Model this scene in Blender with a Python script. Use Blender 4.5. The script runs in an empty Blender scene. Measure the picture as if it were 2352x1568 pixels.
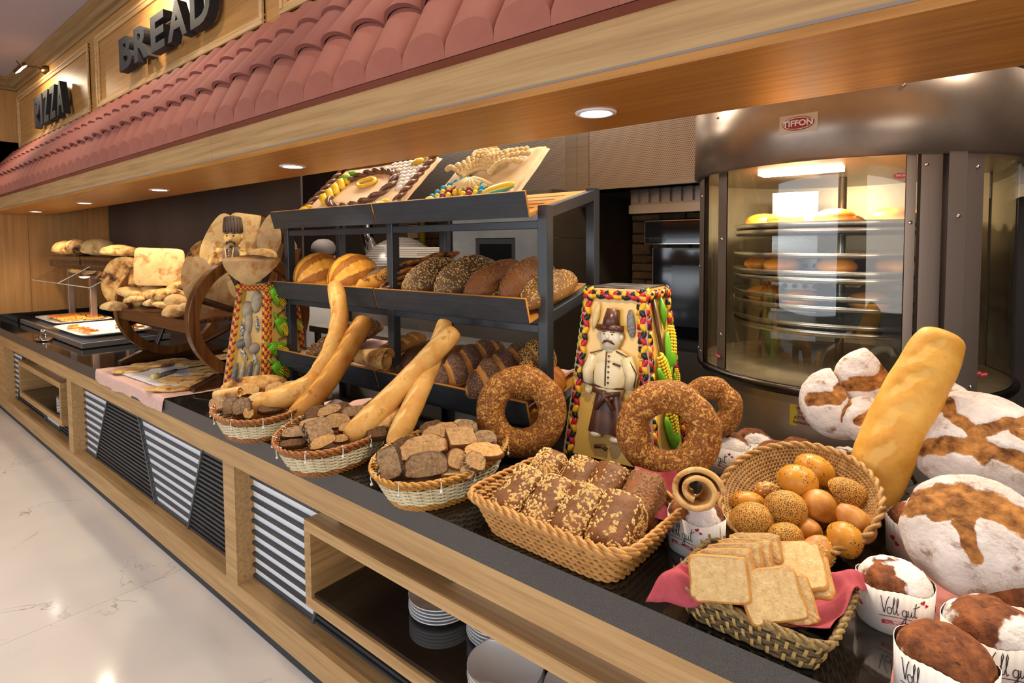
import bpy, math, random
import numpy as np
from math import sin, cos, pi, radians as rad, sqrt, atan2
from mathutils import Vector, Matrix, Euler, noise

S = bpy.context.scene
COL = S.collection
rng = random.Random(7)

# ------------------------------------------------------------------ camera
FPX, CPX, CPY, HCAM = 1281.68, 1176.0, 625.72, 1.73
def _axes(y, p, r):
    y, p, r = rad(y), rad(p), rad(r)
    f = Vector((sin(y)*cos(p), cos(y)*cos(p), -sin(p)))
    r0 = Vector((cos(y), -sin(y), 0)); u0 = r0.cross(f)
    return cos(r)*r0 + sin(r)*u0, -sin(r)*r0 + cos(r)*u0, f
RT, UP, FW = _axes(-38.9076, 2.8091, -0.3919)
CAM = Vector((0, 0, HCAM))
cam_d = bpy.data.cameras.new('camera'); cam = bpy.data.objects.new('camera', cam_d); COL.objects.link(cam)
cam_d.sensor_fit = 'HORIZONTAL'; cam_d.sensor_width = 36.0; cam_d.lens = FPX/2352*36.0
cam_d.shift_y = -(784-CPY)/2352; cam_d.clip_start = .05; cam_d.clip_end = 100
cam.matrix_world = Matrix(((RT.x, UP.x, -FW.x, 0), (RT.y, UP.y, -FW.y, 0), (RT.z, UP.z, -FW.z, HCAM), (0, 0, 0, 1)))
S.camera = cam
def ray(x, y): return FW + RT*((x-CPX)/FPX) - UP*((y-CPY)/FPX)
def PZ(x, y, z): r = ray(x, y); return CAM + r*((z-HCAM)/r.z)
def PY(x, y, Y): r = ray(x, y); return CAM + r*(Y/r.y)
def PX(x, y, X): r = ray(x, y); return CAM + r*(X/r.x)
def mpp(P): return (Vector(P)-CAM).dot(FW)/FPX      # metres per photo pixel at a point

# ------------------------------------------------------------------ world, lights, exposure
S.view_settings.view_transform = 'Standard'; S.view_settings.look = 'None'
S.view_settings.exposure = -0.22; S.view_settings.gamma = 1.0; S.view_settings.use_curve_mapping = False
W = bpy.data.worlds.new('world'); S.world = W; W.use_nodes = True
W.node_tree.nodes['Background'].inputs[0].default_value = (1.0, .96, .92, 1)
W.node_tree.nodes['Background'].inputs[1].default_value = .35
def lamp(name, kind, loc, energy, color=(1, .82, .6), target=None, **kw):
    d = bpy.data.lights.new(name, kind); d.energy = energy; d.color = color
    for k, v in kw.items(): setattr(d, k, v)
    o = bpy.data.objects.new(name, d); COL.objects.link(o); o.location = loc
    if target is not None:
        o.rotation_euler = (Vector(target)-Vector(loc)).to_track_quat('-Z', 'Y').to_euler()
    return o
# ceiling spots of the hall, in a row in front of the canopy
for i, x in enumerate((-7.2, -5.2, -3.2, -1.2, .8, 2.8)):
    lamp('ceiling_spot_light', 'SPOT', (x, .62, 3.52), 60, (1, .86, .68), (x+.1, 1.3, 1.2), spot_size=rad(95), spot_blend=.8, shadow_soft_size=.035)
# wall washers in the ceiling right above the tiled roof
for x in (-6.6, -4.4, -2.2, 0, 2.0): lamp('wall_washer', 'SPOT', (x, 1.02, 3.54), 26, (1, .84, .64), (x, 1.22, 2.2), spot_size=rad(110), spot_blend=.8, shadow_soft_size=.03)
# daylight from the hall's windows behind the viewer
lamp('window_light', 'AREA', (-3.0, -5.5, 1.8), 270, (.86, .93, 1.0), (-2.0, 2, 1.2), shape='RECTANGLE', size=7.0, size_y=2.6)
lamp('window_light', 'AREA', (3.6, -2.6, 1.9), 110, (1, .93, .84), (-1.0, 2, 1.0), shape='RECTANGLE', size=3.0, size_y=2.2)

# kitchen ceiling lamps over the ovens
for x in (-4.9, -2.9, -.9, .9): lamp('kitchen_light', 'AREA', (x, 2.55, 3.50), 60, (1, .87, .72), (x, 2.6, 0), shape='RECTANGLE', size=1.3, size_y=.35)

# ------------------------------------------------------------------ materials
def lin(c):
    if isinstance(c, str): c = tuple(int(c[i:i+2], 16) for i in (0, 2, 4))
    c = [v/255 for v in c]
    return tuple(v/12.92 if v <= .04045 else ((v+.055)/1.055)**2.4 for v in c) + (1,)
MATS = {}
class NT:
    def __init__(s, name):
        s.m = bpy.data.materials.new(name); s.m.use_nodes = True; s.t = s.m.node_tree
        s.b = s.t.nodes['Principled BSDF']; s.tc = None
    def n(s, k, **kw):
        o = s.t.nodes.new(k)
        for a, v in kw.items(): setattr(o, a, v)
        return o
    def l(s, a, b): s.t.links.new(a, b)
    def co(s, scale=(1, 1, 1), rot=(0, 0, 0), loc=(0, 0, 0)):
        if s.tc is None: s.tc = s.n('ShaderNodeTexCoord')
        mp = s.n('ShaderNodeMapping'); mp.inputs['Scale'].default_value = scale; mp.inputs['Rotation'].default_value = rot; mp.inputs['Location'].default_value = loc
        s.l(s.tc.outputs['Object'], mp.inputs['Vector']); return mp.outputs['Vector']
    def noise(s, vec, scale, detail=4, rough=.55, dist=0):
        o = s.n('ShaderNodeTexNoise'); o.inputs['Scale'].default_value = scale; o.inputs['Detail'].default_value = detail
        o.inputs['Roughness'].default_value = rough; o.inputs['Distortion'].default_value = dist; s.l(vec, o.inputs['Vector']); return o.outputs['Fac']
    def ramp(s, fac, stops, interp='LINEAR'):
        o = s.n('ShaderNodeValToRGB'); o.color_ramp.interpolation = interp; e = o.color_ramp.elements
        while len(e) < len(stops): e.new(.5)
        for i, (p, c) in enumerate(stops): e[i].position = p; e[i].color = c if len(c) == 4 else lin(c)
        s.l(fac, o.inputs['Fac']); return o.outputs['Color']
    def mix(s, fac, a, b):
        o = s.n('ShaderNodeMix', data_type='RGBA')
        if hasattr(fac, 'node'): s.l(fac, o.inputs[0])
        else: o.inputs[0].default_value = fac
        for sock, v in ((o.inputs[6], a), (o.inputs[7], b)):
            if hasattr(v, 'node'): s.l(v, sock)
            else: sock.default_value = v if len(v) == 4 else lin(v)
        return o.outputs[2]
    def attr(s, name): o = s.n('ShaderNodeAttribute', attribute_name=name); return o.outputs['Fac']
    def mul(s, a, b, op='MULTIPLY'):
        o = s.n('ShaderNodeMath', operation=op)
        for i, v in enumerate((a, b)):
            if hasattr(v, 'node'): s.l(v, o.inputs[i])
            else: o.inputs[i].default_value = v
        return o.outputs[0]
    def bump(s, fac, strength=.3, dist=.01):
        o = s.n('ShaderNodeBump'); o.inputs['Strength'].default_value = strength; o.inputs['Distance'].default_value = dist
        s.l(fac, o.inputs['Height']); s.l(o.outputs['Normal'], s.b.inputs['Normal'])
    def set(s, col=None, rough=.5, metal=0, spec=.5, **kw):
        if col is not None:
            if hasattr(col, 'node'): s.l(col, s.b.inputs['Base Color'])
            else: s.b.inputs['Base Color'].default_value = col if len(col) == 4 else lin(col)
        if hasattr(rough, 'node'): s.l(rough, s.b.inputs['Roughness'])
        else: s.b.inputs['Roughness'].default_value = rough
        s.b.inputs['Metallic'].default_value = metal; s.b.inputs['Specular IOR Level'].default_value = spec
        for k, v in kw.items(): s.b.inputs[k.replace('_', ' ')].default_value = v
        return s.m
def mat(name, col, rough=.5, metal=0, spec=.5, col2=None, scale=20, bump=0, bscale=None, bdist=.003, lo=.35, hi=.65, stretch=(1, 1, 1), **kw):
    if name in MATS: return MATS[name]
    t = NT(name)
    c = col
    if col2 is not None or bump:
        v = t.co(stretch); f = t.noise(v, scale)
        if col2 is not None: c = t.ramp(f, [(lo, lin(col)), (hi, lin(col2))])
        if bump:
            g = f if bscale is None else t.noise(v, bscale)
            t.bump(g, bump, bdist)
    MATS[name] = t.set(c, rough, metal, spec, **kw); return MATS[name]
def wood(name, c1, c2, axis=0, fine=55, rough=.5, bump=.12, spec=.4, c3=None):
    if name in MATS: return MATS[name]
    t = NT(name); sc = [fine]*3; sc[axis] = fine*.035
    v = t.co(tuple(sc)); f = t.noise(v, 1.0, 5, .6, .3)
    sc2 = [6]*3; sc2[axis] = .35; g = t.noise(t.co(tuple(sc2)), 1.0, 2, .5)
    a = t.ramp(f, [(.3, lin(c2)), (.62, lin(c1))]); c = t.mix(t.mul(g, .45), a, c3 or c2)
    t.bump(f, bump, .002); MATS[name] = t.set(c, rough, 0, spec); return MATS[name]
def metal(name, col, rough=.3, axis=None, amp=.15):
    if name in MATS: return MATS[name]
    t = NT(name); sc = [90]*3
    if axis is not None: sc[axis] = 1.5
    amp = amp*.5; f = t.noise(t.co(tuple(sc)), 1.0, 3); r = t.n('ShaderNodeMapRange'); r.inputs[3].default_value = max(.02, rough-amp); r.inputs[4].default_value = rough+amp
    t.l(f, r.inputs[0]); MATS[name] = t.set(col, r.outputs[0], 1.0); return MATS[name]

# oak of the canopy and counter
oakX = wood('oak_x', 'CBA470', 'A47E50', 0)
oakY = wood('oak_y', 'BE9866', '937145', 1)
oakZ = wood('oak_z', 'C08A4E', '9A6A36', 2, 40)
oak_soffit = wood('oak_soffit', 'C88A40', 'A06828', 0, 60, rough=.33, spec=.5)
granite = mat('granite', '191614', .07, spec=.6, col2='2B2622', scale=260, lo=.45, hi=.75)
granite_edge = mat('granite_edge', '47423F', .35, spec=.4, col2='5A5552', scale=300, lo=.4, hi=.7)
blackslat = mat('slat_black', '34363A', .4, col2='3C3E42', scale=8)
whitepan = mat('panel_white', 'EFF0F4', .35)
darkpan = mat('panel_dark', '26272A', .6)
plinthm = mat('plinth_dark', '2B2C33', .55)
terra = mat('terracotta', '84483C', .75, col2='925247', scale=3, bump=.15, bscale=140, bdist=.002)
steel = metal('steel', (150, 146, 142), .28, 0, .1)
steel_v = metal('steel_v', (150, 146, 142), .26, 2, .1)
chrome = metal('chrome', (205, 203, 200), .12, None, .04)
blackm = mat('black_paint', '1E1F22', .45)
white_cer = mat('white_ceramic', 'E8E8EA', .12, spec=.6)
brass = metal('brass', (120, 100, 60), .35, None, .1)

# ------------------------------------------------------------------ mesh helpers
class MB:
    """collects vertices and faces; faces may carry a material slot"""
    def __init__(s): s.v = []; s.f = []; s.mi = []
    def add(s, vs, fs, mi=0):
        o = len(s.v); s.v.extend([tuple(p) for p in vs]); s.f.extend([tuple(i+o for i in q) for q in fs]); s.mi.extend([mi]*len(fs)); return s
    def box(s, lo, hi, mi=0, M=None):
        x0, y0, z0 = lo; x1, y1, z1 = hi
        vs = [Vector(p) for p in ((x0, y0, z0), (x1, y0, z0), (x1, y1, z0), (x0, y1, z0), (x0, y0, z1), (x1, y0, z1), (x1, y1, z1), (x0, y1, z1))]
        if M is not None: vs = [M @ p for p in vs]
        return s.add(vs, [(0, 3, 2, 1), (4, 5, 6, 7), (0, 1, 5, 4), (1, 2, 6, 5), (2, 3, 7, 6), (3, 0, 4, 7)], mi)
    def prism(s, poly, h, M=None, mi=0, mside=None):
        """polygon in local xy extruded 0..h along z"""
        n = len(poly); vs = [Vector((p[0], p[1], 0)) for p in poly] + [Vector((p[0], p[1], h)) for p in poly]
        if M is not None: vs = [M @ p for p in vs]
        s.add(vs, [tuple(range(n-1, -1, -1)), tuple(range(n, 2*n))], mi)
        o = len(s.v)-2*n
        for i in range(n):
            j = (i+1) % n; s.f.append((o+i, o+j, o+n+j, o+n+i)); s.mi.append(mi if mside is None else mside)
        return s
    def tube(s, pts, r, seg=8, closed=False, caps=True, mi=0, flat=1.0, up0=None):
        pts = [Vector(p) for p in pts]; n = len(pts); R = r if hasattr(r, '__len__') else [r]*n
        vs = []; fs = []; u = None
        for i, p in enumerate(pts):
            t = (pts[(i+1) % n]-pts[i-1]) if closed else (pts[min(i+1, n-1)]-pts[max(i-1, 0)])
            if t.length < 1e-9: t = Vector((0, 0, 1))
            t.normalize()
            if u is None:
                a = Vector(up0) if up0 is not None else (Vector((0, 0, 1)) if abs(t.z) < .9 else Vector((1, 0, 0)))
                u = (a - t*a.dot(t)).normalized()
            else:
                u = (u - t*u.dot(t))
                u = u.normalized() if u.length > 1e-6 else t.orthogonal().normalized()
            w = t.cross(u)
            for k in range(seg):
                an = 2*pi*k/seg; vs.append(p + (u*cos(an)*flat + w*sin(an))*R[i])
        m = n if closed else n-1
        for i in range(m):
            a = i*seg; b = ((i+1) % n)*seg
            for k in range(seg):
                l = (k+1) % seg; fs.append((a+k, a+l, b+l, b+k))
        if caps and not closed: fs.append(tuple(range(seg-1, -1, -1))); fs.append(tuple((n-1)*seg+k for k in range(seg)))
        return s.add(vs, fs, mi)
    def lathe(s, prof, seg=32, M=None, mi=0, a0=0, a1=2*pi):
        full = abs(a1-a0-2*pi) < 1e-6; ns = seg if full else seg+1
        vs = []; fs = []
        for (r, z) in prof:
            for k in range(ns):
                a = a0+(a1-a0)*k/seg; vs.append(Vector((r*cos(a), r*sin(a), z)))
        if M is not None: vs = [M @ p for p in vs]
        for i in range(len(prof)-1):
            for k in range(seg):
                l = (k+1) % ns; fs.append((i*ns+k, i*ns+l, (i+1)*ns+l, (i+1)*ns+k))
        return s.add(vs, fs, mi)
    def grid(s, fn, nu, nv, mi=0, closeu=False):
        vs = [fn(i/(nu if closeu else nu-1), j/(nv-1)) for j in range(nv) for i in range(nu)]; fs = []
        for j in range(nv-1):
            for i in range(nu if closeu else nu-1):
                k = (i+1) % nu; fs.append((j*nu+i, j*nu+k, (j+1)*nu+k, (j+1)*nu+i))
        return s.add(vs, fs, mi)
    def ball(s, c, r, nu=10, nv=7, M=None, mi=0):
        r = r if hasattr(r, '__len__') else (r, r, r); c = Vector(c)
        vs = [(0, 0, -1)] + [(cos(2*pi*i/nu)*sin(pi*j/nv), sin(2*pi*i/nu)*sin(pi*j/nv), -cos(pi*j/nv)) for j in range(1, nv) for i in range(nu)] + [(0, 0, 1)]
        fs = [(0, 1+(i+1) % nu, 1+i) for i in range(nu)]
        for j in range(nv-2):
            for i in range(nu): a = 1+j*nu; k = (i+1) % nu; fs.append((a+i, a+k, a+nu+k, a+nu+i))
        L = len(vs)-1; a = 1+(nv-2)*nu; fs += [(L, a+i, a+(i+1) % nu) for i in range(nu)]
        out = []
        for p in vs:
            q = Vector((p[0]*r[0], p[1]*r[1], p[2]*r[2]))
            if M is not None: q = M @ q
            out.append(q+c)
        return s.add(out, fs, mi)
    def xf(s, M): s.v = [tuple(M @ Vector(p)) for p in s.v]; return s
def mesh_of(name, mb, mats, smooth=False, attrs=None):
    me = bpy.data.meshes.new(name); me.from_pydata(mb.v, [], mb.f)
    if not isinstance(mats, (list, tuple)): mats = [mats]
    for m in mats: me.materials.append(m)
    if len(mats) > 1: me.polygons.foreach_set('material_index', mb.mi)
    if smooth: me.polygons.foreach_set('use_smooth', [True]*len(me.polygons))
    if attrs:
        for k, a in attrs.items():
            at = me.attributes.new(k, 'FLOAT', 'POINT'); at.data.foreach_set('value', a)
    me.update(); return me
def link(name, data, parent=None, M=None):
    o = bpy.data.objects.new(name, data); COL.objects.link(o)
    if parent is not None: o.parent = parent
    if M is not None: o.matrix_basis = M
    return o
def obj(name, mb, mats, parent=None, smooth=False, M=None, bevel=0, attrs=None, stuff=False):
    o = link(name, mesh_of(name, mb, mats, smooth, attrs), parent, M)
    if bevel:
        b = o.modifiers.new('bevel', 'BEVEL'); b.width = bevel; b.segments = 2; b.limit_method = 'ANGLE'; b.angle_limit = rad(40)
    if stuff: o['kind'] = 'stuff'
    return o
def tag(o, label, cat, group=None):
    o['label'] = label; o['category'] = cat
    if group: o['group'] = group
    return o
def thing(name, label, cat, loc=(0, 0, 0), rotz=0, group=None, M=None):
    o = bpy.data.objects.new(name, None); COL.objects.link(o); o.empty_display_size = .05
    if M is not None: o.matrix_basis = M
    else: o.location = loc; o.rotation_euler = (0, 0, rotz)
    return tag(o, label, cat, group)
def struct(name, mb, mats, parent=None, smooth=False, bevel=0):
    o = obj(name, mb, mats, parent, smooth, bevel=bevel)
    if parent is None: o['kind'] = 'structure'
    return o
def T(x, y, z): return Matrix.Translation((x, y, z))
def RX(a): return Matrix.Rotation(a, 4, 'X')
def RY(a): return Matrix.Rotation(a, 4, 'Y')
def RZ(a): return Matrix.Rotation(a, 4, 'Z')
def SC(x, y, z): return Matrix.Diagonal((x, y, z, 1))
def frame_M(o, ax, ay, az):
    ax, ay, az = Vector(ax), Vector(ay), Vector(az)
    return Matrix(((ax.x, ay.x, az.x, o[0]), (ax.y, ay.y, az.y, o[1]), (ax.z, ay.z, az.z, o[2]), (0, 0, 0, 1)))
def look_M(o, xdir, up):
    """frame at o: x along xdir, z near up"""
    x = Vector(xdir).normalized(); u = Vector(up); z = (u-x*u.dot(x)).normalized(); return frame_M(o, x, z.cross(x), z)
def B(lo, hi): return MB().box(lo, hi)

# ================================================================== STRUCTURE
D = 1.154                      # counter and fascia front plane
XW = -8.19                     # end wall
XR = 2.4                       # how far counter and canopy run on to the right, past the frame
ZC = 3.59
# floor: large marble-look slabs
t = NT('marble')
v = t.co((1, 1, 1)); n1 = t.noise(v, .9, 3); base = t.ramp(n1, [(.3, 'D8D2CE'), (.7, 'EAE6E3')])
w = t.n('ShaderNodeTexNoise'); w.inputs['Scale'].default_value = 1.1; w.inputs['Detail'].default_value = 8; w.inputs['Distortion'].default_value = 1.2; t.l(v, w.inputs['Vector'])
vein = t.mul(t.mul(t.mul(w.outputs['Fac'], .5, 'SUBTRACT'), 0, 'ADD'), 1); ab = t.n('ShaderNodeMath', operation='ABSOLUTE'); t.l(vein, ab.inputs[0])
vm = t.ramp(ab.outputs[0], [(.0, (1, 1, 1, 1)), (.006, (0, 0, 0, 1))]); n2 = t.noise(v, 2.2, 2)
vm2 = t.mul(vm, t.ramp(n2, [(.5, (0, 0, 0, 1)), (.66, (1, 1, 1, 1))]))
marble = t.set(t.mix(t.mul(vm2, .75), base, '6A615C'), .10, spec=.5)
grout = mat('grout', '8D8782', .8)
floor = struct('floor', B((-11, -7, -.03), (6, 5.2, -.004)), grout)
TW, TH = 2.58, 1.29
tile_me = mesh_of('floor_tile', B((.0012, .0012, -.012), (TW-.0012, TH-.0012, 0)), marble)
for i in range(-3, 3):
    for j in range(-3, 2):
        link('floor_tile', tile_me, floor, T(-3.226+i*TW, .2-TH+j*TH, 0))
# ceiling and walls
ceil_m = mat('ceiling_paint', 'B5AAAC', .8)
struct('ceiling', B((-11, -7, ZC), (6, 5.2, ZC+.1)), ceil_m)
wall_wood = wood('wall_oak', 'B98A52', '9C6F3C', 2, 26, rough=.45)
wl = struct('wall_left', B((XW-.1, -7, 0), (XW-.012, 5.2, ZC)), mat('wall_core', '6B4E2C', .8))
for (y0, y1, z0, z1) in ((-2.2, .55, .0, 3.46), (.553, 1.205, .9, 2.128), (.553, 1.447, 2.128, 3.46), (.553, 1.205, 0, .9), (1.208, 1.482, .9, 2.9), (1.485, 2.25, .9, 2.9)):
    obj('panel', B((XW-.012, y0, z0), (XW, y1, z1)), wall_wood, wl)
dark_wall = mat('dark_wall', '3A302C', .5, col2='453A35', scale=1.6, bump=.05, bscale=60)
struct('wall_back', B((-8.3, 4.6, 0), (1.6, 4.75, ZC)), dark_wall)
struct('wall_dark', B((-8.28, 2.252, 0), (-3.82, 2.268, ZC)), dark_wall)
wall_r = struct('wall_right', B((1.5, 2.6, 0), (1.6, 4.6, ZC)), dark_wall)
# sign wall over the canopy roof, with panel mouldings and a crown
YW = 1.447
struct('wall_sign', B((XW, YW, 2.3), (XR, YW+.08, ZC)), wood('sign_oak', 'B8884F', '9B6C38', 0, 60, rough=.42))
def molding_frame(name, x0, x1, z0, z1, w=.05, d=.022):
    m = MB()
    for (a, b, c, e) in ((x0, x1, z1-w, z1), (x0, x1, z0, z0+w), (x0, x0+w, z0+w, z1-w), (x1-w, x1, z0+w, z1-w)):
        m.box((a, YW-d*.6, c), (b, YW, e))
    for (a, b, c, e) in ((x0, x1, z1-w*.45, z1), (x0, x1, z0, z0+w*.45), (x0, x0+w*.45, z0+w*.45, z1-w*.45), (x1-w*.45, x1, z0+w*.45, z1-w*.45)):
        m.box((a, YW-d, c), (b, YW, e))
    struct(name, m, oakX, bevel=.004)
molding_frame('trim_1', -8.13, -5.56, 2.835, 3.39)
molding_frame('trim_2', -5.365, -2.735, 2.835, 3.39)
molding_frame('trim_3', -2.57, .06, 2.835, 3.39)
def crown(name, axis):
    pr = [(0, 3.465), (.012, 3.465), (.02, 3.49), (.045, 3.50), (.06, 3.54), (.09, 3.56), (.10, 3.59), (0, 3.59)]
    m = MB()
    if axis == 'x': vs = [(x, YW-a, z) for x in (XW, XR) for a, z in pr]
    else: vs = [(XW+a, y, z) for y in (YW, -2.2) for a, z in pr]
    n = len(pr); m.add(vs, [tuple(range(n)), tuple(range(2*n-1, n-1, -1))]+[(i, n+i, n+(i+1) % n, (i+1) % n) for i in range(n)])
    struct(name, m, wood('crown_oak', '9A7B50', '7C5E38', 0, 45))
crown('trim_4', 'x'); crown('trim_5', 'y')
struct('baseboard_left', B((XW, -2.2, 0), (XW+.02, 1.16, .10)), plinthm)

# ------------------------------------------------------------------ canopy
can = thing('canopy', 'oak canopy with pink terracotta roof tiles above the buffet', 'canopy', (0, 0, 0))
cuts = [XW, -5.37, -2.71, XR]
for a, b in zip(cuts[:-1], cuts[1:]):
    obj('fascia_board', B((a+.001, D, 2.132), (b-.001, D+.03, 2.30)), oakX, can)
    obj('soffit_board', B((a+.001, D, 2.108), (b-.001, 1.64, 2.130)), oak_soffit, can)
obj('edge_strip', B((XW, D-.002, 2.128), (XR, D+.004, 2.134)), mat('edge_grey', '8B7F78', .6), can)
obj('back_fascia', B((XW, 1.61, 2.13), (XR, 1.64, 2.75)), oakX, can)
# roof bed and tiles
Y0, Z0, SL = 1.10, 2.262, 1.47            # tile valley start, slope
L = sqrt(1+SL*SL); dirv = Vector((0, 1/L, SL/L)); nrm = Vector((0, -SL/L, 1/L))
obj('roof_bed', MB().add([(XW, Y0+.004, 2.242), (XR, Y0+.004, 2.242), (XR, 1.445, Z0+SL*(1.445-Y0)-.02), (XW, 1.445, Z0+SL*(1.445-Y0)-.02), (XW, 1.445, 2.242), (XR, 1.445, 2.242)],
    [(0, 1, 2, 3), (0, 3, 4), (1, 5, 2), (0, 4, 5, 1), (3, 2, 5, 4)]), terra, can)
PT = .1775; rowy = [1.10, 1.212, 1.330, 1.44]
def tile_mesh(y0, y1, lift0, lift1, cap):
    m = MB(); nseg = 14; hw = PT/2
    def arc(y, lift, vert):
        out = []
        for k in range(nseg+1):
            a = pi*k/nseg; x = -cos(a)*hw*.995; h = sin(a)**.85*.068
            base = Vector((0, y, Z0+SL*(y-Y0)))
            p = base + (Vector((0, 0, 1)) if vert else nrm)*(h+lift) + Vector((x, 0, 0))
            out.append(p)
        return out
    A = arc(y0, lift0, cap); Bq = arc(y1, lift1, False)
    n = nseg+1; m.add(A+Bq, [(i, i+1, n+i+1, n+i) for i in range(nseg)])
    if cap:
        lo = [Vector((-hw*.998, y0, 2.243)), Vector((hw*.998, y0, 2.243))]
        m.add(A+lo, [tuple(range(nseg, -1, -1))+(n, n+1)])
    else:
        C = [p - nrm*.016 for p in A]
        m.add(A+C, [(i+1, i, n+i, n+i+1) for i in range(nseg)])
    return mesh_of('roof_tile', m, terra)
tmes = [tile_mesh(rowy[0], rowy[1]+.02, .0, .0, True), tile_mesh(rowy[1], rowy[2]+.02, .016, .0, False), tile_mesh(rowy[2], rowy[3], .016, .0, False)]
for me in tmes:
    for i, p in enumerate(me.polygons):
        p.use_smooth = len(p.vertices) == 4
x = -.855-PT*41
tints = [mat('terracotta_%s' % k, a, .78, col2=b, scale=4, bump=.15, bscale=150, bdist=.002) for k, a, b in (('a', '85493D', '915347'), ('b', '8C5042', '985B4C'), ('c', '7E443A', '8A4F44'))]
k = 0
while x < XR:
    for r in range(3):
        o = link('roof_tile', tmes[r], can, T(x, 0, 0)); k += 1
        o.material_slots[0].link = 'OBJECT'; o.material_slots[0].material = tints[(k*7+r*3) % 3]
    x += PT

# ------------------------------------------------------------------ counter
ctr = thing('buffet_counter', 'long oak buffet counter front with black slats on white and dark panels', 'counter', (0, 0, 0))
for a, b in ((XW, -5.30), (-5.30, -2.64), (-2.64, XR)):
    obj('top_beam', B((a, D, .722), (b, D+.075, .819)), oakX, ctr)
    obj('bottom_rail', B((a, D, .042), (b, D+.24, .160)), oakX, ctr)
posts = [(-8.19, -7.72), (-5.361, -5.242), (-2.699, -2.584), (-.043, .075)]
for a, b in posts: obj('post', B((a, D, .160), (b, D+.09, .722)), oakX, ctr)
obj('plinth', B((XW, D+.006, 0), (XR, D+.03, .042)), plinthm, ctr)
for a, b in ((XW, -7.08), (-5.57, -2.01), (-.495, XR)): obj('carcass', B((a, 1.27, .16), (b, 1.29, .80)), darkpan, ctr)
def divx(dv, z): (xt, zt), (xb, zb) = dv; return xt+(xb-xt)*(zt-z)/(zt-zb)
ZS = [.172+.0532*i for i in range(11)]
def bay(x0, x1, divs, first_white=True, hole=None):
    def cut_slat(a0, a1, z, h):
        segs = [(a0, a1)]
        if hole and .302-h/2 < z < .652+h/2: segs = [(a0, min(a1, hole[0])), (max(a0, hole[1]), a1)]
        for a, b in segs:
            if b-a > .015: obj('slat', B((a, 1.228, z-h/2), (b, 1.242, z+h/2)), blackslat, ctr)
    edges = [lambda z: x0] + [(lambda z, d=d: divx(d, z)) for d in divs] + [lambda z: x1]
    wh = first_white
    for e0, e1 in zip(edges[:-1], edges[1:]):
        bands = [(.160, .722, None)] if hole is None else [(.160, .300, None), (.654, .722, None), (.300, .654, 'L'), (.300, .654, 'R')]
        for z0, z1, sd in bands:
            lo, hi = (-99, 99) if sd is None else ((-99, hole[0]) if sd == 'L' else (hole[1], 99))
            p = [(min(max(e(z), lo), hi), z) for e, z in ((e0, z0), (e1, z0), (e1, z1), (e0, z1))]
            if max(q[0] for q in p)-min(q[0] for q in p) < .01 or (p[1][0]-p[0][0] < .002 and p[2][0]-p[3][0] < .002): continue
            m = MB().add([(x, 1.242, z) for x, z in p]+[(x, 1.262, z) for x, z in p], [(0, 1, 2, 3), (7, 6, 5, 4), (0, 4, 5, 1), (1, 5, 6, 2), (2, 6, 7, 3), (3, 7, 4, 0)])
            obj('white_panel' if wh else 'dark_panel', m, whitepan if wh else darkpan, ctr)
        zs = ZS if wh else [ZS[0]+.0266*i for i in range(21)]
        h = .015 if wh else .012
        for z in zs:
            a0, a1 = e0(z), e1(z)
            if a1-a0 < .02: continue
            cut_slat(a0, a1, z, h)
        wh = not wh
    for d in divs:
      for zt, zb in ([(.716, .162)] if not hole or divx(d, .5) < hole[0] or divx(d, .5) > hole[1] else [(.716, .656), (.298, .162)]):
        xa, xb = divx(d, zt), divx(d, zb)
        m = MB().add([(xa-.008, 1.222, zt), (xa+.008, 1.222, zt), (xb+.008, 1.222, zb), (xb-.008, 1.222, zb), (xa-.008, 1.25, zt), (xa+.008, 1.25, zt), (xb+.008, 1.25, zb), (xb-.008, 1.25, zb)],
                     [(0, 3, 2, 1), (4, 5, 6, 7), (0, 1, 5, 4), (1, 2, 6, 5), (2, 3, 7, 6), (3, 0, 4, 7)])
        obj('divider', m, mat('divider_grey', '4E5457', .4), ctr)
bay(-7.72, -5.361, [((-7.248, .678), (-7.573, .189)), ((-6.697, .673), (-6.468, .186)), ((-5.725, .667), (-5.963, .215))], hole=(-7.075, -5.575))
bay(-5.242, -2.699, [((-4.654, .666), (-4.973, .175)), ((-4.052, .665), (-3.816, .163)), ((-3.102, .666), (-3.328, .159))])
bay(-2.584, -.043, [((-1.854, .665), (-2.068, .172)), ((-1.259, .673), (-1.04, .17)), ((-.30, .666), (-.52, .16))], hole=(-2.003, -.50))
# display niches let into the counter front
def niche(x0, x1, label):
    n = thing('display_niche', label, 'niche', (0, 0, 0))
    z0, z1, w, y0, y1 = .302, .652, .043, D+.004, 1.72
    obj('top_panel', B((x0, y0, z1-w), (x1, y1, z1)), oakX, n); obj('bottom_panel', B((x0, y0, z0), (x1, y1, z0+w)), oakX, n)
    for a in (x0, x1-w): obj('side_panel', B((a, y0, z0+w), (a+w, y1, z1-w)), oakY, n)
    obj('back_panel', B((x0+w, y1-.02, z0+w), (x1-w, y1, z1-w)), wood('niche_back', '8A6238', '6C4A28', 0), n)
    obj('stone_shelf', B((x0+w, y0+.012, z0+w), (x1-w, y1-.02, z0+w+.016)), mat('shelf_granite', '191513', .06, spec=.7, col2='2A2420', scale=200), n, bevel=.002)
niche(-7.075, -5.575, 'open oak niche with plate stacks at the far left of the counter front')
niche(-2.003, -.50, 'open oak niche with plate stacks at the near end of the counter front')
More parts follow.
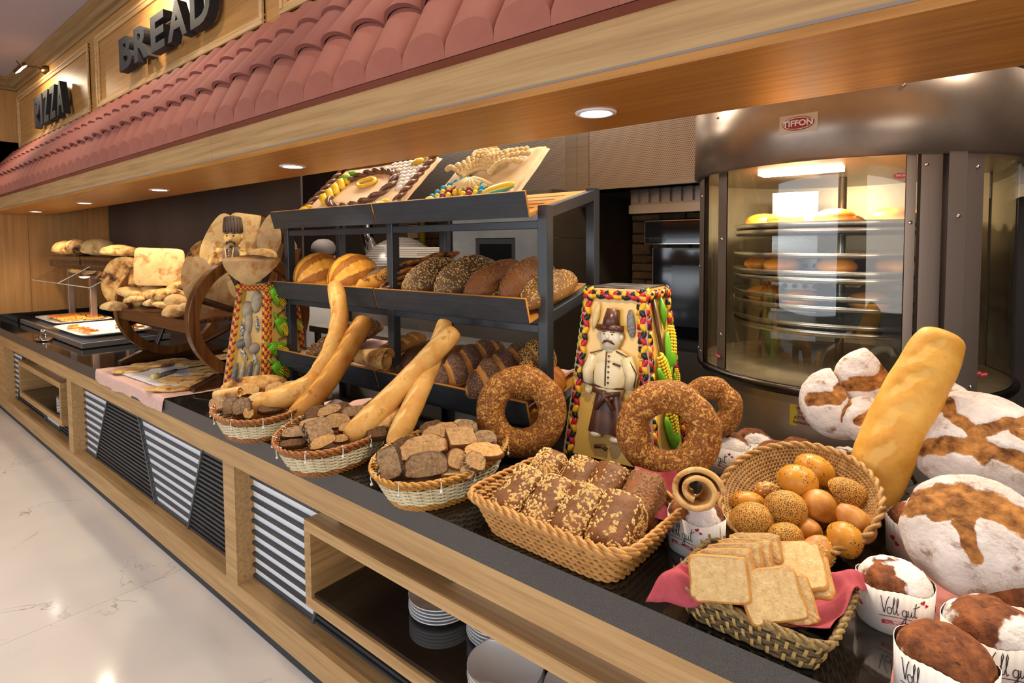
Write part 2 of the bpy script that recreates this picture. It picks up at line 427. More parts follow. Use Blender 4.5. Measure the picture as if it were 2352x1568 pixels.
# worktop
wt = thing('worktop', 'polished black granite worktop running along the whole buffet', 'worktop', (0, 0, 0))
cuts = [XW+.001, -5.05, -2.05, .95, XR]
for a, b in zip(cuts[:-1], cuts[1:]):
    o = obj('slab', MB().box((a+.0006, D, .8195), (b-.0006, 2.25, .90)), [granite, granite_edge], wt)
    o.data.polygons[2].material_index = 1
struct('trim_6', B((XW, 1.205, .9005), (XW+.02, 2.25, 1.015)), granite)
# downlights in the soffit
lens_m = bpy.data.materials.new('lamp_lens'); lens_m.use_nodes = True
bs = lens_m.node_tree.nodes['Principled BSDF']; bs.inputs['Emission Color'].default_value = (1, .93, .82, 1); bs.inputs['Emission Strength'].default_value = 28
ring = MB().lathe([(.044, .002), (.044, -.004), (.058, -.004), (.06, .002)], 32); ring_me = mesh_of('rim', ring, white_cer, True)
lens_me = mesh_of('lens', MB().lathe([(.0001, -.001), (.0445, -.001)], 28), lens_m)
for i, x in enumerate((-7.426, -5.746, -4.105, -2.465, -.829, .81)):
    lb = ['farthest', 'second farthest', 'middle', 'fourth', 'nearest big', 'out of view'][i]
    o = thing('recessed_downlight', '%s round downlight in the oak soffit, counting from the far wall' % lb if i < 4 else ('large bright downlight in the soffit nearest the round glass oven' if i == 4 else 'round downlight in the soffit beyond the right frame edge'), 'downlight', (x, 1.415, 2.1075), group='downlights in the soffit')
    link('rim', ring_me, o); link('lens', lens_me, o)
    l = lamp('downlight_beam', 'SPOT', (x, 1.415, 2.098), 36, (1, .83, .58), (x, 1.45, 0), spot_size=rad(125), spot_blend=.6, shadow_soft_size=.04)
# ================================================================== SIGNS AND LAMPS
def text_mb(s, size=1.0, extrude=0.0, offset=0.0, bevel=0.0, sx=1.0, spacing=1.0, shear=0.0):
    """text as a mesh in local xy, origin at its centre; front faces +z"""
    cu = bpy.data.curves.new('lettering', 'FONT'); cu.body = s; cu.size = size; cu.extrude = extrude; cu.offset = offset; cu.bevel_depth = bevel
    cu.align_x = 'CENTER'; cu.align_y = 'CENTER'; cu.space_character = spacing; cu.shear = shear; cu.resolution_u = 4
    o = bpy.data.objects.new('lettering', cu); COL.objects.link(o)
    me = o.to_mesh(); m = MB(); m.add([(v.co.x*sx, v.co.y, v.co.z) for v in me.vertices], [tuple(p.vertices) for p in me.polygons])
    o.to_mesh_clear(); bpy.data.objects.remove(o); bpy.data.curves.remove(cu); return m
def fit_mb(m, w, h, cx=None):
    xs = [p[0] for p in m.v]; ys = [p[1] for p in m.v]; ax, bx, ay, by = min(xs), max(xs), min(ys), max(ys)
    m.v = [((p[0]-(ax+bx)/2)*w/(bx-ax), (p[1]-(ay+by)/2)*h/(by-ay), p[2]) for p in m.v]; return m
letter_m = mat('letter_black', '28282C', .62, spec=.3)
def sign(word, x0, x1, z0, z1, label, gaps):
    sg = thing('sign_lettering', label, 'sign', (x0, YW, z0))
    wsum = sum(gaps); x = x0
    for ch, g in zip(word, gaps):
        w = (x1-x0)*g/wsum
        m = fit_mb(text_mb(ch, 1.0, extrude=.026, offset=.035), w*.84 if ch != 'I' else w*.62, z1-z0)
        m.xf(T(x+w/2-x0, -.052, (z0+z1)/2-z0) @ RX(pi/2))
        obj('letter_'+ch.lower(), m, letter_m, sg); x += w
sign('BREAD', -4.64, -3.15, 2.955, 3.175, 'raised black letters reading BREAD on the oak sign wall', (1, 1.05, .9, 1.15, 1.05))
sign('PIZZA', -7.10, -6.03, 2.90, 3.185, 'raised black letters reading PIZZA on the oak sign wall', (1, .5, 1, 1, 1.15))
emit_strip = bpy.data.materials.new('lamp_strip'); emit_strip.use_nodes = True
bs = emit_strip.node_tree.nodes['Principled BSDF']; bs.inputs['Emission Color'].default_value = (1, .9, .75, 1); bs.inputs['Emission Strength'].default_value = 14
def arm_lamp(x, label):
    l = thing('wall_lamp', label, 'lamp', (x, YW, 3.43), group='brass lamps over the signs')
    obj('rose', MB().lathe([(.0001, 0), (.04, 0), (.045, .02), (.03, .05), (.0001, .055)], 20, RX(pi/2)), brass, l, True)
    obj('arm', MB().tube([(0, -.05, 0), (0, -.09, .012), (0, -.13, .005), (.005, -.17, 0)], .008, 8), brass, l, True)
    obj('knuckle', MB().ball((.005, -.18, 0), .024), brass, l, True)
    obj('knob', MB().tube([(-.03, -.20, .01), (-.06, -.22, .05)], .005, 6), brass, l)
    M = T(.0, -.20, -.035) @ RX(rad(35))
    h = obj('head', MB().box((-.16, -.022, 0), (.16, .022, .03)).xf(M), brass, l, bevel=.006)
    obj('diffuser', MB().box((-.15, -.018, -.004), (.15, .018, .0)).xf(M), emit_strip, h)
    lamp('wall_lamp_light', 'AREA', (x, YW-.24, 3.36), 7, (1, .82, .58), (x, YW, 3.0), shape='RECTANGLE', size=.3, size_y=.03)
arm_lamp(-6.86, 'brass picture lamp with a lit strip over the PIZZA letters')
arm_lamp(-4.10, 'brass picture lamp over the BREAD letters, cut by the top edge')

# ================================================================== KITCHEN BEHIND THE COUNTER
def perf_mat():
    t = NT('perforated_steel'); sep = t.n('ShaderNodeSeparateXYZ'); t.l(t.co((1/.0125, 1, 1/.0125)), sep.inputs[0])
    # staggered grid of round holes
    row = t.mul(sep.outputs['Z'], 1, 'FLOOR'); odd = t.mul(t.mul(row, 2, 'MODULO'), .5)
    fx = t.mul(t.mul(t.mul(sep.outputs['X'], odd, 'ADD'), 1, 'MODULO'), 0, 'ADD'); fx = t.n('ShaderNodeMath', operation='FRACT'); t.l(t.mul(sep.outputs['X'], odd, 'ADD'), fx.inputs[0])
    fz = t.n('ShaderNodeMath', operation='FRACT'); t.l(sep.outputs['Z'], fz.inputs[0])
    dx = t.mul(fx.outputs[0], .5, 'SUBTRACT'); dz = t.mul(fz.outputs[0], .5, 'SUBTRACT')
    r2 = t.mul(t.mul(dx, dx), t.mul(dz, dz), 'ADD'); hole = t.mul(r2, .06, 'LESS_THAN')
    c = t.mix(hole, (160, 150, 142), (34, 28, 25)); t.set(c, .33, 1.0)
    inv = t.mul(1.0, hole, 'SUBTRACT'); t.l(inv, t.b.inputs['Metallic']); return t.m
perf = perf_mat()
hood = thing('extractor_hood', 'stainless extractor hood with perforated panels over the kitchen', 'hood', (0, 3.6, 2.13))
def hb(name, lo, hi, m, bevel=0): return obj(name, MB().box((lo[0], lo[1]-3.6, lo[2]-2.13), (hi[0], hi[1]-3.6, hi[2]-2.13)), m, hood, bevel=bevel)
hb('perforated_panel', (-4.80, 3.6, 2.16), (-2.375, 3.62, 3.2), perf)
hb('perforated_panel', (-2.165, 3.6, 2.16), (-.15, 3.62, 3.2), perf)
hb('perforated_panel', (-.02, 3.6, 2.16), (1.5, 3.62, 3.2), perf)
hb('joint_strip', (-2.373, 3.598, 2.13), (-2.27, 3.62, 3.2), steel); hb('joint_strip', (-2.268, 3.598, 2.13), (-2.167, 3.62, 3.2), steel)
hb('joint_strip', (-.148, 3.598, 2.13), (-.022, 3.62, 3.2), steel)
hb('bottom_lip', (-4.80, 3.592, 2.13), (1.5, 3.63, 2.16), steel)
hb('side_panel', (-4.82, 3.6, 2.13), (-4.80, 4.5, 3.2), steel)
filt = hb('filter_frame', (-2.02, 3.98, 2.03), (1.5, 4.02, 2.15), steel)
for i in range(14):
    hb('filter_slat', (-1.99+i*.085, 3.955, 2.045), (-1.945+i*.085, 3.98, 2.15), steel)
hb('rail', (-2.02, 3.95, 1.965), (1.5, 3.99, 2.03), metal('steel_warm', (170, 160, 140), .3, 0))
hb('ceiling_plate', (-4.8, 3.63, 2.20), (1.5, 4.55, 2.22), metal('steel_dark', (110, 104, 96), .4, 0))
# steel partition and stone wall
sd = mat('steel_brown', '5E5142', .36, .6, col2='54483B', scale=3)  # dark brown steel of the partition sheets
pt = thing('steel_partition', 'tall dark steel side wall beside the shelf rack', 'partition', (-2.32, 3.3, 0))
for k, (z0, z1) in enumerate(((0, .7), (.703, 1.78), (1.783, 2.13))):
    obj('sheet', MB().box((0, 0, z0), (.03, 1.28, z1)), sd, pt)
stone_ms = [mat('stone_%d' % i, c, .85, col2=c2, scale=9, bump=.8, bscale=25, bdist=.02) for i, (c, c2) in enumerate((('7A6244', '94795A'), ('8B6F4C', '6B5338'), ('6E5940', '86704F'), ('9A8060', '7C6446')))]
def stone_wall(name, label, x0, x1, y, z0, z1, depth=.05):
    r = random.Random(3); w = thing(name, label, 'stone wall', (x0, y, 0))
    obj('mortar', MB().box((0, 0, z0), (x1-x0, depth, z1)), mat('mortar', '3A3024', .9), w)
    z = z0
    while z < z1-.02:
        h = min(r.uniform(.05, .11), z1-z); x = 0
        while x < x1-x0-.02:
            l = min(r.uniform(.12, .28), x1-x0-x); d = r.uniform(.012, .035); g = .005
            m = MB(); q = [(x+g, z+g), (x+l-g, z+g), (x+l-g, z+h-g), (x+g, z+h-g)]; e = .010
            j = [(r.uniform(-e, e)*.6, r.uniform(-e, e)*.6) for _ in q]
            f = [(a+jx, -d+r.uniform(-.006, .006), b+jz) for (a, b), (jx, jz) in zip(q, j)]
            cxm, czm = x+l/2, z+h/2
            fr = [(cxm+(p[0]-cxm)*.9, p[1], czm+(p[2]-czm)*.86) for p in f]
            m.add([(a, 0.002, b) for a, b in q]+[(p[0], p[1]*.55, p[2]) for p in f]+fr, [(0, 1, 5, 4), (1, 2, 6, 5), (2, 3, 7, 6), (3, 0, 4, 7), (4, 5, 9, 8), (5, 6, 10, 9), (6, 7, 11, 10), (7, 4, 8, 11), (8, 9, 10, 11)])
            obj('stone', m, stone_ms[r.randrange(4)], w); x += l
        z += h
stone_wall('stone_wall', 'rough brown stone wall behind the black ovens', -2.28, -1.2, 4.53, .75, 2.05)
stone_wall('stone_pillar', 'rough stone pillar behind a yellow pipe, seen through the rack', -4.95, -4.30, 4.25, 1.35, 2.12)
tag(obj('gas_pipe', MB().tube([(-4.60, 4.15, .0), (-4.60, 4.15, 2.2)], .028, 12), mat('yellow_paint', 'D9C414', .35), None, True), 'yellow painted vertical gas pipe in front of the stone pillar', 'pipe')
# black ovens
bglass = mat('black_glass', '0B0C0F', .08, spec=.7)
ov = thing('control_box', 'black glass control box with kwik-co lettering above the black oven', 'oven control', (-2.03, 4.25, 1.73))
obj('body', B((0, .012, 0), (.98, .27, .19)), blackm, ov); obj('front_glass', B((.004, 0, .004), (.976, .012, .184)), bglass, ov)
obj('trim', MB().box((0, -.002, .184), (.98, .02, .19)).box((0, -.002, 0), (.004, .02, .19)).box((0, -.002, 0), (.98, .02, .004)), chrome, ov)
m = text_mb('kwik-co', .045); m.xf(T(.115, -.0008, .035) @ RX(pi/2)); obj('lettering', m, mat('dim_print', '6E6E70', .6), ov)
ov = thing('black_oven', 'black glass combi oven standing before the stone wall', 'oven', (-1.955, 4.25, 0))
obj('body', B((0, .014, .9), (.95, .27, 1.70)), blackm, ov)
dr = obj('door', B((.004, 0, .98), (.94, .014, 1.70)), bglass, ov); obj('window', B((.16, -.004, 1.08), (.80, .001, 1.56)), mat('oven_window', '22242A', .12, spec=.7), dr)
obj('trim', B((-.004, -.003, .98), (.002, .014, 1.70)), chrome, ov); obj('handle', B((.17, -.03, 1.685), (.7, .0, 1.70)), mat('blue_steel', '7F97A8', .3), dr)
obj('stand', B((.0, .03, 0), (.95, .27, .9)), mat('stand_steel', '3F3C38', .4), ov)
# steel deck oven seen through the rack
dk = thing('steel_oven', 'tall stainless steel oven with a small window, seen through the rack', 'oven', (-3.60, 3.5, 0))
obj('body', B((0, .01, 0), (1.22, .75, 2.08)), mat('oven_body_dark', '5E5854', .4, .4), dk)
obj('door_frame', MB().box((.12, -.012, 1.25), (.39, .012, 2.05)).box((.82, -.012, 1.25), (1.08, .012, 2.05)).box((.39, -.012, 1.79), (.82, .012, 2.05)).box((.39, -.012, 1.25), (.82, .012, 1.32)), mat('steel_cool', '8C9095', .30, .55, col2='7C8085', scale=3), dk)
w = obj('window', B((.39, -.004, 1.32), (.82, .004, 1.79)), bglass, dk); obj('window_frame', MB().box((.395, -.008, 1.74), (.815, -.003, 1.785)).box((.395, -.008, 1.325), (.43, -.003, 1.74)).box((.78, -.008, 1.325), (.815, -.003, 1.74)), blackm, w)
obj('column', B((.0, -.03, 0), (.10, .02, 2.05)), steel_v, dk); obj('lock', MB().lathe([(.0001, -.006), (.016, -.006), (.018, 0)], 16, T(.065, -.03, 1.83) @ RX(-pi/2)), chrome, dk)
# mosaic dome oven
t = NT('mosaic'); br = t.n('ShaderNodeTexBrick'); br.inputs['Scale'].default_value = 1; br.inputs['Color1'].default_value = lin('1B1715'); br.inputs['Color2'].default_value = lin('2B2420'); br.inputs['Mortar'].default_value = lin('8A827C')
br.inputs['Mortar Size'].default_value = .006; br.inputs['Brick Width'].default_value = .032; br.inputs['Row Height'].default_value = .026; br.offset = .5
uvn = t.n('ShaderNodeUVMap'); t.l(uvn.outputs[0], br.inputs['Vector']); mosaic = t.set(br.outputs['Color'], .25)
dome = thing('dome_oven', 'domed pizza oven clad in black mosaic with pale grout', 'oven', (-4.50, 3.76, 0))
m = MB(); ns, nr = 64, 18; R = .50
vs = []; uvs = []
for j in range(nr+1):
    a = pi/2*j/nr
    for i in range(ns+1):
        b = 2*pi*i/ns; vs.append((R*cos(a)*cos(b), R*cos(a)*sin(b), 1.22+.60*sin(a))); uvs.append((b*R*max(cos(a), .25), a*R))
m.add(vs, [(j*(ns+1)+i, j*(ns+1)+i+1, (j+1)*(ns+1)+i+1, (j+1)*(ns+1)+i) for j in range(nr) for i in range(ns)])
o = obj('dome', m, mosaic, dome, True); uv = o.data.uv_layers.new(name='UVMap')
for lp in o.data.loops: uv.data[lp.index].uv = uvs[lp.vertex_index]
obj('drum', MB().lathe([(.50, .75), (.50, 1.22)], 64), mosaic, dome, True); obj('stand', MB().lathe([(.46, 0), (.46, .75), (.0001, .75)], 48), mat('stand_grey', '554F4A', .6), dome)
obj('flue', MB().tube([(-.30, -.12, 1.62), (-.36, -.15, 1.85), (-.30, -.20, 2.2), (-.30, -.20, 3.2)], .075, 16), chrome, dome, True)
# steel worktable with trays
tb = thing('prep_table', 'long steel prep table behind the rack', 'table', (-4.25, 2.55, 0))
obj('tabletop', B((0, 0, 1.02), (2.0, .36, 1.07)), metal('steel_light', (190, 186, 178), .3, 0), tb); obj('shelf_board', B((.05, .03, .55), (1.95, .33, .58)), steel, tb)
for a in (.03, 1.93):
    for b in (.03, .29): obj('leg', B((a, b, 0), (a+.04, b+.04, 1.02)), steel_v, tb)
for k, (xx, zz) in enumerate(((-3.75, 1.60), )):
    bx = thing('paper_stack', 'flat stack of pale pizza boxes beside the mosaic dome', 'boxes', (-3.95, 3.12, 1.63))
    for q in range(5): obj('box_lid', B((rng.uniform(-.01, .01), 0, q*.018), (.42+rng.uniform(-.01, .01), .3, q*.018+.015)), mat('pale_card', 'C9C0B4', .7), bx)
    obj('stand', B((.02, .02, -1.63), (.40, .28, -.001)), mat('stand_grey', '554F4A', .6), bx)

# ------------------------------------------------------------------ person at the dome oven
def person():
    p = thing('person', 'cook in white with a hairnet and a peaked cap, working behind the rack', 'person', (-4.70, 2.93, 0), rotz=rad(150))
    skin = mat('skin', 'B8785E', .5, col2='C58A70', scale=12); cloth = mat('cook_white', 'CFCBC8', .8)
    # body: legs, torso, arms, neck, head as one skinned mesh
    J = {'pel': (0, 0, .95, .15), 'wst': (0, .01, 1.12, .145), 'chs': (0, -.01, 1.32, .16), 'nkb': (0, -.02, 1.45, .075), 'nk': (.01, -.04, 1.52, .055), 'hd': (.02, -.055, 1.60, .085), 'hd2': (.015, -.05, 1.68, .088), 'hd3': (.01, -.045, 1.745, .05),
         'shL': (0, .17, 1.40, .07), 'elL': (.08, .22, 1.14, .05), 'wrL': (.28, .16, 1.05, .035), 'shR': (0, -.19, 1.40, .07), 'elR': (.10, -.24, 1.15, .05), 'wrR': (.30, -.16, 1.08, .035),
         'hpL': (0, .10, .90, .10), 'knL': (.02, .11, .50, .07), 'anL': (0, .11, .09, .05), 'ftL': (.16, .12, .05, .045), 'hpR': (0, -.10, .90, .10), 'knR': (.02, -.11, .50, .07), 'anR': (0, -.11, .09, .05), 'ftR': (.16, -.12, .05, .045)}
    Ed = [('pel', 'wst'), ('wst', 'chs'), ('chs', 'nkb'), ('nkb', 'nk'), ('nk', 'hd'), ('hd', 'hd2'), ('hd2', 'hd3'), ('chs', 'shL'), ('shL', 'elL'), ('elL', 'wrL'), ('chs', 'shR'), ('shR', 'elR'), ('elR', 'wrR'), ('pel', 'hpL'), ('hpL', 'knL'), ('knL', 'anL'), ('anL', 'ftL'), ('pel', 'hpR'), ('hpR', 'knR'), ('knR', 'anR'), ('anR', 'ftR')]
    for s, w in (('L', 'wrL'), ('R', 'wrR')):
        x, y, z, _ = J[w]; J['pa'+s] = (x+.06, y-.005, z-.005, .03); Ed.append((w, 'pa'+s))
        for f in range(4):
            a = 'f%s%d' % (s, f); dy = (f-1.5)*.02
            J[a] = (x+.105, y+dy, z-.012, .0095); J[a+'b'] = (x+.135-abs(f-1.3)*.006, y+dy, z-.03, .0085); Ed += [('pa'+s, a), (a, a+'b')]
        sg = -1 if s == 'L' else 1
        J['t'+s] = (x+.055, y+sg*.045, z-.01, .011); J['t'+s+'b'] = (x+.09, y+sg*.05, z-.025, .010); Ed += [('pa'+s, 't'+s), ('t'+s, 't'+s+'b')]
    keys = list(J); me = bpy.data.meshes.new('body'); me.from_pydata([J[k][:3] for k in keys], [(keys.index(a), keys.index(b)) for a, b in Ed], [])
    o = link('body', me, p); sk = o.modifiers.new('skin', 'SKIN'); sk.use_smooth_shade = True
    for i, k in enumerate(keys): me.skin_vertices[0].data[i].radius = (J[k][3],)*2
    me.skin_vertices[0].data[0].use_root = True
    o.modifiers.new('sub', 'SUBSURF').levels = 1; o.modifiers['sub'].render_levels = 2
    t = NT('person_body'); sep = t.n('ShaderNodeSeparateXYZ'); t.l(t.co(), sep.inputs[0])
    up = t.mul(sep.outputs['Z'], 1.49, 'GREATER_THAN'); hand = t.mul(t.mul(sep.outputs['X'], .27, 'GREATER_THAN'), t.mul(sep.outputs['Z'], .9, 'GREATER_THAN'))
    me.materials.append(t.set(t.mix(t.mul(up, hand, 'MAXIMUM'), 'CFCBC8', 'B8785E'), .7))
    obj('hairnet', MB().lathe([(.098, 1.66), (.112, 1.69), (.112, 1.73), (.09, 1.77), (.05, 1.795), (.0001, 1.80)], 20, T(.005, -.05, 0)), mat('hairnet', '6E6664', .7), p, True)
    obj('cap_peak', MB().lathe([(.09, 1.675), (.155, 1.665), (.155, 1.670), (.09, 1.685)], 14, T(.01, -.05, 0), a0=-1.0, a1=1.0), mat('cap_dark', '3A3433', .6), p)
    face = MB().ball((.107, -.055, 1.615), (.016, .012, .02)).ball((.098, -.085, 1.65), .009).ball((.098, -.025, 1.65), .009)
    obj('face_features', face, skin, p, True)
    obj('ear', MB().ball((.02, -.148, 1.62), (.018, .01, .03)), skin, p, True); obj('ear', MB().ball((.02, .042, 1.62), (.018, .01, .03)), skin, p, True)
    obj('mouth', MB().ball((.100, -.055, 1.578), (.008, .022, .005)), mat('lips', '8A4A42', .5), p, True)
person()

# ================================================================== ROUND GLASS OVEN
def thin_glass(name, tint=(1, 1, 1, 1), gl=.9):
    m = bpy.data.materials.new(name); m.use_nodes = True; nt = m.node_tree; nt.nodes.remove(nt.nodes['Principled BSDF']); out = nt.nodes['Material Output']
    tr = nt.nodes.new('ShaderNodeBsdfTransparent'); tr.inputs[0].default_value = tint; g = nt.nodes.new('ShaderNodeBsdfGlossy'); g.inputs['Roughness'].default_value = .02
    fr = nt.nodes.new('ShaderNodeFresnel'); fr.inputs[0].default_value = 1.5; ml = nt.nodes.new('ShaderNodeMath'); ml.operation = 'MULTIPLY'; ml.inputs[1].default_value = gl
    mx = nt.nodes.new('ShaderNodeMixShader'); nt.links.new(fr.outputs[0], ml.inputs[0]); nt.links.new(ml.outputs[0], mx.inputs[0]); nt.links.new(tr.outputs[0], mx.inputs[1]); nt.links.new(g.outputs[0], mx.inputs[2]); nt.links.new(mx.outputs[0], out.inputs[0]); return m
glass = thin_glass('oven_glass', (.93, .95, .92, 1), 1.6)
OC = (-.434, 2.95); RO = .608
oven = thing('rotating_oven', 'round stainless rotating oven with curved glass and trays of buns', 'oven', (OC[0], OC[1], 0))
def ang(d): return rad(d)
steel_ov = mat('oven_steel', '8E8076', .34, .75, col2='9A8C80', scale=4)
obj('base', MB().lathe([(.57, 0), (.57, 1.13)], 72), steel_ov, oven, True)
obj('lower_ring', MB().lathe([(.57, 1.13), (.612, 1.14), (.625, 1.16), (.625, 1.175), (.60, 1.178)], 72), mat('ring_dark', '4A423C', .3, 1.0), oven, True)
obj('hearth', MB().lathe([(.60, 1.178), (.0001, 1.180)], 64), mat('hearth_stone', 'CFC0A4', .5, col2='B9A88C', scale=14), oven)
obj('drum', MB().lathe([(.632, 2.035), (.645, 2.045), (.645, 2.335), (.632, 2.345)], 96), mat('drum_steel', '8A7A6E', .30, .78, col2='9A8A7C', scale=5), oven, True)
obj('drum_underside', MB().lathe([(.632, 2.036), (.0001, 2.034)], 64), metal('steel_warm2', (150, 135, 110), .35), oven)
obj('vent_gap', MB().lathe([(.60, 2.345), (.60, 2.38)], 64), blackm, oven)
obj('lid', MB().lathe([(.625, 2.375), (.648, 2.38), (.648, 2.40), (.62, 2.405), (.0001, 2.41)], 96), steel_ov, oven, True)
for k in range(12): obj('lid_bracket', MB().box((.60, -.035, 2.34), (.632, .035, 2.385)).xf(RZ(k*pi/6+.2)), steel, oven)
obj('glass_front', MB().lathe([(.600, 1.178), (.600, 2.04)], 48, a0=ang(-148), a1=ang(-58)), glass, oven, True)
obj('glass_side', MB().lathe([(.606, 1.178), (.606, 2.04)], 32, a0=ang(-40), a1=ang(30)), glass, oven, True)
obj('back_shell', MB().lathe([(.60, 1.178), (.60, 2.04)], 64, a0=ang(30), a1=ang(212)), mat('inner_steel', 'B5A88C', .4, .55), oven, True)
def upright(a0, a1, r0, r1, z0, z1, nm='upright', m=None): return obj(nm, MB().lathe([(r0, z0), (r1, z0), (r1, z1), (r0, z1), (r0, z0)], 6, a0=ang(a0), a1=ang(a1)), m or mat('upright_steel', '85766C', .36, .7), oven)
ups = [upright(-160, -150, .60, .618, 1.15, 2.045), upright(-149.5, -144, .60, .622, 1.15, 2.045), upright(-133, -127, .598, .604, 1.18, 2.04), upright(-63, -60, .598, .604, 1.18, 2.04),
       upright(-59.5, -53, .60, .622, 1.15, 2.045), upright(-52.3, -46.5, .60, .640, 1.13, 2.045), upright(-45.7, -39.5, .60, .630, 1.13, 2.045)]
scr = mesh_of('screw', MB().lathe([(.0001, .004), (.005, .003), (.007, 0)], 10), chrome, True)
for a, r, z in ((-58, .623, 2.0), (-49, .641, 1.82), (-42, .631, 1.99), (-49, .641, 1.26), (-42, .631, 1.22), (-147, .623, 1.95), (-147, .623, 1.22), (-155, .619, 1.62), (-156, .619, 1.22), (-130, .605, 1.75), (-130, .605, 1.33), (-61.5, .605, 1.8), (-66, .646, 2.27), (-128, .646, 2.27)):
    an = ang(a); link('screw', scr, oven, T(r*cos(an), r*sin(an), z) @ RZ(an) @ RY(pi/2))
# back panel with holes, inner lamp, shaft and rotating trays
obj('inner_panel', MB().box((-.30, .10, 1.25), (-.10, .115, 1.98)).xf(RZ(.15)), steel, oven)
for z in (1.62, 1.52):
    for k in range(4): obj('panel_hole', MB().lathe([(.0001, 0), (.012, 0)], 12, T(-.25+k*.045, .055, z) @ RX(pi/2)), blackm, oven)
obj('shaft', MB().tube([(0, 0, 1.18), (0, 0, 2.03)], .018, 12), chrome, oven, True)
lm = obj('lamp_tube', MB().box((-.26, -.40, 2.022), (.05, -.30, 2.032)), emit_strip, oven)
lamp('oven_light', 'AREA', (OC[0]-.1, OC[1]-.33, 2.01), 26, (1, .84, .58), (OC[0]-.1, OC[1]-.15, 1.2), shape='RECTANGLE', size=.3, size_y=.1)
tray_me = mesh_of('tray', MB().lathe([(.0001, 0), (.44, 0), (.455, .018), (.462, .018), (.448, -.006), (.0001, -.006)], 56), metal('tray_steel', (200, 196, 188), .3), True)
TZ = [1.80, 1.772, 1.672, 1.60, 1.572, 1.50, 1.46, 1.39, 1.36]
for z in TZ: link('tray', tray_me, oven, T(0, 0, z))
def oven_buns():
    bm = mat('bun_glaze', 'C8701C', .35, col2='E0983C', scale=9); me = mesh_of('bun', MB().ball((0, 0, .03), (.085, .075, .040), 18, 10), bm, True)
    for z, nm, n, r_ in ((1.802, 'top', 10, .33), (1.602, 'middle', 9, .33), (1.462, 'lower', 8, .33)):
        for k in range(n):
            a = 2*pi*k/n+z*3; q = link('bun', me, None, T(OC[0]+r_*cos(a), OC[1]+r_*sin(a), z) @ RZ(a+.5)); tag(q, 'golden bun baking on the %s tray inside the round glass oven' % nm, 'bun', 'buns on the %s oven tray' % nm)
oven_buns()
# stickers and plates
def on_drum(mb, a, r, z, scale=1.0):
    """wrap a flat xy design (x right, y up, z out) on the oven at angle a"""
    out = []
    for p in mb.v:
        b = ang(a)+p[0]/r; out.append(((r+p[2])*cos(b), (r+p[2])*sin(b), z+p[1]))
    mb.v = out; return mb
def ellipse(a, b, n=28): return [(a*cos(2*pi*k/n), b*sin(2*pi*k/n)) for k in range(n)]
red_print = mat('logo_red', '8E1420', .4); wht = mat('print_white', 'D9D6D2', .4); plate_m = mat('plate_silver', 'B4AEA8', .35, .6)
pl = obj('name_plate', on_drum(MB().prism([(-.066, -.034), (.066, -.034), (.066, .034), (-.066, .034)], .003), -94.8, .6455, 2.175), plate_m, oven)
obj('logo_oval', on_drum(MB().prism(ellipse(.055, .025), .0045), -94.8, .6455, 2.175), red_print, pl)
obj('logo_rim', on_drum(MB().tube([(x, y, .005) for x, y in ellipse(.050, .021)], .0013, 6, True), -94.8, .6455, 2.175), wht, pl)
obj('lettering', on_drum(text_mb('TIFFON', .030, extrude=.0006, offset=.0008, sx=1.02).xf(T(0, 0, .0056)), -94.8, .6455, 2.175), wht, pl)
for a, r, z in ((-65, .607, 1.965), (-131, .610, 1.232), (-37.5, .612, 1.262), (-34.5, .612, 1.255)):
    st = obj('sticker', on_drum(MB().prism(ellipse(.021, .010), .001), a, r, z), mat('logo_red2', 'B3202C', .4), oven)
    obj('sticker_mark', on_drum(text_mb('TIFFON', .009, extrude=.0002).xf(T(0, 0, .0015)), a, r, z), wht, st)
wl_ = obj('warning_label', on_drum(MB().prism([(-.062, -.042), (.062, -.042), (.062, .042), (-.062, .042)], .001), -92, .571, 1.055), mat('label_yellow', 'B7A52A', .5), oven)
for s, y in (('WARNING', .028), ('Hot area', .012), ('ATTENTION', -.008), ('Surface chaude', -.026)):
    obj('lettering', on_drum(text_mb(s, .0165, extrude=.0003, offset=.0003).xf(T(0, y, .0015)), -92, .571, 1.055), mat('label_ink', '7A2A1A', .6), wl_)
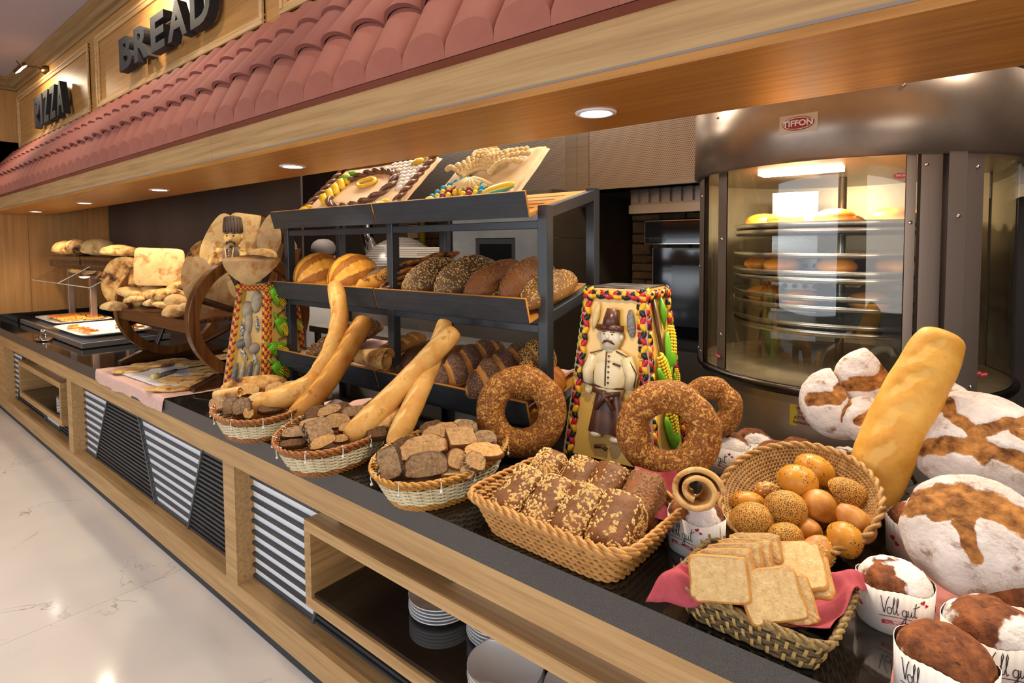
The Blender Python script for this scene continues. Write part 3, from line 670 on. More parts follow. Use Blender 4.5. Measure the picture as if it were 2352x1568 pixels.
# ================================================================== BREAD LIBRARY
def crust(name, lo, hi, mask=None, scale=9, rough=.55, spot=None, spot_at=.62, bump=.5, mask2=None, fine=70, bd=.004, spec=.35, halo=None, mn=.7, mscale=None, crack=None):
    """crust colours lo..hi by soft noise; the mesh attribute 'mask' (0..1) blends in a second colour; 'spot' adds toasted patches"""
    if name in MATS: return MATS[name]
    t = NT(name); v = t.co(); f = t.noise(v, scale, 4, .6); c = t.ramp(f, [(.32, lin(lo)), (.68, lin(hi))])
    g = t.noise(v, fine, 3)
    if spot:
        h = t.noise(v, scale*(1.9 if not halo else 1.3), 5, .62)
        if halo: c = t.mix(t.ramp(h, [(spot_at-.14, (0, 0, 0, 1)), (spot_at+.02, (1, 1, 1, 1))]), c, halo)
        c = t.mix(t.ramp(h, [(spot_at-.02, (0, 0, 0, 1)), (spot_at+.10, (1, 1, 1, 1))]), c, spot)
    if crack:
        vo = t.n('ShaderNodeTexVoronoi', feature='DISTANCE_TO_EDGE'); vo.inputs['Scale'].default_value = 52; dv = t.n('ShaderNodeVectorMath', operation='ADD'); nn_ = t.n('ShaderNodeTexNoise'); nn_.inputs['Scale'].default_value = 26; t.l(v, nn_.inputs['Vector']); sc_ = t.n('ShaderNodeVectorMath', operation='SCALE'); sc_.inputs['Scale'].default_value = .05; t.l(nn_.outputs['Color'], sc_.inputs[0]); t.l(v, dv.inputs[0]); t.l(sc_.outputs[0], dv.inputs[1]); t.l(dv.outputs[0], vo.inputs['Vector'])
        k_ = t.mul(t.ramp(vo.outputs['Distance'], [(.01, (1, 1, 1, 1)), (.06, (0, 0, 0, 1))]), t.ramp(t.noise(v, 12, 3), [(.5, (0, 0, 0, 1)), (.66, (1, 1, 1, 1))])); c = t.mix(t.mul(k_, .6), c, crack)
    if mask:
        a = t.attr('mask'); g2 = g if mscale is None else t.noise(v, mscale, 5, .65); b = t.mul(t.mul(t.mul(g2, .5, 'SUBTRACT'), mn), a, 'ADD')
        col = lin(mask) if mask2 is None else t.ramp(t.noise(v, 26, 4, .6), [(.35, lin(mask)), (.65, lin(mask2))])
        c = t.mix(t.ramp(b, [(.38, (0, 0, 0, 1)), (.62, (1, 1, 1, 1))]), c, col)
    t.bump(t.mul(t.mul(g, .5), t.mul(f, .5), 'ADD'), bump, bd)
    MATS[name] = t.set(c, rough, 0, spec); return MATS[name]
def speckle(name, base, base2, seed, density=.5, scale=260, patch=True, rough=.6, pscale=14, lo=.42, hi=.58):
    """fine seeds (poppy, sesame) on a crust, in patches; attribute 'mask' gives the seeded area"""
    if name in MATS: return MATS[name]
    t = NT(name); v = t.co(); f = t.noise(v, 8, 4); c = t.ramp(f, [(.3, lin(base)), (.7, lin(base2))])
    vo = t.n('ShaderNodeTexVoronoi'); vo.inputs['Scale'].default_value = scale; t.l(v, vo.inputs['Vector'])
    dots = t.ramp(vo.outputs['Distance'], [(density-.08, (1, 1, 1, 1)), (density+.04, (0, 0, 0, 1))])
    p = t.attr('mask') if patch else None
    pn = t.noise(v, pscale, 3, .6)
    if patch: p = t.ramp(t.mul(p, t.mul(t.mul(pn, .5, 'SUBTRACT'), 1.1), 'ADD'), [(lo, (0, 0, 0, 1)), (hi, (1, 1, 1, 1))])
    else: p = t.ramp(pn, [(lo, (0, 0, 0, 1)), (hi, (1, 1, 1, 1))])
    k = t.mul(dots, p); c = t.mix(k, c, seed); t.bump(t.mul(k, t.mul(f, .3), 'ADD'), .5, .003)
    MATS[name] = t.set(c, rough, 0, .35); return MATS[name]
def nz(p, s, k=0): return noise.noise(Vector((p[0]*s+k*7.3, p[1]*s+k*3.1, p[2]*s-k*5.7)))
def fr(p, s, k=0): return noise.fractal(Vector((p[0]*s+k*7.3, p[1]*s+k*3.1, p[2]*s-k*5.7)), .8, 2.0, 4)
def loaf(L, W, H, pw=2.6, nu=34, nv=24, flat=.45, amp=.02, disp=None, bend=0, taper=0, seed=0, nscale=14):
    """loaf along x, resting near z=0. disp(u,phi,p)->(dr, mask)"""
    m = MB(); mask = []; vs = []
    for i in range(nu):
        u = (1-cos(pi*i/(nu-1)))/2; s = abs(2*u-1); w = max(1e-3, (1-s**pw))**(1/2.0); w *= 1+taper*(u-.5)
        for k in range(nv):
            ph = 2*pi*k/nv; c, sn = cos(ph), sin(ph)
            y = W/2*w*c; z = H*w*(sn*(1-flat*.5) if sn > 0 else sn*flat*.55)
            p = Vector(((u-.5)*L, y, z)); d = amp*nz(p, nscale, seed)*.6+amp*nz(p, nscale*2.7, seed+1)*.3; mk = 0
            if disp: dd, mk = disp(u, ph, p); d += dd
            n = Vector((0, c/W, sn/H)).normalized(); p = p+n*d*min(1, w*1.5)
            if bend: p.y += bend*(4*(u-.5)**2)
            vs.append(p); mask.append(mk)
    zmin = min(p.z for p in vs); vs = [p-Vector((0, 0, zmin)) for p in vs]
    fs = []
    for i in range(nu-1):
        for k in range(nv): l = (k+1) % nv; fs.append((i*nv+k, i*nv+l, (i+1)*nv+l, (i+1)*nv+k))
    fs += [tuple(range(nv-1, -1, -1)), tuple((nu-1)*nv+k for k in range(nv))]
    m.add(vs, fs); m.mask = mask; return m
def slashes(n=3, ang_=.5, depth=.010, width=.05, u0=.2, u1=.8, span=.75):
    """diagonal scores over the top of a loaf"""
    def f(u, ph, p):
        tt = (ph-pi/2)/(pi/2)
        if abs(tt) > span: return 0, 0
        best = 0
        for k in range(n):
            uc = u0+(u1-u0)*((k+.5)/n)+tt*ang_*.25; d = abs(u-uc)/width
            if d < 1: best = max(best, (1-d*d))
        return -depth*best, best
    return f
def place(mb, M): return mb.xf(M)
def tris_of(mb, cond=None):
    out = []; ar = []
    for f in mb.f:
        for j in range(1, len(f)-1):
            a, b, c = (Vector(mb.v[q]) for q in (f[0], f[j], f[j+1])); n = (b-a).cross(c-a); A = n.length/2
            if A < 1e-10: continue
            n = n.normalized()
            if cond is None or cond((a+b+c)/3, n): out.append((a, b, c, n)); ar.append(A)
    return out, ar
def seeds(mb, n, size, cond=None, seed=1, lift=.3):
    """flat seeds strewn on a mesh, one mesh"""
    tr, ar = tris_of(mb, cond); r = random.Random(seed); m = MB()
    if not tr: return m
    for (a, b, c, nn) in r.choices(tr, ar, k=n):
        u, v = r.random(), r.random()
        if u+v > 1: u, v = 1-u, 1-v
        p = a+(b-a)*u+(c-a)*v; t1 = nn.orthogonal().normalized(); t2 = nn.cross(t1); an = r.uniform(0, 6.28)
        x = t1*cos(an)+t2*sin(an); y = nn.cross(x); k = r.uniform(.75, 1.25); l, w, h = size[0]*k/2, size[1]*k/2, size[2]
        tl = r.uniform(-.25, .25); z = nn
        q = [p+x*l+z*h*tl, p+y*w, p-x*l-z*h*tl, p-y*w, p+z*h*(1+lift), p-z*h*.3]
        m.add(q, [(0, 1, 4), (1, 2, 4), (2, 3, 4), (3, 0, 4)])
    return m
def bread(name, label, mb, mt, M, group=None, cat='bread', seed_parts=(), smooth=True):
    """a bread as a thing: loaf mesh plus optional toppings [(part name, mesh, material)]"""
    at = {'mask': mb.mask} if hasattr(mb, 'mask') else None
    if seed_parts:
        o = thing(name, label, cat, M=M, group=group); obj('crust', mb, mt, o, smooth, attrs=at)
        for nm, sm, smt in seed_parts: obj(nm, sm, smt, o, stuff=True)
        return o
    o = obj(name, mb, mt, None, smooth, M=M, attrs=at); return tag(o, label, cat, group)
oat_m = mat('oat_flake', 'D9B87A', .6, col2='C79A55', scale=90); oat_d = mat('oat_toasted', 'B98A4A', .6, col2='D6B070', scale=80)
seed_tan = mat('seed_tan', 'C9A25C', .5); seed_dark = mat('seed_brown', '9A7850', .5, col2='6E4A2A', scale=120); seed_blk = mat('seed_black', '1C1714', .5); seed_wh = mat('seed_white', 'E6DCC4', .5)
cr_dark = crust('crust_dark', '4A2E1B', '6B4426', scale=10); cr_brown = crust('crust_brown', '6E3F1E', '935A2C', scale=8); cr_gold = crust('crust_gold', 'C07C28', 'DFA248', mask='F0CE86', scale=7)
cr_bag = crust('crust_baguette', 'BE8238', 'DDAE62', mask='DDB472', scale=9, spot='A66A28', spot_at=.62, fine=60, bump=.5, mn=.5); cr_bag2 = crust('crust_baguette_dark', '9C6020', 'C48838', mask='CC9848', scale=9, spot='8A5018', spot_at=.62, fine=60, bump=.5, mn=.5)
cr_stripe = crust('crust_stripe', '8E5014', 'AE6A1E', mask='EDB54A', mask2='D9932E', scale=8)
cr_flour = crust('crust_flour', 'DDD4D0', 'BFB2AC', mask='B47A3C', mask2='5E3414', scale=12, spot='7E5230', spot_at=.62, rough=.85, fine=75, bump=1.0, bd=.008, mn=1.1, mscale=34, crack='9A7A60')
cr_cut = crust('crust_cut', '9A6232', 'B4783E', scale=30, bump=.9, fine=45, bd=.008, rough=.8)
cr_tiger = None
def flatb(name_, lo='E0C08A', hi='EBD3A4', spot='7A4A20', at=.62): return crust(name_, lo, hi, spot=spot, spot_at=at+.04, scale=9, rough=.75, bump=.45, fine=40, halo='A26A30')
fl_pale = flatb('flat_pale', 'C8A266', 'DDBC84', 'A87436', .60); fl_char = flatb('flat_charred', 'C89A52', 'DDB878', '241610', .49); fl_spot = flatb('flat_spotted', 'C89852', 'DEBA80', '6E3E18', .58); fl_grey = flatb('flat_matte', 'A5865C', 'BC9E72', '7E5E38', .60)

# ================================================================== RACK
SLA = rad(15.5)
rack_m = mat('rack_steel', '2B2E33', .35, spec=.5, col2='34373C', scale=5); lip_m = mat('lip_paint', '35373C', .45, col2='2A2C30', scale=60, stretch=(.1, 1, 1))
edge_m = wood('tray_oak', 'D89A45', 'B87A2E', 0, 40)
rack = thing('bread_rack', 'black steel three-tier bread rack on the granite worktop', 'rack', (0, 0, .9))
def rk(name, lo, hi): return obj(name, MB().box((lo[0], lo[1], lo[2]-.9), (hi[0], hi[1], hi[2]-.9)), rack_m, rack, bevel=.003)
PW = .046
for x in (-3.235, -2.245, -1.298):
    z1, z2 = (1.876, 1.983)
    rk('post', (x-PW/2, 1.80, .90), (x+PW/2, 1.80+PW, z1+.012)); rk('post', (x-PW/2, 2.165, .90), (x+PW/2, 2.165+PW, z2))
    for (za, zb) in ((1.876, 1.983), (1.455, 1.562), (1.050, 1.157)):
        m = MB(); h = .048
        for sx in (-1, 1): pass
        m.add([(x+sx*(PW/2-.002), y+.001, z+dz-.9) for sx in (-1, 1) for (y, z) in ((1.80, za), (2.211, zb)) for dz in (0, -h)], [(0, 1, 3, 2), (4, 6, 7, 5), (0, 2, 6, 4), (1, 5, 7, 3), (0, 4, 5, 1), (2, 3, 7, 6)])
        obj('side_rail', m, rack_m, rack, bevel=.003)
for z in (1.012, 1.42, 1.84):
    rk('cross_rail', (-3.235, 1.806, z-.045), (-1.298, 1.836, z-.012)); rk('cross_rail', (-3.235, 2.17, z+.06), (-1.298, 2.20, z+.093))
def tray_M(x, z): return frame_M((x, 1.737, z), (1, 0, 0), (0, cos(SLA), sin(SLA)), (0, -sin(SLA), cos(SLA)))
TR = {}
for tier, (zt, tn) in enumerate(((1.010, 'bottom'), (1.420, 'middle'), (1.838, 'top'))):
    for side, (x0, x1) in enumerate(((-3.252, -2.275), (-2.262, -1.318))):
        M = tray_M(x0, zt); TR[(tier, side)] = M
        t_ = thing('display_tray', '%s %s tray of the rack, black lip with worn oak edge' % (tn, ('left', 'right')[side]), 'tray', M=M, group='trays of the bread rack')
        w = x1-x0
        obj('board', B((0, .014, 0), (w, .455, .014)), edge_m, t_); obj('lip', B((.0, 0, 0), (w, .004, .102)), lip_m, t_)
        obj('lip_core', B((.0008, .004, .0), (w-.0008, .015, .1035)), edge_m, t_)
        if tier == 2 and side == 1:
            for yy in (.12, .20, .28, .36):
                obj('slot', MB().tube([(w-.30, yy, .0145), (w-.06, yy, .0145)], .009, 10, flat=.12), mat('slot_dark', '6B4413', .8), t_)
def on_tray(tier, side, x, y, z=.016): return TR[(tier, side)] @ Vector((x, y, z))
def tray_x(tier, px, py, y=.06):
    """world x of a photo point taken on the tray surface line y metres up from the lip"""
    zt = (1.010, 1.420, 1.838)[tier]; Y = 1.737+y*cos(SLA); return PY(px, py, Y).x
UPT = Vector((0, -sin(SLA), cos(SLA))); ALT = Vector((0, cos(SLA), sin(SLA)))
def tray_loaf(tier, px, y0, L, yaw=0, lift=0.0, roll=0):
    """matrix for a loaf whose near end sits at photo column px on a tray, lying up the slope"""
    zt = (1.010, 1.420, 1.838)[tier]; X = tray_x(tier, px, (850, 672, 470)[tier], y0)
    o = Vector((X, 1.737, zt))+ALT*(y0+L/2*cos(yaw))+UPT*(.016+lift)+Vector((L/2*sin(yaw), 0, 0))
    ax = ALT*cos(yaw)+Vector((1, 0, 0))*sin(yaw); return look_M(o, ax, UPT) @ RX(roll)
pinkcl = mat('pink_cloth', 'DFB9AA', .8, col2='D4AA9C', scale=60, bump=.1, bscale=400, bdist=.001); redcl = mat('red_cloth', 'A8434E', .8, col2='9C3A46', scale=70, bump=.12, bscale=500, bdist=.001)
def liner(tier, side, label):
    M = TR[(tier, side)]; w = .93; r = random.Random(tier*2+side)
    def f(u, v):
        x = .012+u*(w-.02); y = .03+v*.42; z = .017+.006*abs(nz((x*9, y*9, tier), 1))
        if u > .93: z += (u-.93)/.07*.03; x -= (u-.93)/.07*.012
        return (x, y, z)
    m = MB().grid(f, 40, 14); tag(obj('tray_liner', m, pinkcl, None, True, M=M), label, 'cloth')
liner(1, 1, 'pale pink cloth lining the middle right tray'); liner(0, 1, 'pale pink cloth lining the bottom right tray'); liner(1, 0, 'pale pink cloth lining the middle left tray'); liner(0, 0, 'pale pink cloth lining the bottom left tray')
TOPC = lambda p, n: n.z > .12
# middle left tray
st1 = loaf(.30, .20, .15, 2.3, disp=slashes(4, 0, .004, .075, .08, .95, .95), seed=1); st1.mask = [min(1, m*1.4) for m in st1.mask]
def stripe_loaf(px, label, sd, L=.30):
    m = loaf(L, .265, .20, 2.2, nu=44, nv=30, disp=lambda u, ph, p: ((.006*sin(u*0+ph*0) - .006*(.5+.5*cos((ph-pi/2)*7.5))), .5+.5*cos((ph-pi/2)*7.5)), seed=sd)
    bread('striped_loaf', label, m, cr_stripe, tray_loaf(1, px, .045, L, rad(8), roll=rad(6)), 'striped loaves on the rack', 'bread', [('bran_crumbs', seeds(m, 900, (.005, .004, .0015), lambda p, n: n.z > -.2 and cos((atan2(p.z-.05, p.y)-pi/2)*7.5) < -.2, sd), mat('bran', '9A5A1E', .7, col2='C78A3C', scale=200))])
stripe_loaf(686, 'golden striped loaf at the left end of the middle left tray', 3); stripe_loaf(764, 'golden striped loaf right of its twin on the middle left tray', 4)
m = loaf(.46, .085, .075, 4, nu=40, seed=5, disp=lambda u, ph, p: (.003*sin(u*20), max(0, min(1, 1.2*nz((p.x*3, p.y*2, 0), 7, 2)+.55)) if ph < pi else 0))
bread('seeded_baton', 'golden baton with black seed patches on the middle left tray', m, speckle('blackseed_gold', 'C5832B', 'DFA646', '16120F', .55, 230, pscale=10, lo=.55, hi=.62), tray_loaf(1, 822, .03, .46, rad(10), .03), None)
m = loaf(.36, .13, .09, 2.4, seed=6, amp=.012); bread('floured_loaf', 'dull brown floured loaf half hidden behind the seeded baton', m, crust('dusty', '6A5040', '8A6E58', scale=14), tray_loaf(1, 872, .05, .36, rad(4)))
m = loaf(.34, .14, .10, 2.4, seed=8, amp=.012); bread('floured_loaf', 'greyish floured loaf behind the striped loaves', m, MATS['dusty'], tray_loaf(1, 845, .14, .30, rad(-5), .0))
# naan stack behind the left rack post
for i in range(4):
    m = loaf(.36, .13, .030, 2.1, nv=16, flat=.6, seed=20+i, amp=.012)
    M = look_M(on_tray(1, 1, .03+.022*i, .20+.035*i, .05+.030*i), ALT*.9+Vector((.45, 0, 0)), Vector((-.55, -.2, .8)))
    bread('charred_flatbread', '%s charred boat-shaped flatbread in the stack behind the rack post' % ('lowest', 'second lowest', 'third', 'topmost')[i], m, crust('flat_burnt', '8A4E22', 'B07238', spot='1A120D', spot_at=.5, scale=16, mask=None), M, 'charred flatbreads on the rack')
# middle right tray: seeded loaves
def seeded(px, L, W, H, mt, sm, n, size, label, sd, yaw=.12, lift=0, y0=.035, pw=2.2):
    m = loaf(L, W, H, pw, nu=38, seed=sd, amp=.012, taper=-.1)
    bread('seeded_loaf', label, m, mt, tray_loaf(1, px, y0, L, yaw, lift), 'seeded loaves on the rack', 'bread', [('seeds', seeds(m, n, size, TOPC, sd), sm)])
cr_dk2 = crust('crust_dark_grain', '57402A', '745638', scale=10)
seeded(935, .38, .185, .165, cr_dk2, oat_m, 1100, (.010, .006, .002), 'dark oat-covered loaf nearest the middle rack post', 31, .10)
seeded(1010, .40, .185, .175, cr_dk2, oat_m, 800, (.010, .006, .002), 'oat-covered loaf second from the middle rack post', 32, .10)
seeded(1076, .40, .17, .155, cr_brown, seed_dark, 900, (.011, .004, .002), 'brown caraway loaf third in the row of seeded loaves', 33, .12)
seeded(1120, .26, .10, .055, cr_dk2, oat_m, 400, (.010, .006, .002), 'small oat loaf wedged low between the two brown loaves', 36, .1)
seeded(1160, .38, .15, .165, cr_brown, seed_dark, 900, (.012, .004, .002), 'brown caraway loaf leaning high before the right rack post', 34, .02, .012, pw=1.9)
seeded(1206, .36, .145, .12, crust('crust_mid', '6E4820', '8E6230'), oat_m, 650, (.010, .006, .002), 'oat-covered loaf lying behind the right rack post', 35, .06)
# braided loaf builder
def twist(L, W, H, lobes=4.5, seed=0):
    def dsp(u, ph, p):
        k = abs(sin(u*pi*lobes+(ph-pi/2)*.9+.4*sin(ph))); e = min(1, min(u, 1-u)*6+.25)
        return (.17*H*(k**.6-.75))*e, (max(0, min(1, (k-.22)*2.6)) if ph < pi*1.02 else 0)
    return loaf(L, W, H, 2.6, nu=70, nv=30, flat=.45, amp=.006, disp=dsp, seed=seed)
def braid(L, W, H, turns=3.0, mt=None, ns=3, n=60, seg=14, seed=0):
    m = MB(); mask = []
    for s in range(ns):
        pts = []; R = []
        for i in range(n):
            u = i/(n-1); e = max(.05, (1-abs(2*u-1)**2.6))**.5; a = 2*pi*turns*u/1.0+2*pi*s/ns
            pts.append(Vector(((u-.5)*L, sin(a)*W*.27*e, H*.45+H*.20*cos(2*a)*e))); R.append(min(W, H)*.36*e+.002)
        o = len(m.v); m.tube(pts, R, seg)
        for i in range(n):
            for k in range(seg):
                p = Vector(m.v[o+i*seg+k]); d = p-pts[i]; mask.append(max(0, min(1, (d.z/R[i]-.30)*2.4)))
    z0 = min(p[2] for p in m.v); m.v = [(p[0], p[1], p[2]-z0) for p in m.v]; m.mask = mask; return m
poppy = speckle('poppy_braid', 'B5763A', 'CF9450', '2A2A34', .66, 420, pscale=16, lo=.42, hi=.58); sesame_blk = speckle('sesame_black', 'B97E3A', 'D9A85E', '120E0C', .50, 150, pscale=10, lo=.12, hi=.25)
bread('poppy_braid', 'poppy seed braided loaf left of its twin on the bottom right tray', twist(.45, .175, .135, 4.5, 1), poppy, tray_loaf(0, 1012, .02, .42, .10, .02), 'poppy seed braids', 'bread')
bread('poppy_braid', 'poppy seed braided loaf directly above the left sesame ring', twist(.45, .18, .14, 4.5, 2), poppy, tray_loaf(0, 1090, .0, .42, .08, .03), 'poppy seed braids', 'bread')
bread('sesame_knot', 'knotted bun dense with black sesame beside the right rack post', twist(.26, .17, .14, 3, 3), sesame_blk, tray_loaf(0, 1188, .06, .26, .05, .02), None, 'bread')
bread('sesame_knot', 'black sesame knot seen past the right side of the rack post', twist(.2, .15, .14, 3, 4), sesame_blk, tray_loaf(0, 1213, .22, .2, .05, .05), None, 'bread')
m = loaf(.22, .12, .10, 2.0, nu=40, disp=lambda u, ph, p: (.008*abs(sin(u*pi*5)), 0), seed=41, bend=.05)
bread('croissant', 'glazed croissant at the right end of the bottom right tray', m, crust('croissant', 'A85B1E', 'D08A3C', scale=12), tray_loaf(0, 1236, .12, .20, .1, .0), None, 'croissant')
m = loaf(.36, .14, .11, 2.2, seed=42, amp=.015); bread('rustic_loaf', 'brown raisin loaf behind the crossed baguettes on the bottom right tray', m, crust('raisin', '6E4018', '8F5A26', spot='3A2210', spot_at=.62, scale=14), tray_loaf(0, 962, .06, .36, .3, .02), None)
m = loaf(.30, .14, .10, 2.2, seed=43, amp=.012); bread('rustic_loaf', 'very dark loaf beside the middle rack post on the bottom tray', m, cr_dark, tray_loaf(0, 925, .12, .30, .1, .02), None)
# bottom left tray
gr_seed = mat('grain_seed', 'A8834E', .5, col2='C9A66C', scale=90)
for i, (px, y0, lab) in enumerate(((712, .02, 'dark seeded braid at the left end of the bottom left tray'), (758, .13, 'dark seeded braid further back on the bottom left tray'))):
    m = twist(.38, .16, .12, 4, 6+i); bread('dark_braid', lab, m, cr_dark, tray_loaf(0, px, y0, .36, .25, .01+.03*i), 'dark seeded braids', 'bread', [('seeds', seeds(m, 700, (.007, .005, .002), TOPC, i), gr_seed)])
m = loaf(.34, .11, .09, 2.2, seed=51, disp=slashes(3)); bread('brown_loaf', 'plain brown loaf behind the leaning baguette on the bottom left tray', m, crust('crust_tan', '8E5A26', 'AE7838', mask='CC9C5C'), tray_loaf(0, 868, .12, .32, .2, .04), None)
bread('poppy_braid', 'poppy seed braid half hidden behind the rolled flatbread', twist(.30, .12, .09, 4, 5), poppy, tray_loaf(0, 872, .03, .30, .3, .0), 'poppy seed braids', 'bread')
m = loaf(.26, .10, .06, 2.2, seed=52); bread('seeded_loaf', 'small light seeded loaf on the lip side of the bottom left tray', m, cr_dk2, tray_loaf(0, 752, .02, .22, .1, 0), None, 'bread', [('seeds', seeds(m, 300, (.008, .005, .002), TOPC, 9), oat_m)])

# decorated plaques on the top trays
def plaque(tier_side, x0, w, d, label, fn, baked, th=.035, y0=.03):
    PA = rad(43); M = frame_M((x0, 1.772, 1.875), (1, 0, 0), (0, cos(PA), sin(PA)), (0, -sin(PA), cos(PA))); p = thing('bread_plaque', label, 'decoration', M=M)
    m = MB(); nu, nv = 26, 22
    def top(u, v):
        x, y = u*w, v*d; e = min(u, 1-u, v, 1-v); k = min(1, e*12)
        return (x+.006*nz((x*6, y*6, 1), 1), y+.006*nz((x*6, y*6, 5), 1), th*(k**.4)+.003*nz((x, y, 0), 18))
    m.grid(top, nu, nv); m.box((.01, .01, 0), (w-.01, d-.01, th*.6)); obj('slab', m, baked, p, True); fn(p, w, d, th); return p
def rope(pts, r, k=9, twist=14, seg=7):
    """two-strand rope along a path"""
    m = MB(); P = [Vector(q) for q in pts]; ln = [0]
    for a, b in zip(P[:-1], P[1:]): ln.append(ln[-1]+(b-a).length)
    n = max(8, int(ln[-1]/(r*.7)))
    def at(s):
        s = min(max(s, 0), ln[-1]-1e-6)
        for i in range(len(ln)-1):
            if ln[i+1] >= s: f = (s-ln[i])/max(1e-9, ln[i+1]-ln[i]); return P[i].lerp(P[i+1], f), (P[i+1]-P[i]).normalized()
        return P[-1], (P[-1]-P[-2]).normalized()
    for st in (0, pi):
        q = []
        for i in range(n+1):
            p, t = at(ln[-1]*i/n); a = st+ln[-1]*i/n/(r*1.1); u = t.cross(Vector((0, 0, 1))); u = u.normalized() if u.length > 1e-5 else Vector((1, 0, 0)); v_ = t.cross(u)
            q.append(p+(u*cos(a)+v_*sin(a))*r*.55)
        m.tube(q, r*.62, seg)
    return m
choc = mat('dough_brown', '5A3B2A', .3, col2='6E4A38', scale=30); yel = mat('dough_yellow', 'D9AE14', .3, col2='E6C33A', scale=20); grn = mat('dough_green', '5FA81E', .35, col2='78BE30', scale=20); redd = mat('dough_red', '8E2030', .35); blud = mat('dough_blue', '1E86A0', .4); tan_d = mat('dough_tan', 'D9BE86', .6, col2='CDAF74', scale=40, bump=.3, bscale=80)
cream_d = mat('dough_cream', 'E0D2B4', .4, col2='CDBB96', scale=14, bump=.3, bscale=60)
def deco_hat(p, w, d, h):
    r_ = [(.015, .015, h), (w-.015, .015, h), (w-.015, d-.015, h), (.015, d-.015, h), (.015, .015, h)]
    obj('braided_border', rope(r_, .016), choc, p, True)
    cx_, cy_, a, b = w*.52, d*.44, w*.30, d*.33
    obj('brown_wreath', rope([(cx_+a*cos(t*.21), cy_+b*sin(t*.21), h+.012) for t in range(-8, 24)], .021), choc, p, True)
    m = MB()
    for i in range(5): m.tube([(cx_-a-.03+.03*i*.3+.012*k, cy_-.09+.045*i+.02*sin(k), h+.02+.012*sin(k*1.1)) for k in range(6)], [.012, .02, .024, .024, .02, .01], 9)
    obj('yellow_petals', m, yel, p, True); obj('green_leaf', MB().ball((cx_-a+.02, cy_+.10, h+.03), (.05, .028, .018)).ball((cx_-a+.05, cy_+.14, h+.028), (.04, .02, .015)), grn, p, True)
    obj('yellow_loop', MB().tube([(cx_+.075*cos(t*.45), cy_+.05+.035*sin(t*.45), h+.012) for t in range(14)], .011, 8, True), yel, p, True)
    m = MB()
    for i in range(7):
        for j in range(9):
            x, y = w*.60+i*.043+(j % 2)*.02, d*.40+j*.033
            if x < w-.04 and y < d-.03 and (x-cx_)**2/(a*1.12)**2+(y-cy_)**2/(b*1.12)**2 > 1: m.ball((x, y, h), (.026, .024, .010), 8, 5)
    obj('scales', m, mat('dough_glazed', 'D8D0C4', .12, col2='C8BEB0', scale=12), p, True)
    for (x, y) in ((.05, .05), (w-.10, .04), (w-.10, d-.07)): obj('yellow_flower', MB().ball((x, y, h+.012), (.045, .028, .015)).ball((x+.02, y+.025, h+.012), (.035, .018, .012)), yel, p, True); obj('green_leaf', MB().ball((x-.03, y-.012, h+.008), (.02, .014, .010)), grn, p, True)
def deco_wheat(p, w, d, h):
    m = MB()
    for i in range(14):
        a = rad(25+i*10); r0, r1 = .07, .19+.04*sin(i)
        for k in range(10):
            t_ = k/9; r = r0+(r1-r0)*t_; x, y = w*.46+cos(a)*r*1.25, d*.40+sin(a)*r*1.15
            m.ball((x, y, h+.018+.03*sin(t_*3)), (.018, .013, .012), 7, 5, RZ(a+(.6 if k % 2 else -.6)))
    obj('wheat_ears', m, tan_d, p, True)
    m = MB()
    for i in range(9): a = rad(190+i*20); m.tube([(w*.46+.02*cos(a), d*.36, h+.03), (w*.46+.07*cos(a), d*.36+.05*sin(a), h+.02), (w*.46+.13*cos(a), d*.36+.09*sin(a)*.4-.02, h+.01)], [.013, .013, .006], 7)
    obj('wheat_stems', m, tan_d, p, True)
    for ring_, (R0, mt, n) in enumerate(((.155, blud, 15), (.122, yel, 12), (.09, redd, 9), (.058, yel, 6))):
        m = MB()
        for i in range(n): a = pi*i/(n-1); m.ball((w*.42-.02+cos(a)*R0, .035+sin(a)*R0*.92, h+.012), .0155, 8, 6)
        obj('grape_row', m, mt, p, True)
    c = MB().ball((w*.42+.21, .085, h+.012), (.085, .026, .018), 16, 8, RZ(.35)); obj('corn_cob', c, yel, p, True)
    obj('corn_husk', MB().tube([(w*.42+.12, .03, h+.01), (w*.42+.20, .05, h+.012), (w*.42+.29, .10, h+.006)], [.004, .012, .003], 7), mat('dough_teal', '3C9A86', .4), p, True)
    obj('berries', MB().ball((w*.2, d*.62, h+.02), .022).ball((w*.2+.03, d*.66, h+.02), .02).ball((w*.19, d*.57, h+.02), .02), redd, p, True)
    f = obj('yellow_flower', MB().ball((.05, .03, h+.016), (.030, .026, .022)), yel, p, True); obj('flower_leaf', MB().ball((.095, .04, h+.014), (.012, .022, .012)), mat('dough_teal', '3C9A86', .4), p, True)
plaque(0, -3.04, .86, .47, 'bread plaque with brown braided wreath and yellow flowers on the top left tray', deco_hat, crust('plaque_warm', 'D8B48A', 'E6C8A0', scale=6), y0=.04)
plaque(1, -1.95, .50, .42, 'bread plaque with wheat sheaf, coloured grapes and corn on the top right tray', deco_wheat, crust('plaque_pale', 'CDAE7E', 'DCC49A', scale=7), y0=.03)

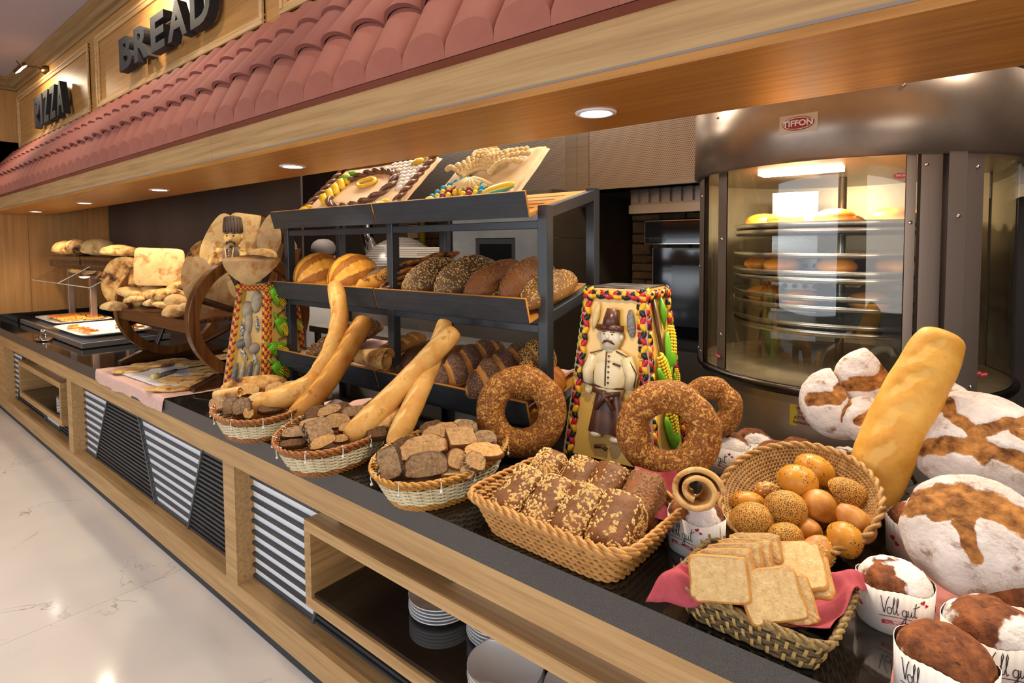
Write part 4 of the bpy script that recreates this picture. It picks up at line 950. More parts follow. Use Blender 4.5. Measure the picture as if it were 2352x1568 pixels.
# ================================================================== BAGUETTES leaning between baskets and rack
def baguette(label, pts, rpx, mt, seed, n=54, seg=18, nslash=5):
    """pts: (photo x, photo y, depth y in metres) along the centre line"""
    P = [PY(a, b, c) for a, b, c in pts]; R0 = [r*mpp(p) for r, p in zip(rpx, P)]
    c = []; Rr = []
    for i in range(n):
        t_ = i/(n-1)*(len(P)-1); k = min(int(t_), len(P)-2); f = t_-k
        p0, p1, p2, p3 = P[max(k-1, 0)], P[k], P[k+1], P[min(k+2, len(P)-1)]
        q = .5*((2*p1)+(p2-p0)*f+(2*p0-5*p1+4*p2-p3)*f*f+(3*p1-p0-3*p2+p3)*f**3); r = R0[k]*(1-f)+R0[k+1]*f
        u = i/(n-1); e = min(1, (1-abs(2*u-1)**14))**.5 if 0 < i < n-1 else .06; c.append(q); Rr.append(max(r*e, r*.06))
    # pull the ends in so the caps are round
    m = MB(); mid = sum(c, Vector())/n; m.tube([p-mid for p in c], Rr, seg, up0=(0, -.6, .8)); mask = []
    r = random.Random(seed); vs = []
    for i in range(n):
        u = i/(n-1)
        for k in range(seg):
            p = Vector(m.v[i*seg+k]); d = p-(c[i]-mid); ph = 2*pi*k/seg; ph = ph if ph < pi else ph-2*pi
            s = 0
            for j in range(nslash):
                uc = .10+.80*(j+.5)/nslash; w = abs(u-uc)/(.52/nslash); dp = abs(ph-.9*(u-uc)*nslash)/.30
                if w < 1 and dp < 1: s = max(s, (1-w**4)*(1-dp*dp))
            d2 = d*(1+.05*nz(p, 16, seed)-.14*s*(1 if s < .8 else .7)); vs.append(tuple(c[i]-mid+d2)); mask.append(s)
    m.v = vs; m.mask = mask
    o = obj('baguette', m, mt, None, True, M=Matrix.Translation(mid), attrs={'mask': mask}); return tag(o, label, 'baguette', 'baguettes on the counter')
def lowpt(px, py, z): return PZ(px, py, z).y
baguette('short baguette lying in the far left oval basket', [(578, 945, 1.22), (620, 925, 1.27), (680, 900, 1.34), (730, 868, 1.40)], [24, 29, 26, 20], cr_bag, 1, nslash=3)
baguette('curved pale baguette leaning upright against the rack\'s middle left tray', [(666, 936, 1.36), (712, 886, 1.41), (752, 826, 1.47), (774, 765, 1.54), (780, 712, 1.60), (768, 650, 1.66)], [24, 25, 23, 21, 20, 21], cr_bag, 2)
baguette('browner baguette crossing below the curved one', [(664, 975, 1.27), (706, 930, 1.34), (755, 870, 1.43), (795, 808, 1.53), (820, 765, 1.60), (842, 730, 1.66)], [24, 27, 24, 23, 24, 21], cr_bag2, 3)
baguette('long pale baguette leaning from the middle basket over its crossed twin', [(795, 1010, 1.22), (850, 962, 1.30), (910, 900, 1.40), (965, 842, 1.50), (1010, 795, 1.58), (1050, 757, 1.65)], [25, 30, 26, 24, 25, 22], cr_bag, 4)
baguette('baguette standing behind the long pale one, foot in the near oval basket', [(900, 1030, 1.30), (928, 972, 1.36), (960, 905, 1.45), (990, 835, 1.56), (1012, 775, 1.66), (1024, 732, 1.69)], [22, 26, 24, 22, 20, 18], cr_bag, 5)
baguette('large golden baguette standing upright behind the round roll basket', [(1982, 1175, 1.90), (2034, 1035, 1.945), (2085, 925, 1.99), (2130, 840, 2.03), (2172, 762, 2.07)], [52, 62, 60, 57, 47], crust('crust_big_baguette', 'C98A2C', 'E8B254', mask='E2B25C', scale=8, fine=60, bump=.5, spot='B87420', spot_at=.64, mn=.5), 6, nslash=4)
# ================================================================== BASKETS
def rp(th, a, b, n=2.0):
    c, s = cos(th), sin(th); k = 2/n; return Vector((a*math.copysign(abs(c)**k, c), b*math.copysign(abs(s)**k, s), 0))
def ring_pts(a, b, n, z, N): 
    P = [rp(2*pi*i/(N*6), a, b, n) for i in range(N*6)]; L_ = [0]
    for p, q in zip(P, P[1:]+P[:1]): L_.append(L_[-1]+(q-p).length)
    out = []; j = 0
    for i in range(N):
        s = L_[-1]*i/N
        while L_[j+1] < s: j += 1
        f = (s-L_[j])/max(1e-9, L_[j+1]-L_[j]); out.append(P[j].lerp(P[(j+1) % len(P)], f)+Vector((0, 0, z)))
    return out
def weave_rows(prof, zs, n, N, r, amp, ph0=0, sub=4):
    """plain weave: each row runs in front of and behind alternate stakes. prof(z)->(a,b)"""
    m = MB()
    for ri, z in enumerate(zs):
        a, b = prof(z); P = ring_pts(a, b, n, z, N*sub); q = []
        for i, p in enumerate(P):
            t_ = (P[(i+1) % len(P)]-P[i-1]).normalized(); nn = Vector((t_.y, -t_.x, 0)); q.append(p+nn*amp*cos(pi*i/sub+pi*((ri+ph0) % 2)))
        m.tube(q, r, 5, True)
    return m
def stakes_mb(prof, z0, z1, n, N, r):
    m = MB()
    for i in range(N):
        q = []
        for k in range(5):
            z = z0+(z1-z0)*k/4; a, b = prof(z); q.append(ring_pts(a, b, n, z, N)[i])
        m.tube(q, r, 5)
    return m
def shell_mb(prof, z0, z1, n, N=48, off=.003):
    m = MB(); R_ = []
    for k in range(6): z = z0+(z1-z0)*k/5; a, b = prof(z); R_.append(ring_pts(a-off, b-off, n, z, N))
    vs = [p for r in R_ for p in r]; m.add(vs, [(k*N+i, k*N+(i+1) % N, (k+1)*N+(i+1) % N, (k+1)*N+i) for k in range(5) for i in range(N)]); m.f.append(tuple(range(N))); m.mi.append(0); return m
def ring_rope(prof, z, n, r, N=90): a, b = prof(z); P = ring_pts(a, b, n, z, N); return rope(P+[P[0]], r)
wick_w = mat('wicker_white', 'E3D6B4', .5, col2='D3C39C', scale=40); wick_b = mat('wicker_brown', 'A66A2E', .5, col2='8A5222', scale=50); wick_h = mat('wicker_honey', 'C08A3A', .5, col2='A8742C', scale=50); wick_n = mat('wicker_natural', 'C28E4C', .5, col2='A87438', scale=40); wick_dk = mat('wicker_gap', '5A3C1E', .8)
tie_m = mat('cable_tie', 'E8E2D6', .4)
def oval_basket(cx_, cy_, rot, label, rim_m, a=.20, b=.30, h=.118):
    bk = thing('oval_basket', label, 'basket', (cx_, cy_, .9), rot, 'oval wicker baskets on the counter')
    prof = lambda z: (a*(.74+.26*(z/h)**.8), b*(.74+.26*(z/h)**.8))
    N = 40
    obj('inner_shell', shell_mb(prof, .004, h*.98, 2), wick_dk, bk)
    obj('woven_side', weave_rows(prof, [.028+.0068*i for i in range(9)], 2, N, .0034, .0042), wick_w, bk, True)
    obj('stakes', stakes_mb(prof, .01, h, 2, N, .003), wick_w, bk, True)
    f = MB()
    for z in (.006, .014, .022): q = ring_rope(prof, z, 2, .0058); f.add(q.v, q.f)
    obj('foot_braid', f, rim_m, bk, True); f = MB()
    for z, o_ in ((h-.020, 0), (h-.011, .003), (h-.002, .005)): q = ring_rope(lambda zz: (prof(zz)[0]+o_, prof(zz)[1]+o_), z, 2, .0072); f.add(q.v, q.f)
    obj('rim_braid', f, rim_m, bk, True)
    pr = ring_pts(a+.004, b+.004, 2, 0, 13); 
    for i, p in enumerate(pr):
        tm = MB()
        nn = Vector((p.x/a/a, p.y/b/b, 0)).normalized()
        tm.tube([p+Vector((0, 0, h-.03))+nn*.004, p+nn*.009+Vector((0, 0, h-.012)), p+nn*.004+Vector((0, 0, h+.008)), p-nn*.012+Vector((0, 0, h))], .0016, 5); tm.box((p.x+nn.x*.006-.003, p.y+nn.y*.006-.003, h-.034), (p.x+nn.x*.006+.003, p.y+nn.y*.006+.003, h-.027)); obj('cable_tie', tm, tie_m, bk)
    return bk
oval_basket(-2.50, 1.255, 1.0, 'far left oval basket, cream wicker with brown rim', wick_b)
oval_basket(-1.925, 1.27, .52, 'middle oval basket, cream wicker with frayed reddish rim', wick_b)
oval_basket(-1.40, 1.345, .25, 'near oval basket, cream wicker with honey yellow rim', wick_h)

# bread slices and chunks
def outline(kind, w, h, n=26, seed=0):
    r = random.Random(seed); out = []
    for i in range(n):
        t_ = 2*pi*i/n; c, s = cos(t_), sin(t_)
        if kind == 'tin':
            k = .28; x, y = math.copysign(abs(c)**k, c), math.copysign(abs(s)**k, s)
            if y > 0: y = y*(1+.10*(1-x*x)); x *= 1+.05*max(0, y-.3)
        elif kind == 'half': k = .8; x, y = math.copysign(abs(c)**k, c), (s if s > 0 else s*.45)
        elif kind == 'wedge': x, y = c*(1-.35*max(0, s)), s
        else: k = .7; x, y = math.copysign(abs(c)**k, c), (s**.9 if s > 0 else -abs(s)**.45*.62)
        j = 1+.035*r.uniform(-1, 1); out.append((x*w/2*j, y*h/2*j))
    return out
def crumb(name, a, b, pores='8A6A48'):
    if name in MATS: return MATS[name]
    t = NT(name); v = t.co(); f = t.noise(v, 75, 5, .7); c = t.ramp(f, [(.3, lin(pores)), (.48, lin(a)), (.68, lin(b))]); vo = t.n('ShaderNodeTexVoronoi'); vo.inputs['Scale'].default_value = 130; t.l(v, vo.inputs['Vector'])
    c = t.mix(t.ramp(vo.outputs['Distance'], [(.10, (1, 1, 1, 1)), (.22, (0, 0, 0, 1))]), c, pores); t.bump(f, .9, .005); MATS[name] = t.set(c, .85, 0, .2); return MATS[name]
cb_rye = crumb('crumb_rye', 'A68258', 'BA966A', '7A5A3A'); cb_grey = crumb('crumb_grey', '8E7254', 'A48868', '5E4630'); cb_lt = crumb('crumb_light', 'C09660', 'D0A874', '9A7444'); cb_wh = crumb('crumb_white', 'D0AE7A', 'DDC08E', 'BC9862'); cb_dk = crumb('crumb_dark', '5E432C', '74563A', '3A281A')
cs_br = crust('slice_crust', '5E3618', '7E4C24', scale=20); cs_dk = crust('slice_crust_dark', '3A2212', '553418', scale=20); cs_gold = crust('slice_crust_gold', 'A86C2C', 'C48C44', scale=20); cs_fl = crust('slice_crust_flour', '8A7462', 'A8968A', scale=24)
KIND = {'rye': (cb_rye, cs_br), 'grey': (cb_grey, cs_dk), 'light': (cb_lt, cs_br), 'white': (cb_wh, cs_gold), 'dark': (cb_dk, cs_dk), 'flour': (cb_grey, cs_fl), 'toast': (cb_wh, cs_gold)}
def slice_at(label, px, py, z, wpx, hpx, kind='rye', shape='round', tilt=.5, rot=0, thick=.016, turn=0, name='bread_slice', group='slices in the oval baskets', topping=None, seed=None):
    """slice centred at a photo point at height z; tilt 0 faces the viewer, 1 faces straight up; turn swings it left or right"""
    P = PZ(px, py, z); k = mpp(P); tocam = (CAM-P).normalized(); hz = Vector((tocam.x, tocam.y, 0)).normalized(); hz = Matrix.Rotation(turn, 3, 'Z') @ hz
    nn = (hz*(1-tilt)+Vector((0, 0, 1))*max(tilt, .02)).normalized(); fs = max(.45, abs(nn.dot(tocam)))
    rt_ = Vector((0, 0, 1)).cross(hz); up_ = nn.cross(rt_)
    R_ = Matrix.Rotation(rot, 3, nn); M = frame_M(P-nn*thick/2, R_ @ rt_, R_ @ up_, nn)
    w, h = wpx*k, hpx*k/fs; sd = seed if seed is not None else int(px*7+py)
    ol = outline(shape, w, h, seed=sd); cm, cr = KIND[kind]
    o = thing(name, label, 'bread', M=M, group=group); n = len(ol); r = random.Random(sd)
    vs = [(x*.97, y*.97, thick+.0008*r.uniform(-1, 1)) for x, y in ol]+[(x*.97, y*.97, 0) for x, y in ol]
    obj('crumb', MB().add(vs+[(0, 0, thick+.001), (0, 0, 0)], [(i, (i+1) % n, 2*n) for i in range(n)]+[(n+(i+1) % n, n+i, 2*n+1) for i in range(n)]), cm, o)
    m = MB(); rings = [(.95, -.0004), (1.02, thick*.12), (1.04, thick*.5), (1.02, thick*.88), (.95, thick+.0004)]
    m.add([(x*s, y*s, z_) for s, z_ in rings for x, y in ol], [(q*n+i, q*n+(i+1) % n, (q+1)*n+(i+1) % n, (q+1)*n+i) for q in range(4) for i in range(n)]); obj('crust', m, cr, o, True)
    if topping: obj('seeds', seeds(m, topping[1], topping[2], None, sd), topping[0], o, stuff=True)
    return o
oatS = (.010, .006, .002)
# far left basket
for a in ((556, 936, 1.025, 44, 40, 'grey', 'round', .25, .3, .018, -.5, 'dark rye slice standing in front in the far left basket'), (531, 936, 1.02, 40, 38, 'grey', 'round', .25, .3, .022, -.7, 'rye end piece behind the dark slice, far left basket'),
          (505, 930, 1.01, 42, 36, 'flour', 'round', .6, .2, .02, 0, 'seeded crust piece at the left rim of the far left basket'), (570, 948, 1.005, 24, 26, 'light', 'wedge', .3, .5, .012, 0, 'thin pale slice edge beside the short baguette'), (596, 915, 1.035, 48, 26, 'white', 'half', .45, .1, .016, 0, 'white toast slice behind the short baguette'),
          (571, 899, 1.04, 46, 30, 'light', 'round', .5, -.2, .03, 0, 'golden crusty chunk at the back of the far left basket'), (548, 908, 1.03, 44, 24, 'light', 'half', .6, .1, .025, 0, 'brown crust chunk left of the white toast slice'), (632, 897, 1.04, 44, 32, 'light', 'round', .5, .3, .03, 0, 'torn golden chunk right of the charred flatbread'),
          (665, 888, 1.045, 44, 24, 'white', 'half', .4, .1, .016, 0, 'pale slice at the back right of the far left basket'), (620, 940, 1.0, 50, 26, 'dark', 'round', .7, 0, .02, 0, 'dark slice under the short baguette')):
    slice_at(a[-1], *a[:-1])
# middle basket
for a in ((773, 973, 1.045, 62, 44, 'rye', 'half', .45, .1, .020, 0, 'round-topped rye slice in the centre of the middle basket'), (677, 1000, 1.02, 62, 34, 'grey', 'half', .55, -.1, .026, .2, 'thick rye slice at the left rim of the middle basket'), (717, 975, 1.03, 56, 26, 'rye', 'half', .6, .1, .02, 0, 'reddish rye slice below the browner baguette'),
          (742, 1018, 1.015, 62, 36, 'light', 'half', .35, .25, .02, .2, 'golden-crusted toast slice at the front of the middle basket'), (672, 1022, 1.005, 56, 20, 'dark', 'round', .7, 0, .02, 0, 'dark low slice at the front left of the middle basket'), (782, 1012, 1.01, 34, 24, 'rye', 'half', .5, 0, .02, 0, 'small crust end beside the long pale baguette'),
          (757, 948, 1.05, 56, 30, 'rye', 'half', .55, .4, .022, -.4, 'rye slice on edge at the back of the middle basket'), (809, 950, 1.05, 42, 28, 'flour', 'round', .5, .1, .03, 0, 'flour-dusted crust piece at the back of the middle basket'), (829, 943, 1.05, 38, 22, 'rye', 'half', .5, -.1, .018, 0, 'small rye slice behind the floury crust piece'),
          (729, 952, 1.04, 54, 34, 'dark', 'round', .6, .3, .022, 0, 'dark slice beside the browner baguette in the middle basket'), (866, 998, 1.02, 46, 34, 'dark', 'round', .6, 0, .03, 0, 'dark crust piece between the two crossed baguettes'), (800, 985, 1.03, 44, 26, 'rye', 'half', .6, .2, .02, 0, 'rye slice tucked under the long pale baguette'), (700, 1012, 1.0, 60, 30, 'dark', 'round', .8, 0, .02, 0, 'dark slice flat at the bottom of the middle basket')):
    slice_at(a[-1], *a[:-1])
slice_at('thick chunk covered in sunflower seeds in the middle basket', 730, 994, 1.035, 56, 50, 'grey', 'tin', .45, .15, .05, .3, topping=(mat('sunflower_seed', 'B09A78', .5, col2='8C7654', scale=90), 130, (.013, .006, .0025)))
slice_at('dark seeded crust chunk at the back of the middle basket', 787, 942, 1.055, 30, 28, 'dark', 'round', .6, 0, .03, topping=(seed_dark, 60, (.010, .004, .002)))
# near basket
for a in ((979, 1072, 1.035, 98, 66, 'grey', 'round', .22, .05, .020, .1, 'large grey rye slice facing forward in the near basket'), (972, 1034, 1.055, 112, 58, 'rye', 'round', .6, .25, .020, 0, 'long rye slice lying behind the grey one'), (1058, 1012, 1.06, 64, 40, 'rye', 'tin', .75, -.1, .045, .3, 'thick rye block at the back of the near basket'),
          (1110, 1043, 1.05, 92, 44, 'light', 'half', .7, -.1, .022, 0, 'pale wheat slice lying at the right of the near basket'), (1046, 1060, 1.04, 44, 52, 'rye', 'round', .4, -.5, .02, .5, 'rye slice standing beside the grey slice'), (1013, 996, 1.05, 88, 40, 'rye', 'round', .65, .3, .02, 0, 'rye slice leaning at the back left of the near basket'),
          (993, 988, 1.045, 60, 36, 'dark', 'half', .5, .3, .03, -.3, 'reddish brown crust at the back of the near basket'), (1112, 1012, 1.05, 56, 34, 'flour', 'round', .6, 0, .035, 0, 'flour-dusted grey crust beside the sesame ring'), (1074, 1080, 1.02, 36, 38, 'white', 'wedge', .35, -.1, .016, 0, 'small white toast corner at the front of the near basket'),
          (1055, 977, 1.05, 30, 28, 'white', 'round', .3, .2, .016, 0, 'small pale slice at the very back of the near basket'), (1073, 983, 1.05, 46, 28, 'flour', 'round', .6, -.3, .03, 0, 'grey crust piece at the back rim of the near basket'), (1050, 1088, 1.005, 70, 24, 'white', 'round', .7, 0, .02, 0, 'flat golden slice low at the front of the near basket'),
          (930, 1088, 1.0, 60, 30, 'dark', 'round', .8, 0, .02, 0, 'dark slice low behind the black seeded chunk'), (1020, 1040, 1.0, 90, 50, 'dark', 'round', .9, 0, .03, 0, 'dark slice buried in the middle of the near basket')):
    slice_at(a[-1], *a[:-1])
slice_at('chunk with a black seed crust at the left of the near basket', 899, 1066, 1.03, 50, 66, 'grey', 'tin', .35, .45, .045, -.4, topping=(seed_blk, 260, (.007, .005, .002)))
slice_at('oat-crusted end piece at the left of the near basket', 929, 1027, 1.045, 62, 38, 'dark', 'half', .5, .4, .035, 0, topping=(oat_d, 90, oatS))
slice_at('crust with sunflower seeds leaning at the front right of the near basket', 1088, 1068, 1.035, 52, 50, 'rye', 'half', .45, -.6, .03, .5, topping=(mat('sunflower_seed', 'B09A78', .5), 60, (.013, .006, .0025)))
# flatbreads and cloth in the baskets
def roll_mb(L, R, turns=1.6, th=.008, n=46, nl=12, seed=0, flare=.3):
    m = MB()
    def f(u, v):
        a = u*turns*2*pi; r = R*(1-.55*u)*(1+flare*(v-.5)); r *= 1+.06*nz((cos(a), sin(a), v*2), 1.5, seed)
        return Vector(((v-.5)*L, r*cos(a), r*sin(a)*.9))
    m.grid(f, n, nl)
    m2 = MB().grid(lambda u, v: f(u, v)*1.0-Vector((0, cos(u*turns*2*pi), sin(u*turns*2*pi)))*th, n, nl)
    o = len(m.v); m.add(m2.v, [q[::-1] for q in m2.f])
    for j in range(nl-1): m.f += [(j*n, (j+1)*n, o+(j+1)*n, o+j*n), (j*n+n-1, o+j*n+n-1, o+(j+1)*n+n-1, (j+1)*n+n-1)]; m.mi += [0, 0]
    for i in range(n-1):
        m.f += [(i, o+i, o+i+1, i+1), ((nl-1)*n+i, (nl-1)*n+i+1, o+(nl-1)*n+i+1, o+(nl-1)*n+i)]; m.mi += [0, 0]
    return m
def flat_mb(a, b, th=.012, n=2.0, amp=.008, seed=0, nu=30, nr=8, curl=0.0, droop=None):
    """round or squarish flatbread in local xy"""
    m = MB(); vs = []
    for side in (1, -1):
        for j in range(nr+1):
            r = j/nr
            for i in range(nu):
                p = rp(2*pi*i/nu, a, b, n)*r*(1+.05*nz((cos(2*pi*i/nu), sin(2*pi*i/nu), seed), 1.3)); z = amp*nz((p.x, p.y, seed*.3), 11)+curl*(p.x/a)**2*a
                e = (1-r**6)**.5 if r < 1 else 0; q = Vector((p.x, p.y, z+side*th/2*e*(1+.5*nz((p.x, p.y, seed), 30))))
                if droop: q = droop(q)
                vs.append(q)
    k = (nr+1)*nu; fs = []
    for s in (0, 1):
        for j in range(nr):
            for i in range(nu):
                l = (i+1) % nu; q = (s*k+j*nu+i, s*k+j*nu+l, s*k+(j+1)*nu+l, s*k+(j+1)*nu+i); fs.append(q[::-1] if s == 0 else q)
    m.add(vs, fs); return m
def facing(P, tilt=.4, turn=0, rot=0):
    """frame whose z faces the viewer (tilt 0) or up (tilt 1); x runs right"""
    P = Vector(P); tc = CAM-P; hz = Vector((tc.x, tc.y, 0)).normalized(); hz = Matrix.Rotation(turn, 3, 'Z') @ hz
    nn = (hz*(1-tilt)+Vector((0, 0, 1))*tilt).normalized(); r_ = Vector((0, 0, 1)).cross(hz); u_ = nn.cross(r_); R_ = Matrix.Rotation(rot, 3, nn)
    return frame_M(P, R_ @ r_, R_ @ u_, nn)
bread('charred_flatbread', 'folded flatbread with a black scorch at the back of the far left basket', flat_mb(.15, .055, .016, 2.4, .012, 3), fl_char, facing(PZ(585, 887, 1.05), .35), None)
bread('flatbread_roll', 'pale curled flatbread end on the left of the far left basket', roll_mb(.12, .032, 1.2, seed=4), fl_spot, look_M(PZ(522, 905, 1.045), (.75, .6, .1), (0, 0, 1)), None)
bread('flatbread_roll', 'spotted flatbread roll between the crossed baguettes', roll_mb(.13, .045, 1.3, seed=5), fl_spot, look_M(PZ(893, 968, 1.05), (.45, .85, .2), (0, 0, 1)), None)
bread('flatbread_roll', 'spotted rolled flatbread perched on the lip of the bottom left tray', roll_mb(.17, .062, 1.35, seed=6, flare=.5), fl_spot, look_M(PY(856, 824, 1.71), (.92, .35, -.05), (0, 0, 1)), None)
m = MB().grid(lambda u, v: ((u-.5)*.2, .02*sin(u*7+v*3), .012+.045*sin(u*pi)*(1-v*.6)-(v-.5)*.05), 24, 10); tag(obj('napkin', m, pinkcl, None, True, M=facing(PZ(800, 930, 1.03), .3)), 'pink napkin edge at the back of the middle basket', 'cloth')

# rectangular wicker basket with oat loaves
def rect_basket(cx_, cy_, rot, label, a, b, h, mt, name='wicker_basket', n=7, N=34):
    bk = thing(name, label, 'basket', (cx_, cy_, .9), rot); prof = lambda z: (a*(.80+.20*(z/h)), b*(.80+.20*(z/h)))
    obj('inner_shell', shell_mb(prof, .004, h*.97, n, 64), wick_dk, bk); f = MB()
    k = int(h/.0135)
    for i in range(k): q = ring_rope(prof, .008+i*.0135, n, .0068, 120); f.add(q.v, q.f)
    obj('woven_side', f, mt, bk, True); f = MB()
    for o_, z in ((.004, h-.012), (.009, h-.002), (.002, h+.006)): q = ring_rope(lambda zz: (prof(zz)[0]+o_, prof(zz)[1]+o_), z, n, .0088, 120); f.add(q.v, q.f)
    obj('rim_braid', f, mt, bk, True); obj('stakes', stakes_mb(prof, .004, h, n, N, .004), mt, bk, True); return bk
rect_basket(-.845, 1.325, rad(-2), 'rectangular natural wicker basket full of oat loaves', .262, .185, .105, wick_n)
def brick(L, W, H, seed=0, n=11, amp=.006):
    m = loaf(L, W, H, 9, nu=26, nv=30, flat=.8, amp=amp, seed=seed); out = []
    for p in m.v:      # square up the section
        y, z = p[1], p[2]-H*.5; r = max(abs(y)/(W/2), abs(z)/(H/2), 1e-6); l = sqrt((y/(W/2))**2+(z/(H/2))**2); k = (l/r)**.65 if r > 0 else 1
        out.append((p[0], y*k, H*.5+z*k))
    m.v = out; return m
cr_oat = crust('crust_oat_brick', '5E3818', '7C4C24', scale=16, spot='3A2010', spot_at=.58, bump=.8)
def oat_brick(px, py, z, label, L=.185, W=.105, H=.115, tilt=.48, rot=0, turn=.0, sd=0, n=820, sm=None, mt=None, dy=0):
    m = brick(L, W, H, sd); m.v = [(-p[1], p[0], p[2]-H) for p in m.v]; P = PZ(px, py, z); P.y += dy
    nn = Vector((.10+turn, -(1-tilt), tilt+.35)).normalized(); x = Vector((1, .0, 0)); x = (x-nn*x.dot(nn)).normalized(); R_ = Matrix.Rotation(rot, 3, nn)
    M = frame_M(P, R_ @ x, R_ @ nn.cross(x), nn)
    bread('oat_loaf', label, m, mt or cr_oat, M, 'oat loaves in the rectangular basket', 'bread', [('oat_flakes', seeds(m, n, (.011, .007, .0022), lambda p, q: q.z > -.3 and fr(p, 18, sd) > -.25, sd), sm or oat_m)])
oat_brick(1182, 1118, 1.035, 'leftmost front oat loaf in the rectangular basket', sd=1, rot=-.10); oat_brick(1252, 1143, 1.035, 'second front oat loaf from the left in the rectangular basket', sd=2, rot=-.04); oat_brick(1323, 1166, 1.035, 'third front oat loaf from the left in the rectangular basket', sd=3); oat_brick(1408, 1186, 1.04, 'rightmost front oat loaf in the rectangular basket, showing its end crust', sd=4, rot=.06, W=.12)
oat_brick(1248, 1065, 1.045, 'leftmost back loaf in the rectangular basket, pale oats on top', sd=5, L=.15); oat_brick(1325, 1085, 1.045, 'second back loaf in the rectangular basket, frosted with oats', sd=6, L=.15); oat_brick(1388, 1100, 1.045, 'third back loaf in the rectangular basket, dark with a pale patch', sd=7, n=200, L=.15)
oat_brick(1468, 1125, 1.045, 'rightmost back loaf with brown seeds in the rectangular basket', sd=8, L=.16, sm=seed_dark, mt=cr_brown)
m = MB().grid(lambda u, v: ((u-.5)*.12, (v-.5)*.14, .03*sin(u*5+v*2)-.04*v), 16, 14); tag(obj('napkin', m, redcl, None, True, M=facing(PZ(1506, 1130, 1.03), .4)), 'dark red napkin corner at the right of the rectangular basket', 'cloth')

# ring breads
def tiger():
    t = NT('crust_ring'); v = t.co(); w = t.n('ShaderNodeTexNoise'); w.inputs['Scale'].default_value = 62; w.inputs['Detail'].default_value = 3; w.inputs['Distortion'].default_value = 1.6; t.l(v, w.inputs['Vector'])
    g = t.noise(v, 130, 2); k = t.mul(t.mul(w.outputs['Fac'], .75), t.mul(g, .3), 'ADD'); c = t.ramp(k, [(.40, lin('6A3A12')), (.54, lin('8E5820')), (.60, lin('C08A42')), (.70, lin('D6A860'))]); t.bump(t.mul(k, -1), .7, .006); return t.set(c, .65, 0, .3)
cr_tiger = tiger()
def ring_bread(px, py, Y, Rpx, rpx, label, tilt=.12, seed=0, squish=1.0):
    P = PY(px, py, Y); k = mpp(P); R_, r_ = (Rpx-rpx)*k, rpx*k; m = MB(); nu, nv = 64, 22
    def f(u, v):
        a = 2*pi*u; b = 2*pi*v; q = Vector((cos(a), sin(a)*squish, 0)); rr = r_*(1+.10*nz((cos(a), sin(a), 0), 1.6, seed)+.10*exp_(-((u-.14)/.03)**2)*-1); 
        return q*(R_*(1+.03*nz((cos(a), sin(a), 1), 1.2, seed))+rr*cos(b))+Vector((0, 0, rr*.92*sin(b)))
    vs = [f(i/nu, j/nv) for i in range(nu) for j in range(nv)]
    m.add(vs, [(i*nv+j, ((i+1) % nu)*nv+j, ((i+1) % nu)*nv+(j+1) % nv, i*nv+(j+1) % nv) for i in range(nu) for j in range(nv)])
    bread('ring_bread', label, m, cr_tiger, facing(P, tilt), 'big sesame ring breads', 'bread', [('sesame', seeds(m, 2600, (.0042, .003, .0012), lambda p, n: n.z > -.2 and nz(p, 30, seed) < .15, seed), mat('sesame_toast', '7A4418', .6, col2='9A6228', scale=200))])
exp_ = math.exp
ring_bread(1197, 945, 1.665, 105, 33, 'big sesame ring bread leaning against the rack, left of the painted man', .10, 1)
ring_bread(1534, 990, 1.655, 117, 37, 'big sesame ring bread in front of the decorated tower, right of the painted man', .12, 2)
ring_bread(1632, 935, 2.03, 70, 26, 'sesame ring bread half hidden behind the right big ring', .2, 3)

